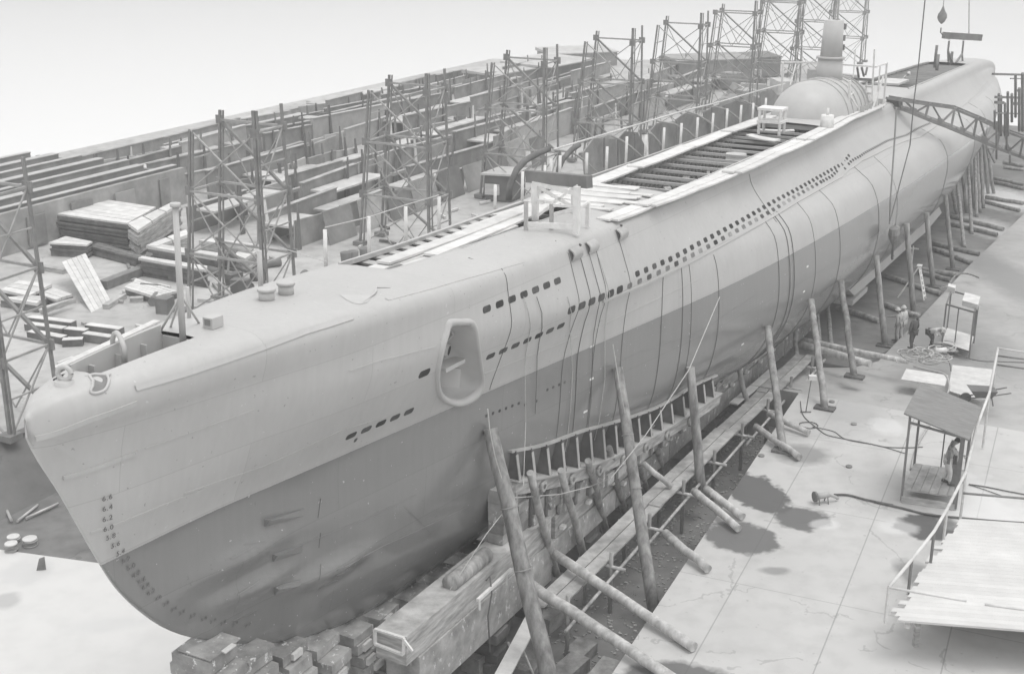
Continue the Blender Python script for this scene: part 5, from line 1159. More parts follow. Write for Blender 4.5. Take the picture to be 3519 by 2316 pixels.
# hull frames and plates of the neighbouring work behind the deck
def pt(x, y, t_=-15.5): return at_t(*C4(x, y), t_)
t = thing('frame_row', pt(1190, 1000) - Vector((0, 0, 3)), 'row of curved steel frames and tall plates under a long pale rail behind the deck', 'framework')
rail = [(-120, 1378), (0, 1345), (400, 1225), (800, 1108), (1190, 992), (1450, 930), (1800, 828), (2080, 752)]
for a, b_ in zip(rail, rail[1:]): mb = MB(); mb.tube([pt(*a), pt(*b_)], .06, 8); mb.build('rail', M['white'], t)
pls = [([(270, 1375), (365, 1245), (590, 1250), (625, 1700), (300, 1700)], 'plate'), ([(590, 1250), (650, 1180), (760, 1190), (840, 1330), (840, 1700), (625, 1700)], 'dplate'), ([(865, 1190), (930, 1110), (1100, 1090), (1115, 1600), (870, 1600)], 'plate'),
       ([(1105, 1075), (1190, 1015), (1290, 1035), (1420, 1125), (1430, 1500), (1115, 1500)], 'steel'), ([(1350, 1010), (1440, 965), (1540, 975), (1550, 1400), (1430, 1400)], 'plate'), ([(1530, 950), (1640, 905), (1740, 930), (1850, 1020), (1850, 1300), (1560, 1300)], 'dplate'), ([(420, 1235), (520, 1205), (590, 1250), (365, 1245)], 'lplate'), ([(1860, 830), (1960, 800), (2010, 850), (1990, 1100), (1870, 1100)], 'plate')]
for P_, m_ in pls: mb = MB(); mb.poly([pt(x, y, -15.9) for x, y in P_], .08, ey); mb.build('bulkhead_plate', M[m_], t)
for P_ in [[(0, 1345), (170, 1365), (280, 1440), (420, 1570)], [(520, 1215), (620, 1265), (700, 1320), (805, 1415)], [(870, 1190), (920, 1240), (985, 1320)], [(1190, 1000), (1290, 1030), (1400, 1095), (1490, 1165)], [(1440, 955), (1560, 985), (1620, 1030), (1690, 1080)], [(940, 1090), (1080, 1110), (1200, 1170), (1280, 1240)], [(1700, 900), (1830, 960), (1900, 1030)]]:
    mb = MB(); mb.tube([pt(x, y, -15.3) for x, y in P_], .07, 7); mb.build('arch_flange', M['psteel'], t)
for x, y0, y1 in ((460, 1240, 1500), (585, 1255, 1500), (970, 1105, 1350), (1110, 1085, 1350), (1425, 965, 1250), (1545, 975, 1250), (740, 1200, 1400), (1690, 930, 1150)):
    mb = MB(); mb.beam(pt(x, y0, -15.6), pt(x, y1, -15.6), .16, .06, ey); mb.build('stiffener', M['dplate'], t)
for P_, r_, lb in [([(1748, 690), (1752, 640), (1775, 585), (1805, 552), (1850, 527), (1885, 512)], .16, 'thick dark curved frame rising left of the dark crosswise beam'), ([(1916, 610), (1920, 580), (1935, 548), (1965, 515), (1990, 498)], .14, 'shorter dark curved frame behind the dark crosswise beam')]:
    mb = MB(); mb.tube([at_t(x, y, -11.5) for x, y in P_], r_, 8); solo(mb, 'curved_frame', M['dsteel'], lb, 'frame')
# small canvas roofed hut
C5 = lambda x, y: (1500 + x / 2.975, 500 + y / 2.975)
b0 = at(*C5(500, 560), 0); t = thing('canvas_hut', b0, 'small dark hut with a pale sagging canvas roof behind the deck', 'hut'); d1 = at(*C5(760, 575), 0) - b0; d2 = ru * 2.0; hz_ = hgt(b0, C5(500, 300)[1])
mb = MB(); mb.box8([b0, b0 + d1, b0 + d1 + d2, b0 + d2] + [v + Vector((0, 0, hz_)) for v in (b0, b0 + d1, b0 + d1 + d2, b0 + d2)]); mb.build('wall', M['dplate'], t)
mb = MB(); mb.box(b0 + d1 / 2 + d2 / 2 + Vector((0, 0, hz_ + .08)), d1 * .6, d2 * .65, (0, 0, .06)); mb.build('roof', M['cloth2'], t)
mb = MB(); mb.box(b0 + d1 * .3 - ru * .1 + Vector((0, 0, hz_ * .45)), d1 * .28, ru * .05, (0, 0, .35)); mb.build('shelf', M['palewood'], t)
# tent and far sheds
b0 = at(2463, 372, 0); q = at(2590, 356, 0); tp = b0 + Vector((1.6, 1.5, hgt(b0 + Vector((1.6, 1.5, 0)), 282)))
mb = MB(); mb.add([b0, q, q + ru * 3, b0 + ru * 3 + Vector((0, 0, 0)), tp, tp + Vector((1.2, 1.5, -.6))], [(0, 1, 5, 4), (1, 2, 5), (2, 3, 4, 5), (3, 0, 4)]); solo(mb, 'canvas_tent', M['cloth2'], 'pale peaked canvas tent in the yard beyond the deck', 'tent')
def shed(s0, s1, t0, t1, h, label, mw='plate', mr='lplate', ridge=.18):
    t = thing('shed', S((s0 + s1) / 2, (t0 + t1) / 2, 0), label, 'shed', 'long sheds in the far yard')
    mb = MB(); mb.box8([S(s0, t1, 0), S(s1, t1, 0), S(s1, t0, 0), S(s0, t0, 0), S(s0, t1, h), S(s1, t1, h), S(s1, t0, h), S(s0, t0, h)]); mb.build('wall', M[mw], t)
    tm = (t0 + t1) / 2
    for a, b in ((t1 + .3, tm), (tm, t0 - .3)):
        mb = MB(); za = h + .05 if a != tm else h + ridge; zb = h + ridge if b == tm else h + .05; mb.box8([S(s0 - .3, a, za), S(s1 + .3, a, za), S(s1 + .3, b, zb), S(s0 - .3, b, zb), S(s0 - .3, a, za + .1), S(s1 + .3, a, za + .1), S(s1 + .3, b, zb + .1), S(s0 - .3, b, zb + .1)]); mb.build('roof', M[mr], t)
def shed_px(p, q, h, dep, label, mw='plate', mr='lplate'):
    a, b_ = at(*p), at(*q); d = ru * 0 + Vector((-(b_ - a).y, (b_ - a).x, 0)).normalized(); d = -d if d.y < 0 else d; c, e_ = b_ + d * dep, a + d * dep
    t = thing('shed', (a + c) / 2, label, 'shed', 'low sheds in the far yard'); up_ = Vector((0, 0, h))
    mb = MB(); mb.box8([a, b_, c, e_] + [v + up_ for v in (a, b_, c, e_)]); mb.build('wall', M[mw], t)
    m_ = (a + c) / 2; o_ = [m_ + (v - m_) * 1.05 for v in (a, b_, c, e_)]; mb = MB(); mb.box8([v + up_ + Vector((0, 0, .01)) for v in o_] + [v + up_ + Vector((0, 0, .12 + (.25 if i > 1 else 0))) for i, v in enumerate(o_)]); mb.build('roof', M[mr], t)
shed_px((1700, 322), (1868, 292), 1.7, 4, 'dark sided shed with a pale flat roof, nearest of the far sheds')
shed_px((1895, 300), (2040, 268), 1.9, 6, 'dark sided shed right of the nearest far shed', 'dplate')
shed_px((1900, 236), (2120, 226), 1.5, 5, 'long pale roofed shed behind the two dark sided ones')
shed_px((2330, 300), (2575, 290), 2.5, 4, 'long dark flat topped wall building closing the yard behind the last towers', 'plate', 'plate')
shed_px((2575, 268), (2680, 262), 2.0, 3, 'small dark building right of the long flat topped one', 'dplate', 'dplate')
for i in range(26):
    s_ = 96 + i * 1.1; t_ = rr.uniform(-31, -15); c = S(s_, t_, 0); h = rr.uniform(.5, 1.8); mb = MB(); an = rr.uniform(0, 3); u = Vector((math.cos(an), math.sin(an), 0)); v = Vector((-u.y, u.x, 0)); mb.box(c + Vector((0, 0, h / 2)), u * rr.uniform(.4, 2.2), v * rr.uniform(.3, 1), (0, 0, h / 2))
    solo(mb, 'material_heap', M[rr.choice(['plate', 'dplate', 'psteel', 'lplate'])], 'squat heap of yard material left of the conning tower, %s going away' % (ORD[i] if i < 20 else 'last'), 'heap', 'heaps of material in the far yard')
for i in range(24):
    s_ = 33 + i * .62; c = S(s_, -12.2 - i * .02, 0); mb = MB(); h = 1.3 + rr.uniform(-.15, .2); mb.box8([c - ru * .14, c + ru * .14, c + ru * .14 + ey * .08, c - ru * .14 + ey * .08] + [v + Vector((0, 0, h)) for v in (c - ru * .1, c + ru * .1, c + ru * .1 + ey * .08, c - ru * .1 + ey * .08)])
    solo(mb, 'picket_plate', M['dplate'], 'small dark upright plate in the picket row just beyond the deck', 'plate', 'picket plates beyond the deck')
for i, (x, y) in enumerate([(1190, 895), (1215, 890), (1255, 880)]):
    c = at(x, y + 20, 0); mb = MB(); mb.tube([c, c + Vector((0, 0, .75))], .24, 12, .3); solo(mb, 'bucket', M['dplate'], 'dark bucket in the row of three beyond the deck, %s from the left' % ORD[i], 'bucket', 'dark buckets')
for i in range(60):
    t_ = rr.uniform(-32, -20.5); s_ = rr.uniform(14, 60); c = S(s_, t_, 0); 
    mb = MB(); u = Vector((rr.uniform(-1, 1), rr.uniform(-1, 1), 0)).normalized(); ln = rr.uniform(.3, 1.3); mb.beam(c + Vector((0, 0, .08)), c + u * ln + Vector((0, 0, .08)), .14, .12); solo(mb, 'scrap_board', M[rr.choice(['wood', 'palewood', 'darkwood'])], 'short scrap board lying loose on the yard ground', 'board', 'scrap boards on the yard ground')

# machinery and iron lying round the second tower
for i in range(22):
    s_ = 27.5 + i * .43; t_ = rr.uniform(-27.5, -18.5); c = S(s_, t_, 0); an = rr.uniform(0, 3.1); u = Vector((math.cos(an), math.sin(an), 0)); v = Vector((-u.y, u.x, 0)); h = rr.uniform(.25, .9)
    mk = M[rr.choice(['dplate', 'dsteel', 'plate', 'darkwood'])]; mb = MB()
    if i % 3 == 0:
        mb.tube([c + Vector((0, 0, .22)) - u * .5, c + Vector((0, 0, .22)) + u * .5], .22, 12); nm, lb = 'iron_drum', 'dark iron drum on its side by the second tower, %s from the camera' % ORD[i // 3]
    elif i % 3 == 1:
        mb.box(c + Vector((0, 0, h / 2)), u * rr.uniform(.2, .6), v * rr.uniform(.2, .4), (0, 0, h / 2)); nm, lb = 'iron_casting', 'squat dark iron casting by the second tower, %s from the camera' % ORD[i // 3]
    else:
        mb.beam(c + Vector((0, 0, .1)), c + u * rr.uniform(1, 2.6) + Vector((0, 0, rr.uniform(.1, .7))), .1, .14); nm, lb = 'iron_bar', 'dark iron bar lying askew by the second tower, %s from the camera' % ORD[i // 3]
    solo(mb, nm, mk, lb, 'iron', nm.replace('_', ' ') + 's by the second tower')
# nearest row of tall plates leaning behind the towers
for i in range(9):
    s_ = 41.5 + i * 3.1 + rr.uniform(-.3, .3); ln = rr.uniform(1.8, 2.9); h = rr.uniform(1.6, 2.3); a = S(s_, -24.9, 0); b_ = S(s_ + ln, -24.9, 0); lean = ey * rr.uniform(-.5, -.2); mb = MB()
    mb.box8([a, b_, b_ + ey * .06, a + ey * .06, a + lean + Vector((0, 0, h)), b_ + lean + Vector((0, 0, h * rr.uniform(.85, 1.05))), b_ + lean + ey * .06 + Vector((0, 0, h)), a + lean + ey * .06 + Vector((0, 0, h))])
    solo(mb, 'leaning_plate', M[rr.choice(['dplate', 'plate', 'steel2'])], 'tall plate leaning just behind the towers, %s of its line from the camera' % ORD[i], 'steel plate', 'tall plates leaning behind the towers', a)
# ladders of cable up the towers
# ================================================================ APRON: huts, platform, hoses, people
C7b = lambda x, y: (3000 + x / 2.611, 1250 + y / 2.611)
C6 = lambda x, y: (2300 + x / 1.952, 1100 + y / 1.952)
C4s = lambda x, y: (2500 + x / 2.336, 1700 + y / 2.336)
def hut(fl, fr, bl, zf, ytl, ytr, label):
    a = at(*fl, zf); b = at(*fr, zf); d = at(*bl, zf); u = b - a; v = d - a; c = b + v; t = thing('winch_hut', Vector((a.x, a.y, 0)), label, 'hut', 'open sided winch huts'); return a, b, c, d, u, v, t
a, b, c, d, u, v, t = hut(C7b(265, 1120), C7b(745, 1190), C7b(372, 890), .45, 0, 0, 'open sided winch hut with a sloping board roof and a worker inside')
v = v * 1.0; ul, vl = u.normalized(), v.normalized(); upz = Vector((0, 0, 1))
h1 = hgt(a, C7b(0, 425)[1]); h2 = hgt(b, C7b(0, 650)[1]) - .0; h2 = max(1.55, min(h2, h1)); Z = lambda k: Vector((0, 0, k))
for p, h, w_ in ((a, h1, .07), (b, h2, .13), (c, h2, .09), (d, h1, .07)): mb = MB(); mb.beam(p - Z(.4), p + Z(h), w_, w_, vl); mb.build('corner_post', M['steel'], t)
for f, nn in ((.52, 'inner_post'),): mb = MB(); p = d.lerp(c, f); mb.beam(p, p + Z(h1 * .62), .04, .04, vl); mb.build(nn, M['dsteel'], t)
for (p, q, z1, z2) in ((a, b, h1 - .38, h2 - .05), (d, c, h1 - .38, h2 - .05), (a, d, h1 - .1, h1 - .1), (b, c, h2 - .05, h2 - .05), (d, d.lerp(c, .52), h1 * .62, h1 * .6)): mb = MB(); mb.beam(p + Z(z1), q + Z(z2), .05, .07); mb.build('rail', M['steel'], t)
n_ = 6
for i in range(n_):
    p0, p1 = a.lerp(b, i / n_), a.lerp(b, (i + .95) / n_); mb = MB(); mb.box8([p0 - Z(.05), p1 - Z(.05), p1 + v - Z(.05), p0 + v - Z(.05), p0, p1, p1 + v, p0 + v]); mb.build('floor_board', M['wood'], t)
mb = MB(); mb.beam(a - Z(.34) - vl * .03, b - Z(.34) - vl * .03, .12, .2); mb.build('skid', M['wood'], t)
mb = MB(); mb.beam(d - Z(.34), c - Z(.34), .12, .2); mb.build('skid', M['wood'], t)
r0, r1, r2_, r3_ = a + Z(h1) - ul * .15 - vl * .35, b + Z(h2) + ul * .22 - vl * .35, c + Z(h2) + ul * .22 + vl * .45, d + Z(h1) - ul * .15 + vl * .45
mb = MB(); mb.box8([r0, r1, r2_, r3_] + [q + Z(.05) for q in (r0, r1, r2_, r3_)]); mb.build('roof', M['roof'], t)
mb = MB(); p = b - ul * .42 + v * .5; mb.box(p + Z(1.02), ul * .05, vl * .4, (0, 0, .26)); mb.build('wind_screen', M['steel'], t)
pw = thing('winch', b - ul * .22 + v * .45, 'small hand winch with a wheel that the hut worker is turning', 'winch')
q = b - ul * .22 + v * .45; mb = MB(); mb.box(q + Z(.35), ul * .14, vl * .2, (0, 0, .35)); mb.build('pedestal', M['steel'], pw)
mb = MB(); mb.tube([q + Z(.95) + (vl * math.cos(k * math.pi / 7) + Z(math.sin(k * math.pi / 7)) * 1.0) * .22 - ul * .05 for k in range(15)], .03, 6, cap=False); mb.build('wheel', M['dsteel'], pw)
mb = MB(); mb.tube([q + Z(.6), q + Z(.98)], .05, 8); mb.build('spindle', M['dsteel'], pw)
HUT = (a, b, c, d, ul, vl)
# second hut frame
C8 = lambda x, y: (2700 + x / 2.848, 800 + y / 2.848)
z2 = ZG(38); a, b, c, d, u, v, t = hut(C8(1530, 1080), C8(1800, 1165), C8(1580, 920), z2 + .3, 0, 0, 'small roofless frame hut with pale top boxes beside the rope heap')
v = (at(*C8(1845, 1000), z2 + .3) - b) * .9; c = b + v; d = a + v; ul, vl = u.normalized(), v.normalized(); hh = hgt(a, C8(0, 700)[1])
for p, w_ in ((a, .07), (b, .07), (c, .12), (d, .07), (a.lerp(b, .45), .05)): mb = MB(); mb.beam(p - Z(.3), p + Z(hh if p is not a.lerp(b, .45) else hh * .7), w_, w_, vl); mb.build('corner_post', M['steel'], t)
for (p, q) in ((a, b), (b, c), (c, d), (d, a)):
    for z_ in (0, hh): mb = MB(); mb.beam(p + Z(z_), q + Z(z_), .06, .07); mb.build('rail', M['steel'], t)
mb = MB(); mb.box((a + c) / 2 + Z(.02), u / 2, v / 2, (0, 0, .02)); mb.build('floor', M['palewood'], t)
mb = MB(); mb.box((b + c) / 2 + Z(hh + .12) - u * .2, u * .28, v * .3, (0, 0, .12)); mb.build('top_box', M['palewood'], t)
mb = MB(); mb.box(d + Z(hh + .1), ul * .2, vl * .25, (0, 0, .14)); mb.build('top_box', M['white'], t)
mb = MB(); mb.beam(a.lerp(b, .1) - Z(.12) - vl * .1, a.lerp(b, .6) - Z(.12) - vl * .1, .2, .06); mb.build('step', M['wood'], t)
# raised planked platform with a handrail at the lower right
zp = 1.2
edge = [C4s(1860, 190), C4s(1740, 380), C4s(1660, 470), C4s(1570, 580), C4s(1520, 690), C4s(1480, 740), C4s(1400, 860), C4s(1330, 1000)]
t = thing('planked_platform', at(3400, 2100, 0), 'raised platform of bright pale planks at the lower right with a pole handrail', 'platform')
A = at(*C4s(1860, 190), zp); dirp = (at(*C4s(2380, 225), zp) - A).normalized(); dn = (at(*C4s(1330, 1000), zp) - A); n_ = 30; dn = dn * 1.0
for i in range(n_):
    p = A + dn * (i / n_) + dirp * rr.uniform(-.18, .12); q = p + dn * (.985 / n_); L_ = 9
    mb = MB(); mb.box8([p - Z(.06), q - Z(.06), q + dirp * L_ - Z(.06), p + dirp * L_ - Z(.06), p, q, q + dirp * L_, p + dirp * L_]); mb.build('plank', M['plat'] if 'plat' in M else M['palewood'], t)
for i in range(5):
    p = A + dn * ((i + .3) / 5) + dirp * .4; mb = MB(); mb.beam(Vector((p.x, p.y, 0)), p - Z(.06), .12, .12); mb.build('leg', M['wood'], t)
mb = MB(); mb.beam(A + dirp * .35 - Z(.14), A + dn + dirp * .35 - Z(.14), .12, .16); mb.build('joist', M['wood'], t)
zr = 2.15
rl = [C6(2205, 188), C6(2150, 480), C6(2060, 720), C6(1990, 1020), C6(1865, 1262), C4s(1660, 290), C4s(1480, 520), C4s(1295, 742)]
rp = [at(x, y, zr) for x, y in rl]; lo, hi = rp[0], rp[-1]
t = thing('pole_handrail', at(*rl[4], 1.2), 'long pale pole handrail running beside the winch hut and platform', 'handrail')
for p, q in zip(rp, rp[1:]): mb = MB(); mb.tube([p, q], .045, 8); mb.build('top_rail', M['palewood'], t)
for i in (0, 1, 3, 4, 5, 6, 7): p = rp[i]; mb = MB(); mb.beam(p - Z(1.0 if i > 3 else 2.1), p, .07, .05); mb.build('post', M['steel'] if i in (5, 6) else M['palewood'], t)
for (x0, y0), (x1, y1), z_ in ((C6(2205, 188), C6(2380, 215), zr), (C6(2205, 240), C6(2380, 262), zr - .3), (C6(2200, 300), C6(2380, 325), zr - .65), (C6(1970, 1160), C6(2380, 1195), zr - .4), (C4s(1295, 742), C4s(1920, 850), zr), (C4s(2065, 878), C4s(2380, 920), zr - .1)):
    mb = MB(); mb.tube([at(x0, y0, z_), at(x1, y1, z_)], .035, 7); mb.build('cross_rail', M['steel'] if z_ < zr - .2 else M['palewood'], t)
# bright flat sheets on the concrete
for P_, lb in (([C6(1900, 300), C6(2170, 330), C6(2140, 560), C6(1870, 470)], 'larger bright sheet lying flat on the apron beside the handrail'), ([C6(1590, 325), C6(1870, 370), C6(1850, 440), C6(1555, 395)], 'smaller bright sheet lying flat on the apron left of the hose')):
    mb = MB(); mb.poly([at(x, y, .03) for x, y in P_], .025); solo(mb, 'flat_sheet', M['palewood'], lb, 'sheet')
# wheelbarrow
c = at(*C6(2060, 555), 0); t = thing('wheelbarrow', c, 'dark wheelbarrow standing behind the hut roof beside the handrail', 'wheelbarrow')
u = (at(*C6(2230, 560), 0) - c).normalized(); v = Vector((-u.y, u.x, 0))
mb = MB(); mb.box8([c - u * .1 - v * .22 + Z(.28), c + u * .5 - v * .2 + Z(.28), c + u * .5 + v * .2 + Z(.28), c - u * .1 + v * .22 + Z(.28), c - u * .35 - v * .36 + Z(.6), c + u * .65 - v * .33 + Z(.58), c + u * .65 + v * .33 + Z(.58), c - u * .35 + v * .36 + Z(.6)]); mb.build('tray', M['dsteel'], t)
mb = MB(); w0 = c - u * .42 + Z(.2); mb.tube([w0 - v * .04, w0 + v * .04], .2, 16); mb.build('wheel', M['dsteel'], t)
for k in (1, -1):
    mb = MB(); mb.tube([w0 + v * .1 * k, c + u * .3 + v * .26 * k + Z(.36), c + u * 1.15 + v * .3 * k + Z(.55)], .025, 6); mb.build('handle', M['dsteel'], t)
    mb = MB(); mb.tube([c + u * .45 + v * .25 * k + Z(.4), c + u * .55 + v * .28 * k], .025, 6); mb.build('leg', M['dsteel'], t)
# hoses and cables
def hose(px, r, m, label, z=0.03, name='hose', cat='hose', sag=None, rise=None):
    P = []
    for i, (x, y) in enumerate(px): P.append(at(x, y, (rise[i] if rise else z)))
    Q = [P[0]]; E = [P[0]] + P + [P[-1]]
    for i in range(1, len(E) - 2):
        for k in range(1, 6):
            u_ = k / 5; a, b, c, d = E[i - 1:i + 3]; Q.append(.5 * ((2 * b) + (c - a) * u_ + (2 * a - 5 * b + 4 * c - d) * u_ * u_ + (3 * b - a - 3 * c + d) * u_**3))
    mb = MB(); mb.tube(Q, r, 7); return solo(mb, name, M[m], label, cat)
hose([C6(1105, 1170), C6(1200, 1172), C6(1330, 1205), C6(1500, 1240), C4s(1180, 55), C4s(1400, 105), C4s(1600, 155), C4s(1830, 180), C4s(2100, 205), C4s(2390, 225)], .035, 'dsteel', 'thick dark hose running from the nozzle past the winch hut', .045)
hose([C6(880, 545), C6(900, 640), C6(1000, 730), C6(1060, 770), C6(1170, 795), C6(1330, 825), C6(1450, 850), C6(1590, 855), C6(1700, 850)], .018, 'drope', 'thin cable crossing the apron toward the winch hut', .02, 'cable', 'cable')
hose([C6(960, 715), C6(1100, 745), C6(1190, 800), C6(1400, 840), C6(1590, 895)], .015, 'drope', 'second thin cable branching beside the first toward the hut', .02, 'cable', 'cable')
c = at(*C6(935, 705), .02); mb = MB(); mb.tube([c + Vector((.34 * math.cos(k * .52), .3 * math.sin(k * .52), .01 * (k % 3))) for k in range(26)], .018, 6); solo(mb, 'cable_coil', M['drope'], 'small coil of thin cable on the open concrete', 'coil')
hose([C6(1640, 310), C6(1700, 325), C6(1790, 345), C6(1850, 365), C6(1875, 420), C6(1870, 480), C6(1800, 620), C6(1720, 740), C6(1660, 850), C6(1620, 1000)], .04, 'cloth', 'thick pale hose curving from the rope heap behind the hut', .045)
hose([C6(1890, 340), C6(1880, 290), C6(1850, 240), C6(1840, 210), C6(1900, 215), C6(2000, 255), C6(2100, 275), C6(2200, 278), C6(2390, 285)], .025, 'drope', 'dark cable running right from the rope heap', .03, 'cable', 'cable')
hose([C7b(860, 1080), C7b(1000, 1100), C7b(1200, 1140), C7b(1360, 1170)], .02, 'drope', 'thin cable on the bright concrete right of the hut', .03, 'cable', 'cable')
hose([C7b(860, 1082), C7b(1010, 1130), C7b(1160, 1185)], .015, 'drope', 'short thin cable splaying right of the hut', .03, 'cable', 'cable')
hose([C8(1500, 545), C8(1580, 520), C8(1650, 430), C8(1710, 400), C8(1800, 405), C8(1890, 440)], .045, 'log', 'bent dark pipe looped over the apron edge behind the ladder', -.8)
# hose nozzle (pump) at the hose end
c = at(*C6(1025, 1225), 0); t = thing('portable_pump', c, 'small portable pump on short legs at the hose end', 'pump')
u = (at(*C6(1110, 1215), 0) - c).normalized(); v = Vector((-u.y, u.x, 0))
mb = MB(); mb.tube([c - u * .25 + Z(.25), c + u * .22 + Z(.27)], .11, 12, .09); mb.build('body', M['psteel'], t)
mb = MB(); mb.tube([c - u * .3 + Z(.25), c - u * .23 + Z(.25)], .17, 14); mb.build('flange', M['steel'], t)
mb = MB(); mb.tube([c + u * .2 + Z(.27), c + u * .45 + Z(.16), c + u * .55 + Z(.08)], .05, 8); mb.build('outlet', M['psteel'], t)
for q in (-.15, .15):
    for k in (1, -1): mb = MB(); mb.tube([c + u * q + v * .05 * k + Z(.22), c + u * q + v * .14 * k], .02, 6); mb.build('leg', M['steel'], t)
# rope heap
heap = thing('rope_heap', at(*C6(1750, 270), 0), 'tangled heap of pale hose and rope on the apron corner', 'rope heap')
rh = random.Random(4)
for i in range(26):
    c = at(*C6(rh.uniform(1590, 1850), rh.uniform(215, 300)), .05); ra, rb = rh.uniform(.25, .62), rh.uniform(.25, .62); z0 = rh.uniform(.03, .4); ph = rh.uniform(0, 6); tl_ = rh.uniform(-.3, .3)
    mb = MB(); mb.tube([c + Vector((ra * math.cos(ph + k * .45), rb * math.sin(ph + k * .45), max(.03, z0 + tl_ * ra * math.cos(ph + k * .45)))) for k in range(rh.randint(9, 15))], .024, 6); mb.build('rope_loop', M['prope' if i % 3 else 'rope'], heap)
c = at(*C6(1780, 205), .45); mb = MB(); mb.tube([c, c + Vector((.5, .1, .0))], .11, 12); solo(mb, 'small_drum', M['white'], 'small pale drum lying on top of the rope heap', 'drum')
# tripod lamp
c = at(*C6(915, 620), 0); t = thing('work_lamp', c, 'thin stand with a small pale box beside the second shore on the apron', 'lamp stand')
hl_ = hgt(c, C6(940, 385)[1]); mb = MB(); mb.tube([c, c + Vector((.12, 0, hl_))], .02, 6); mb.build('pole', M['steel'], t)
mb = MB(); mb.box(c + Vector((.15, 0, hl_)), (.14, 0, 0), (0, .1, 0), (0, 0, .08)); mb.build('lamp_box', M['white'], t)
mb = MB(); mb.tube([c - Vector((.2, 0, -.03)), c + Vector((.2, 0, .03))], .025, 6); mb.build('foot', M['steel'], t)
for i, (x, y) in enumerate([(617, 912), (1090, 550), (1205, 985), (1237, 700)]):
    c = at(*C6(x, y), 0); mb = MB(); mb.tube([c, c + Z(.05)], .11, 10); solo(mb, 'deck_eye', M['steel'], 'small dark iron ring set in the concrete, %s from the left' % ORD[i], 'ring', 'iron rings in the concrete')
# white stepladder under the hull
z_ = ZF(47); p = at(*C8(1370, 640), z_); q = at(*C8(1270, 340), 0); f = at(*C8(1370, 640), z_); top = f + Vector((-.3, .5, hgt(f, C8(0, 345)[1])))
t = thing('stepladder', f, 'white wooden stepladder standing on the slip floor under the docking keel', 'stepladder')
w_ = ru * .45 * -1
for k in (0, 1): mb = MB(); mb.beam(f + w_ * k, top + w_ * k * .7, .06, .04); mb.build('front_rail', M['white'], t)
for k in (0, 1): mb = MB(); b2 = f - ey * 1.3 + w_ * k * 1.3; mb.beam(b2, top + w_ * k * .7, .05, .04); mb.build('back_leg', M['white'], t)
for i in range(6): uu = (i + .7) / 6.6; mb = MB(); mb.beam(f.lerp(top, uu), (f + w_).lerp(top + w_ * .7, uu), .1, .03); mb.build('step', M['white'], t)
mb = MB(); mb.box(top + w_ * .35 + Z(.03), ey * .12, w_ * .42, (0, 0, .025)); mb.build('top_plate', M['white'], t)
# cross marker, hanging bundle under the stern
c = at(*C8(1230, 330), -.9); h_ = hgt(c, C8(0, 130)[1]); t = thing('cross_marker', c, 'thin white cross shaped pole beside the shore at the docking keel', 'marker')
mb = MB(); mb.beam(c, c + Z(h_), .06, .05); mb.build('post', M['white'], t); mb = MB(); mb.beam(c + Z(h_ * .88) - ey * .3, c + Z(h_ * .88) + ey * .3, .05, .07); mb.build('crossbar', M['white'], t)
# ---------------------------------------------------------------- people
def skin(name, pts, edges, m, parent, sub_=1):
    me = bpy.data.meshes.new(name); o0 = Vector(parent['_o']); me.from_pydata([tuple(Vector(p) - o0) for p, r in pts], edges, []); me.update()
    ob = bpy.data.objects.new(name, me); col.objects.link(ob); sk = ob.modifiers.new('skin', 'SKIN'); 
    if not me.skin_vertices: bpy.context.view_layer.update()
    for i, (p, r) in enumerate(pts): me.skin_vertices[0].data[i].radius = (r, r) if not isinstance(r, tuple) else r
    me.skin_vertices[0].data[0].use_root = True
    sb = ob.modifiers.new('sub', 'SUBSURF'); sb.levels = sub_; sb.render_levels = sub_; sk.use_smooth_shade = True
    dg = bpy.context.evaluated_depsgraph_get(); ev = bpy.data.meshes.new_from_object(ob.evaluated_get(dg)); bpy.data.objects.remove(ob); ev.name = name
    ev.materials.clear(); ev.materials.append(m); o = bpy.data.objects.new(name, ev); col.objects.link(o); o.parent = parent; o['_o'] = [float(c) for c in o0]; return o
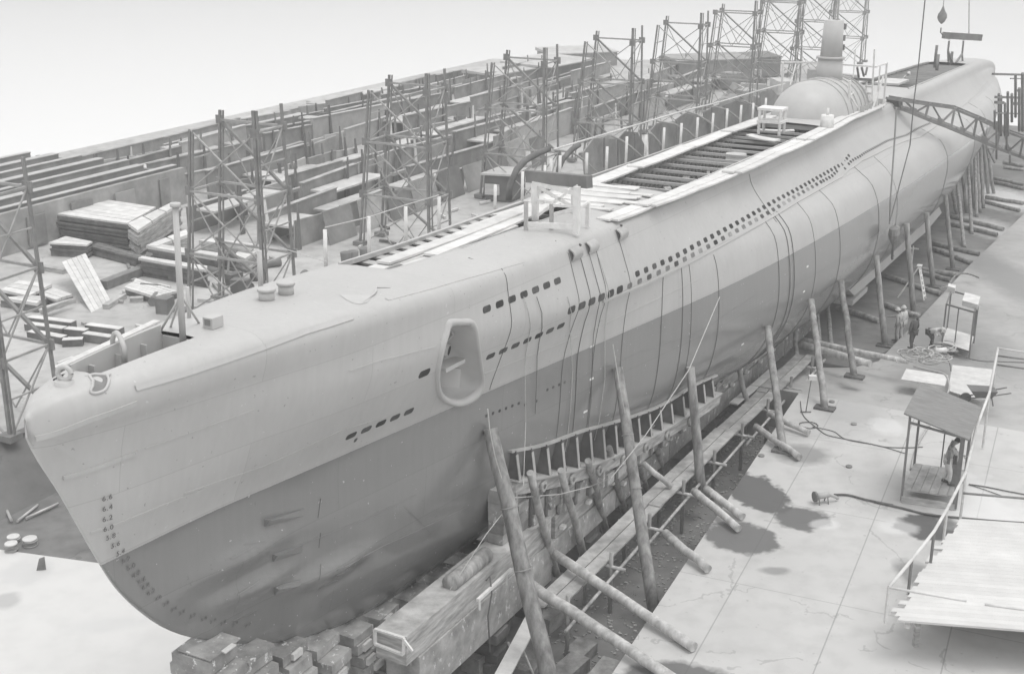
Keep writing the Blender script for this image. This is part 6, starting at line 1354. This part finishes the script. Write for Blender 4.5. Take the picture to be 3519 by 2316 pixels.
def person(base, face, h, pose, label, top='cloth', legs='cloth', hat=None, hair='hair'):
    f = Vector((face[0], face[1], 0)).normalized(); s = Vector((f.y, -f.x, 0)); k = h / 1.65; t = thing('person', base, label, 'person')
    def P(fx, sx_, z): return base + (f * fx + s * sx_ + Vector((0, 0, z))) * k
    bend = pose.get('bend', 0); cr = pose.get('crouch', 0); hip = .88 - cr * .45
    cb, sb_ = math.cos(bend), math.sin(bend)
    def T(u, lat, fw_=0): return P(pose.get('hx', 0) + sb_ * u + cb * fw_, lat, hip + cb * u - sb_ * fw_)   # torso coords
    st = pose.get('stride', .12)
    legL = [P(pose.get('hx', 0), .09, hip), P(pose.get('hx', 0) + .06 + cr * .38 + st * .5, .11, .47), P(st, .11, .07), P(st + .14, .12, .03)]
    legR = [P(pose.get('hx', 0), -.09, hip), P(pose.get('hx', 0) + .04 + cr * .38 - st * .2, -.11, .47), P(-st * .8, -.11, .07), P(-st * .8 + .14, -.12, .03)]
    hands = pose.get('hands', ((.05, .24, -.02), (.05, -.24, -.02)))
    def arm(sd, hd):
        sh_ = T(.50, .19 * sd); hand = T(hd[2], hd[1], hd[0]); mid = (sh_ + hand) / 2 + (s * (.07 * sd) - f * .05 - Vector((0, 0, .06))) * k; return sh_, mid, hand
    aL, aR = arm(1, hands[0]), arm(-1, hands[1]); hd_ = pose.get('head', 0)
    pts = [(T(0, 0), .13 * k), (T(.25, 0), .12 * k), (T(.48, 0), (.135 * k)), (T(.56, 0, .01), .055 * k), (T(.62, 0, .02 + hd_ * .03), .05 * k), (T(.70, 0, .04 + hd_ * .08), .095 * k), (T(.775, 0, .035 + hd_ * .1), .075 * k)]
    for L_ in (legL, legR): pts += [(L_[0], .095 * k), (L_[1], .065 * k), (L_[2], .045 * k), (L_[3], .035 * k)]
    for A_ in (aL, aR):
        hv = (A_[2] - A_[1]).normalized() * .07 * k
        pts += [(A_[0], .06 * k), (A_[1], .045 * k), (A_[2], .03 * k), (A_[2] + hv, .032 * k)]
    e = [(0, 1), (1, 2), (2, 3), (3, 4), (4, 5), (5, 6), (0, 7), (7, 8), (8, 9), (9, 10), (0, 11), (11, 12), (12, 13), (13, 14), (2, 15), (15, 16), (16, 17), (17, 18), (2, 19), (19, 20), (20, 21), (21, 22)]
    body = skin('body', pts, e, M['skin'], t)
    # fingers as short tapered chains, nose and ears
    for A_, sd in ((aL, 1), (aR, -1)):
        hv = (A_[2] - A_[1]).normalized(); lat = hv.cross(Vector((0, 0, 1))); lat = lat.normalized() if lat.length > .1 else s
        for q in range(5):
            b0_ = A_[2] + hv * (.09 if q < 4 else .05) * k + lat * (.012 * (q - 1.5) if q < 4 else -.035) * k; ln = (.05, .058, .054, .042, .04)[q] * k; mb = MB()
            mb.tube([b0_, b0_ + hv * ln * .6 - Vector((0, 0, .004)), b0_ + hv * ln + Vector((0, 0, -.02)) * k], .009 * k, 5, .006 * k); mb.build('finger', M['skin'], t)
    # clothing
    cl = [(T(-.03, 0), .15 * k), (T(.2, 0), .145 * k), (T(.44, 0), .155 * k), (T(.52, 0), .085 * k)]
    for A_, sd in ((aL, 1), (aR, -1)): cl += [(A_[0], .078 * k), (A_[1], .062 * k), (A_[1].lerp(A_[2], .8), .048 * k)]
    skin('jacket', cl, [(0, 1), (1, 2), (2, 3), (2, 4), (4, 5), (5, 6), (2, 7), (7, 8), (8, 9)], M[top], t)
    tr = [(T(.02, 0), .145 * k)]
    for L_ in (legL, legR): tr += [(L_[0], .115 * k), (L_[1], .085 * k), (L_[1].lerp(L_[2], .85), .066 * k)]
    skin('trousers', tr, [(0, 1), (1, 2), (2, 3), (0, 4), (4, 5), (5, 6)], M[legs], t)
    for L_ in (legL, legR): mb = MB(); mb.tube([L_[2] - f * .05 * k, L_[3] + f * .06 * k], .05 * k, 8, .04 * k); mb.build('shoe', M['dcloth'], t)
    hc = T(.75, 0, .03 + hd_ * .09); mb = MB(); n = 12; o_ = len(mb.v)
    ax = (T(.8, 0, .035 + hd_ * .1) - T(.7, 0, .035 + hd_ * .08)).normalized(); a1 = ax.cross(s).normalized()
    for i in range(5):
        an = i / 4 * math.pi / 2
        for j in range(n): b_ = 2 * math.pi * j / n; mb.v.append(hc + (a1 * math.cos(b_) + s * math.sin(b_)) * (.107 * k * math.cos(an) + .002) + ax * (.125 * k * math.sin(an) - .01))
    for i in range(4):
        for j in range(n): mb.f.append((i * n + j, i * n + (j + 1) % n, (i + 1) * n + (j + 1) % n, (i + 1) * n + j)); mb.sm.append(True)
    mb.build('cap' if hat else 'hair', M[hat or hair], t)
    if hat: mb = MB(); mb.tube([hc - ax * .012, hc + ax * .004], .135 * k, 14); mb.build('cap_brim', M[hat], t)
    return t
a, b, c, d, ul, vl = HUT
pb = at(*C7b(650, 1075), .45)
person(pb, ul + vl * .1, 1.56, dict(bend=.16, hands=((.42, .14, .34), (.4, -.12, .22)), stride=.1, head=.8), 'worker in a pale jacket leaning to the wheel inside the winch hut', 'cloth', 'pcloth')
zz = ZF(41.5)
person(at(*C8(1090, 1070), zz), -ey, 1.58, dict(bend=.1, hands=((.5, .1, .35), (.1, -.22, .05)), stride=.08), 'worker in pale overalls reaching toward a log shore', 'cloth', 'cloth', hat='pcloth')
person(at(*C8(1130, 1050), ZF(42)), -ey + ru * .4, 1.6, dict(), 'worker in a white cap standing right behind the one touching the shore', 'pcloth', 'cloth', hat='pcloth')
person(at(*C8(1235, 1150), ZG(38)), -ey + ru * .5, 1.6, dict(hands=((.1, .25, .02), (.1, -.22, .02))), 'worker in dark clothes standing beside the rope heap', 'dcloth', 'dcloth', hat='dcloth')
person(at(*C8(1420, 1120), ZG(37.5)), -ru * .4 + ey, 1.58, dict(bend=1.15, crouch=.35, hands=((.25, .12, .5), (.2, -.12, .5)), hx=-.15), 'worker in a white shirt stooping over the rope heap', 'pcloth', 'dcloth', hat='pcloth')
# ================================================================ ON DECK: planks, staging; ABOVE: truss, wires
def dk(x, y, z=8.72): p = hz(x, y, z); return H(*p)
def hplank(pts_a, pts_b, z, w_, m, label, k=D):
    a, b = hz(pts_a[0] * k, pts_a[1] * k, z), hz(pts_b[0] * k, pts_b[1] * k, z)
    return plank(H(*a), H(*b), w_, M[m], label, .06, 'staging planks laid on the deck')
# forward planks (display px)
plank_list = [((855, 628), (1215, 500), 8.78, .45), ((935, 615), (1190, 522), 8.74, .4), ((890, 608), (1200, 492), 8.86, .4), ((1000, 590), (1290, 470), 8.82, .4), ((1090, 530), (1240, 475), 8.75, .5), ((1160, 500), (1290, 455), 8.72, .5)]
lbs = ['long pale plank on the forward deck, its end nearest the bow', 'pale plank on the forward deck nearest the ship side', 'pale plank lapped over its neighbours on the forward deck', 'pale plank running aft under the timber staging', 'short pale board at the forward opening', 'short pale board just ahead of the staging']
for (a, b_, z, w_), lb in zip(plank_list, lbs): hplank(a, b_, z, w_, 'palewood', lb)
farp = [((1360, 428), (1480, 382)), ((1475, 386), (1600, 338)), ((1590, 343), (1700, 300)), ((1690, 304), (1790, 268)), ((1240, 470), (1370, 420))]
for i, (a, b_) in enumerate(farp): hplank(a, b_, 8.72 + .05 * (i % 2), .62, 'palewood', 'wide pale staging plank along the far edge of the main opening, %s of the row' % ORD[i])
nearp = [((1400, 508), (1500, 468)), ((1490, 474), (1600, 432)), ((1590, 437), (1700, 392)), ((1690, 398), (1790, 352)), ((1780, 357), (1870, 318)), ((1860, 322), (1960, 270)), ((1950, 275), (2030, 240))]
for i, (a, b_) in enumerate(nearp):
    hplank(a, b_, 8.72 + .05 * (i % 2), .42, 'palewood', 'inner pale staging plank along the near side, %s of the row' % ORD[i])
    hplank((a[0] + 24, a[1] + 1), (b_[0] + 22, b_[1] + 2), 8.70 + .05 * (i % 2), .34, 'palewood', 'outer pale staging plank along the near side, %s of the row' % ORD[i])
for i in range(10):
    s_ = 19.7 + i * .42; mb = MB(); w1 = random.uniform(-1.6, -1.0); w2 = random.uniform(.6, 1.7); plank(H(s_, w1, 8.76), H(s_ + random.uniform(-.4, .4), w2, 8.76), .3, M['palewood'], 'loose pale board lying across the deck under the staging, %s from the bow' % ORD[i], .04, 'loose boards across the deck')
# slats of the forward opening seen as a ladder-like grating
for i in range(13): s_ = 9.9 + i * .62; plank(H(s_, -1.6, 8.68), H(s_ + .05, -.55, 8.68), .3, M['psteel'], 'short pale slat across the far half of the forward deck opening', .05, 'slats over the forward opening', name='slat', cat='slat')
# timber staging with the dark crosswise beam
CX = lambda x, y: (1500 + x / 2.975, 500 + y / 2.975)
fp = [(1000, 760), (1430, 905), (1415, 660), (1010, 600)]
t = thing('timber_staging', dk(*CX(1180, 850)), 'white timber staging with cross bracing standing on the deck', 'staging')
def vpost(xb, yb, yt, w_, m, zb=8.7, xt=None):
    b_ = dk(*CX(xb, yb), zb); h = hgt(b_, CX(0, yt)[1]); mb = MB(); mb.beam(b_, b_ + Z(h), w_, w_ * .8, ru); mb.build('post', M[m], t); return b_, h
v1 = vpost(1010, 770, 370, .17, 'white'); v2 = vpost(1430, 905, 420, .17, 'white'); v3 = vpost(915, 880, 568, .10, 'psteel'); v4 = vpost(1175, 870, 598, .10, 'psteel'); v5 = vpost(1400, 700, 390, .13, 'white'); v6 = vpost(1545, 830, 580, .11, 'white'); v7 = vpost(985, 600, 380, .1, 'white')
for a, b_, w_ in ((v1[0] + Z(v1[1] * .95), v2[0] + Z(v1[1] * .98), .12), (v3[0] + Z(.2), v2[0] + Z(.2), .16), (v4[0] + Z(v4[1] * .6), v6[0] + Z(.62), .08), (v1[0] + Z(.6), v4[0] + Z(.8), .08), (v2[0] + Z(v6[1] * .95), v6[0] + Z(v6[1]), .07), (v4[0] + Z(v4[1] * .95), v2[0] + Z(v4[1]), .07), (v1[0] + Z(.1), v5[0] + Z(v5[1] * .9), .09), (v5[0] + Z(.2), v1[0] + Z(v1[1] * .9), .09), (v5[0] + Z(v5[1]), v2[0] + Z(v2[1]), .08), (v7[0] + Z(v7[1] * .9), v5[0] + Z(v5[1] * .9), .09)):
    mb = MB(); mb.beam(a, b_, .05, w_); mb.build('brace', M['white'], t)
a = v1[0] + Z(v1[1] + .12) - ey * .6; b_ = v5[0] + Z(v5[1] + .1) + ey * .9
pa = at_t(*CX(940, 315), toH(v1[0])[1] - .35); pb = at_t(*CX(1565, 375), toH(v2[0])[1] + .3)
mb = MB(); mb.beam(pa, pb, .22, .34); solo(mb, 'dark_beam', M['dplate'], 'heavy dark beam laid crosswise on top of the white timber staging', 'beam')
# rolled mats / fenders on the near edge
for (x0, y0, x1, y1, lb) in ((1060, 920, 1235, 925, 'curved grey plate hooked over the deck edge, nearest the bow'), (1420, 930, 1560, 890, 'curved grey plate hooked over the edge below the staging'), (1720, 790, 1860, 770, 'curved grey plate hooked over the edge aft of the staging')):
    p = hull_hit(*CX((x0 + x1) / 2, (y0 + y1) / 2)); 
    if not p: continue
    mb = MB(); s_ = p[0]; zc_ = interp(ZD, s_) - .36; n = 9; rows = []
    for k in range(n):
        z_ = zc_ + .16 - .32 * k / (n - 1); off = .06 + .10 * math.sin(math.pi * k / (n - 1)); nn = hnorm(s_, z_); wn = ex * nn.x + ey * nn.y + ez * nn.z
        for q in (-.27, .27): mb.v.append(H(s_ + q, HB(s_ + q, z_), z_) + wn * off)
        for q in (.27, -.27): mb.v.append(H(s_ + q, HB(s_ + q, z_), z_) + wn * (off - .04))
    for k in range(n - 1):
        for j in range(4): mb.f.append((4 * k + j, 4 * k + (j + 1) % 4, 4 * k + 4 + (j + 1) % 4, 4 * k + 4 + j)); mb.sm.append(False)
    mb.f += [(0, 1, 2, 3), (4 * n - 4, 4 * n - 1, 4 * n - 2, 4 * n - 3)]; mb.sm += [False] * 2
    solo(mb, 'edge_plate', M['psteel'], lb, 'plate', 'curved plates over the deck edge')
a, b_ = hull_hit(*CX(1462, 1025)), hull_hit(*CX(1890, 825)); mb = MB(); mb.tube([OUT(a, .04), OUT(((a[0] + b_[0]) / 2, 0, (a[2] + b_[2]) / 2), .05), OUT(b_, .04)], .035, 6); solo(mb, 'side_batten', M['dsteel'], 'thin dark batten fixed along the ship side below the staging', 'batten')
# small scaffold table ahead of the conning tower
C4b = lambda x, y: (2200 + x / 3.4, 200 + y / 3.4)
t = thing('deck_trestle', dk(*C4b(1540, 890)), 'small white four legged trestle on boards ahead of the conning tower', 'trestle')
c0 = dk(*C4b(1530, 880)); h = hgt(c0, C4b(0, 590)[1])
for q, r_ in ((-.45, -.35), (.45, -.35), (.45, .35), (-.45, .35)): mb = MB(); p = c0 + ey * q + ru * r_; mb.beam(p, p + Z(h), .1, .1); mb.build('leg', M['white'], t)
for z_ in (h, h * .5): mb = MB(); mb.box(c0 + Z(z_), ey * .55, ru * .42, (0, 0, .05)); mb.build('shelf', M['white'], t)
for (a, b_) in (((1270, 890), (1610, 950)), ((1300, 905), (1600, 965)), ((1380, 830), (1800, 840))): plank(dk(*C4b(*a), 8.74), dk(*C4b(*b_), 8.74), .35, M['palewood'], 'pale board under the small trestle ahead of the conning tower', .05, 'boards under the small trestle')
for (x, y, top_, lb) in ((1640, 860, 'cloth', 'worker in the opening left of the trestle, only head and shoulders showing'), (1850, 880, 'pcloth', 'worker in a pale cap bending at the near side of the opening'), (1860, 930, 'cloth', 'worker crouching beside the pale capped one')):
    person(dk(*C4b(x, y), 7.55), ey * -1 + ru * .3, 1.58, dict(bend=.3, crouch=.3, hands=((.25, .12, .1), (.25, -.12, .1))), lb, top_, 'cloth', hat='pcloth')
t_ = dk(*C4b(2180, 810)); t = thing('canister', t_, 'squat pale canister with a short neck on the near deck edge', 'canister')
mb = MB(); mb.tube([t_, t_ + Z(.55)], .3, 14, .28); mb.build('body', M['white'], t); mb = MB(); mb.tube([t_ + Z(.55), t_ + Z(.85)], .07, 8, .05); mb.build('neck', M['white'], t)
# platform scaffolding round the conning tower
C9 = lambda x, y: (2600 + x / 2.59, y / 2.59)
t = thing('tower_scaffold', dk(*C9(1040, 1010)), 'white pole scaffold with a high rail around the conning tower', 'scaffold')
def P9(x, y, tt): return at_t(*C9(x, y), tt)
SC = [((235, 560), (222, 830), -2.4, .09), ((1050, 440), (1020, 1000), 1.9, .08), ((1100, 590), (1065, 1000), 2.1, .07), ((1160, 560), (1130, 960), 2.2, .09), ((980, 740), (965, 970), 1.2, .07), ((880, 440), (860, 700), -1.2, .07), ((350, 570), (300, 760), -2.3, .06), ((410, 400), (400, 680), -2.3, .04), ((830, 720), (815, 1030), 1.5, .1)]
for a, b_, tt, w_ in SC: mb = MB(); mb.beam(P9(*a, tt), P9(*b_, tt), w_, w_); mb.build('pole', M['white'], t)
for a, b_, ta, tb, w_ in (((245, 553), (500, 560), -2.4, -1.2, .08), ((500, 560), (1060, 598), -1.2, 1.9, .08), ((1060, 598), (1160, 565), 1.9, 2.2, .08), ((245, 600), (330, 670), -2.4, -2.3, .05), ((760, 700), (1050, 715), -.5, 1.9, .14), ((1130, 680), (1020, 1010), 2.2, 2.0, .08), ((835, 860), (930, 1010), 1.5, 1.8, .08), ((835, 850), (930, 760), 1.5, .8, .06), ((970, 830), (1030, 835), 1.2, 1.6, .1), ((970, 900), (1030, 905), 1.2, 1.6, .1), ((970, 950), (1030, 955), 1.2, 1.6, .1), ((970, 770), (1030, 775), 1.2, 1.6, .1)):
    mb = MB(); mb.beam(P9(*a, ta), P9(*b_, tb), w_, w_); mb.build('crossbar', M['white'] if w_ != .14 else M['steel'], t)
for (a, b_, tt) in (((690, 590), (700, 650), 0), ((750, 590), (745, 660), .2), ((895, 600), (910, 690), .8), ((935, 600), (955, 680), 1), ((985, 600), (970, 670), 1.1)): mb = MB(); mb.beam(P9(*a, tt), P9(*b_, tt), .09, .09); mb.build('baluster', M['steel'], t)
pA = P9(1380, 740, .2)
person(H(67, .2, 7.7), ey, 1.6, dict(bend=.5, crouch=.2), 'worker in white bending inside the after deck opening', 'pcloth', 'pcloth', hat='pcloth')
mb = MB(); mb.box(H(64.5, .1, 8.75), ex * 1.6, ey * .7, ez * .06); solo(mb, 'deck_table', M['palewood'], 'pale boards forming a table at the after opening, before the white clad worker', 'boards')
# -------- truss jib crossing the after hull
C3c = lambda x, y: (3000 + x / 3.133, 100 + y / 3.133)
s_a = toH(at_t(*C3c(140, 790), 1.9)); 
def TP(u, x, y): return at_t(*C3c(x, y), u)
t = thing('crane_jib', TP(1.9, 200, 800), 'grey lattice crane jib reaching from the right edge to the after deck', 'crane jib')
topc = [(145, 745, 1.9), (480, 800, 3.2), (850, 852, 4.6), (1110, 960, 5.8), (1380, 1085, 7.0), (1640, 1180, 8.4), (1900, 1290, 10)]
botc = [(145, 835, 1.9), (330, 870, 2.6), (600, 980, 3.8), (800, 1055, 4.6), (1100, 1180, 5.8), (1350, 1290, 7.0), (1640, 1395, 8.4), (1900, 1500, 10)]
dd = ru * .7
def chain(P_, off, w_, nm, m='twrj'):
    for (x, y, u), (x2, y2, u2) in zip(P_, P_[1:]): mb = MB(); mb.beam(TP(u, x, y) + off, TP(u2, x2, y2) + off, w_, w_); mb.build(nm, M[m], t)
M['twrj'] = mat('jib_iron', .20, .7, .2, 2)
chain(topc, Vector(), .13, 'top_chord'); chain(botc, Vector(), .16, 'bottom_chord'); chain(topc, dd, .10, 'top_chord'); chain(botc, dd, .13, 'bottom_chord', 'psteel')
mb = MB(); p = [TP(1.9, 145, 745), TP(2.4, 290, 775), TP(2.4, 290, 858), TP(1.9, 145, 835)]; mb.poly(p, .7, -ru if True else ru); mb.build('end_box', M['dsteel'], t)
def on(P_, x):
    for (x0, y0, u0), (x1, y1, u1) in zip(P_, P_[1:]):
        if x0 <= x <= x1: f = (x - x0) / (x1 - x0); return TP(u0 + (u1 - u0) * f, x, y0 + (y1 - y0) * f)
xs = [290, 430, 600, 720, 880, 960, 1120, 1200, 1370, 1450, 1620, 1720]
for i, x in enumerate(xs):
    off = Vector() if i % 2 == 0 else Vector()
    if i % 2 == 0: mb = MB(); mb.beam(on(topc, x), on(botc, min(x - 40 if x > 400 else x, 1890)), .11, .11); mb.build('web', M['twrj'], t)
    else:
        a = on(botc, x); mb = MB(); mb.beam(on(topc, xs[i - 1]) + dd, a + dd, .08, .08); mb.build('web', M['twrj'], t)
        if i + 1 < len(xs): mb = MB(); mb.beam(a, on(topc, xs[i + 1]), .08, .08); mb.build('web', M['twrj'], t)
        mb = MB(); mb.box(a + Z(.12), (on(botc, x) - on(botc, x - 40)).normalized() * .22, ru * .03, (0, 0, .2)); mb.build('gusset', M['twrj'], t)
    mb = MB(); mb.beam(on(topc, x), on(topc, x) + dd, .07, .07); mb.build('cross_tie', M['twrj'], t)
    mb = MB(); mb.beam(on(botc, x), on(botc, x) + dd, .07, .07); mb.build('cross_tie', M['twrj'], t)
# -------- staging poles by the stern on the right
t = thing('pole_scaffold', S(86, 12, ZG(86)), 'grid of thin scaffold poles beside the stern at the right edge', 'scaffold')
def G9(x, y, tt=9.0): return at_t(*C3c(x, y), tt)
for x, y0, y1, tt in ((1355, 700, 1100, 9), (1380, 720, 1150, 8.5), (1452, 680, 1150, 9.5), (1495, 700, 1000, 10), (1535, 490, 950, 10), (1310, 880, 1080, 8), (1420, 800, 1150, 9), (1575, 640, 1100, 10.5), (1610, 480, 1100, 11), (1330, 1000, 1400, 8), (1475, 1350, 1450, 9), (1440, 900, 1300, 9.2)):
    mb = MB(); mb.tube([G9(x, y0, tt), G9(x, y1, tt)], .055, 6); mb.build('pole', M['twrj'], t)
for x0, y0, x1, y1, w_ in ((1290, 487, 1620, 495, .09), (1480, 535, 1620, 538, .05), (1320, 735, 1610, 742, .1), (1320, 792, 1400, 795, .12), (1520, 805, 1610, 806, .14), (1330, 905, 1600, 915, .06), (1540, 650, 1580, 690, .05), (1240, 1290, 1320, 1295, .06), (1240, 1300, 1310, 1440, .06), (1310, 1295, 1245, 1400, .06)):
    mb = MB(); mb.beam(G9(x0, y0), G9(x1, y1), w_, w_); mb.build('ledger', M['twrj'], t)
# -------- hanging beam, hoist block, wires
p0, p1 = at_t(*C3c(760, 70), -.2), at_t(*C3c(1160, 95), 2.0)
t = thing('lifting_beam', (p0 + p1) / 2, 'dark horizontal lifting beam hanging in the sky above the stern', 'beam')
mb = MB(); mb.beam(p0, p1, .35, .45); mb.build('spreader', M['steel'], t)
for f in (.16, .55): mb = MB(); mb.box(p0.lerp(p1, f), (p1 - p0).normalized() * .1, ru * .2, (0, 0, .27)); mb.build('collar', M['white'], t)
mb = MB(); c = p0.lerp(p1, .68); mb.tube([c, at_t(*C3c(1035, -320), .9)], .04, 5); solo(mb, 'beam_wire', M['rope'], 'thin wire from which the lifting beam hangs', 'wire')
for (x0, y0, x1, y1, tt, lb) in ((820, 130, 808, 240, .2, 'left short derrick post on the stern deck'), (975, 130, 960, 270, .5, 'right short derrick post on the stern deck')):
    t = thing('derrick_post', at_t(*C3c(x1 + 20, 380), tt), lb, 'derrick', 'short derricks on the stern deck')
    for (a, b_) in (((x0, y0), (x1, y1)), ((x1, y1), (x1 + 5, 350)), ((x1, y1), (x1 + 50 if x1 < 900 else x1 - 70, 370))): mb = MB(); mb.beam(at_t(*C3c(*a), tt), at_t(*C3c(*b_), tt), .12, .12); mb.build('spar', M['steel'], t)
c = at_t(*C9(1652, 155), 0.5); t = thing('hoist_block', c, 'small dark hoist block hanging in the sky left of the lifting beam', 'hoist block')
mb = MB(); mb.tube([c - Z(.6), c - Z(.3), c, c + Z(.35), c + Z(.7)], .1, 10); 
mb = MB(); nB = 12
for i, (z_, r_) in enumerate(((-.45, .04), (-.3, .2), (-.05, .33), (.2, .3), (.4, .16), (.7, .04))):
    for j in range(nB): mb.v.append(c + Vector((r_ * math.cos(j * math.pi / 6), r_ * .5 * math.sin(j * math.pi / 6), z_)))
for i in range(5):
    for j in range(nB): mb.f.append((i * nB + j, i * nB + (j + 1) % nB, (i + 1) * nB + (j + 1) % nB, (i + 1) * nB + j)); mb.sm.append(True)
mb.build('sheave_case', M['steel'], t)
mb = MB(); mb.tube([c - Z(.7), c - Z(1.0), c - Z(1.15) + ey * .12, c - Z(1.0) + ey * .2], .05, 6); mb.build('hook', M['steel'], t)
mb = MB(); mb.tube([c + Z(.7), c + Z(11)], .03, 5); mb.build('wire', M['rope'], t)
def wire(pts, r, m, label, name='wire'): mb = MB(); mb.tube(pts, r, 5); solo(mb, name, M[m], label, 'wire', None)
wire([at_t(*C9(1505, -60), 5.2), at_t(*C9(1440, 590), 5.2), at_t(*C9(1400, 900), 5.2), at_t(2600 + 1365 / 2.59, 500 + 0 / 2.59, 5.2), at_t(2600 + 1180 / 2.59, 500 + 700 / 2.59, 5.2)], .03, 'drope', 'long dark wire hanging from the sky past the jib to the hull')
wire([at_t(*C9(1245, 960), 4.9), at_t(2600 + 1225 / 2.59, 500, 4.9), at_t(2600 + 1190 / 2.59, 500 + 500 / 2.59, 5.0), at_t(2600 + 1185 / 2.59, 500 + 690 / 2.59, 5.0)], .04, 'rope', 'thick grey wire hanging below the jib end against the hull')
c = at_t(2600 + 1225 / 2.59, 500 + 790 / 2.59, 5.1); t = thing('hook_bundle', c, 'mottled net bundle with a hook hanging against the dark hull', 'bundle')
mb = MB(); nB = 12
for i, (z_, r_) in enumerate(((.42, .1), (.3, .55), (0, .6), (-.25, .45), (-.5, .12))):
    for j in range(nB): mb.v.append(c + ru * (r_ * math.cos(j * math.pi / 6) * rr.uniform(.85, 1.1)) + ey * (r_ * .4 * math.sin(j * math.pi / 6)) + Z(z_))
for i in range(4):
    for j in range(nB): mb.f.append((i * nB + j, i * nB + (j + 1) % nB, (i + 1) * nB + (j + 1) % nB, (i + 1) * nB + j)); mb.sm.append(False)
mb.build('net', M['block'], t)
mb = MB(); mb.tube([c - Z(.5), c - Z(.9), c - Z(1.2) + ru * .1, c - Z(1.05) + ru * .2], .06, 6); mb.build('hook', M['dsteel'], t)
# ropes in the foreground
k3 = lambda x, y, tt: at_t(x * D, y * D, tt)
wire([k3(1672, 690, 4.6), k3(1600, 860, 4.5), k3(1500, 1010, 4.2), k3(1420, 1110, 3.8), k3(1370, 1130, 3.0), k3(1300, 1148, 2.4), k3(1196, 1156, 2.3)], .014, 'prope', 'pale rope slung from the ship side past the tall shore to the cradle', 'guy_rope')
wire([k3(1196, 1156, 2.3), k3(1130, 1240, 2.2), k3(1045, 1370, 1.8)], .012, 'prope', 'pale rope running down to the small board on the way timber', 'guy_rope')
wire([k3(1424, 800, 4.0), k3(1440, 900, 4.2), k3(1452, 960, 4.2)], .012, 'prope', 'short pale rope hanging at the second large shore', 'guy_rope')
wire([k3(1133, 950, 2.9), k3(1138, 1000, 2.9), k3(1150, 1060, 2.9), k3(1165, 1110, 2.9)], .016, 'prope', 'pale rope hitched down the thickest shore', 'guy_rope')
for i, (x, ys) in enumerate([(1215, [(1213, 690), (1216, 850), (1218, 980), (1216, 1130)]), (1325, [(1315, 690), (1327, 860), (1322, 950), (1306, 1060)]), (1400, [(1388, 600), (1402, 800), (1402, 880), (1388, 980), (1378, 1020)]), (1245, [(1243, 690), (1244, 860), (1240, 960)]), (1372, [(1365, 590), (1373, 820), (1370, 930), (1362, 1000)])]):
    P_ = []
    for q in ys:
        h_ = hull_hit(q[0] * D, q[1] * D); P_.append(OUT(h_, .05) if h_ and h_[2] > 2.0 else at_t(q[0] * D, q[1] * D, 2.5))
    Q_ = []
    for a, b_ in zip(P_, P_[1:]):
        for j in range(5):
            p = a.lerp(b_, j / 5); s_, tt, z_ = toH(p); hb = HB(s_, z_); Q_.append(H(s_, max(tt, hb + .03), z_))
    Q_.append(P_[-1]); wire(Q_, .010, 'prope' if i in (0, 1, 2) else 'drope', 'rope hanging down the bow side between the port hole rows, %s from the bow' % ORD[[0, 2, 4, 1, 3][i]], 'sling_rope')
# guard rope along the far stanchions and fore stay
P_ = [hz(640 * D, 585 * D, 8.65), hz(757 * D, 615 * D, 8.65), hz(858 * D, 592 * D, 8.65), hz(943 * D, 560 * D, 8.65), hz(1020 * D, 530 * D, 8.65)]
hs_ = [1.2, 1.15, 1.2, 1.2, 1.15]
wire([H(p[0], p[1], 8.65 + h_ * .82) for p, h_ in zip(P_[1:], hs_[1:])], .016, 'prope', 'thin guard rope strung along the far white posts', 'guard_rope')
wire([at_t(1122, 900, -1.6) * 1.0, at_t(960, 850, -4.0)], .012, 'prope', 'thin rope running off the far posts toward the second tower', 'guard_rope')

# ---------------------------------------------------------------- sea haze over the yard
hm = bpy.data.materials.new('haze'); hm.use_nodes = True; n = hm.node_tree; n.nodes.clear()
ho = n.nodes.new('ShaderNodeOutputMaterial'); hv = n.nodes.new('ShaderNodeVolumePrincipled'); hv.inputs['Color'].default_value = (.96, .96, .96, 1); hv.inputs['Density'].default_value = .0022; hv.inputs['Anisotropy'].default_value = 0
n.links.new(hv.outputs[0], ho.inputs['Volume'])
mb = MB(); mb.box((0, 650, 17.5), (1000, 0, 0), (0, 850, 0), (0, 0, 23)); hz_o = mb.build('haze', hm, None, (0, 650, 17.5)); hz_o['kind'] = 'stuff'
for o in bpy.data.objects:
    if '_o' in o: del o['_o']
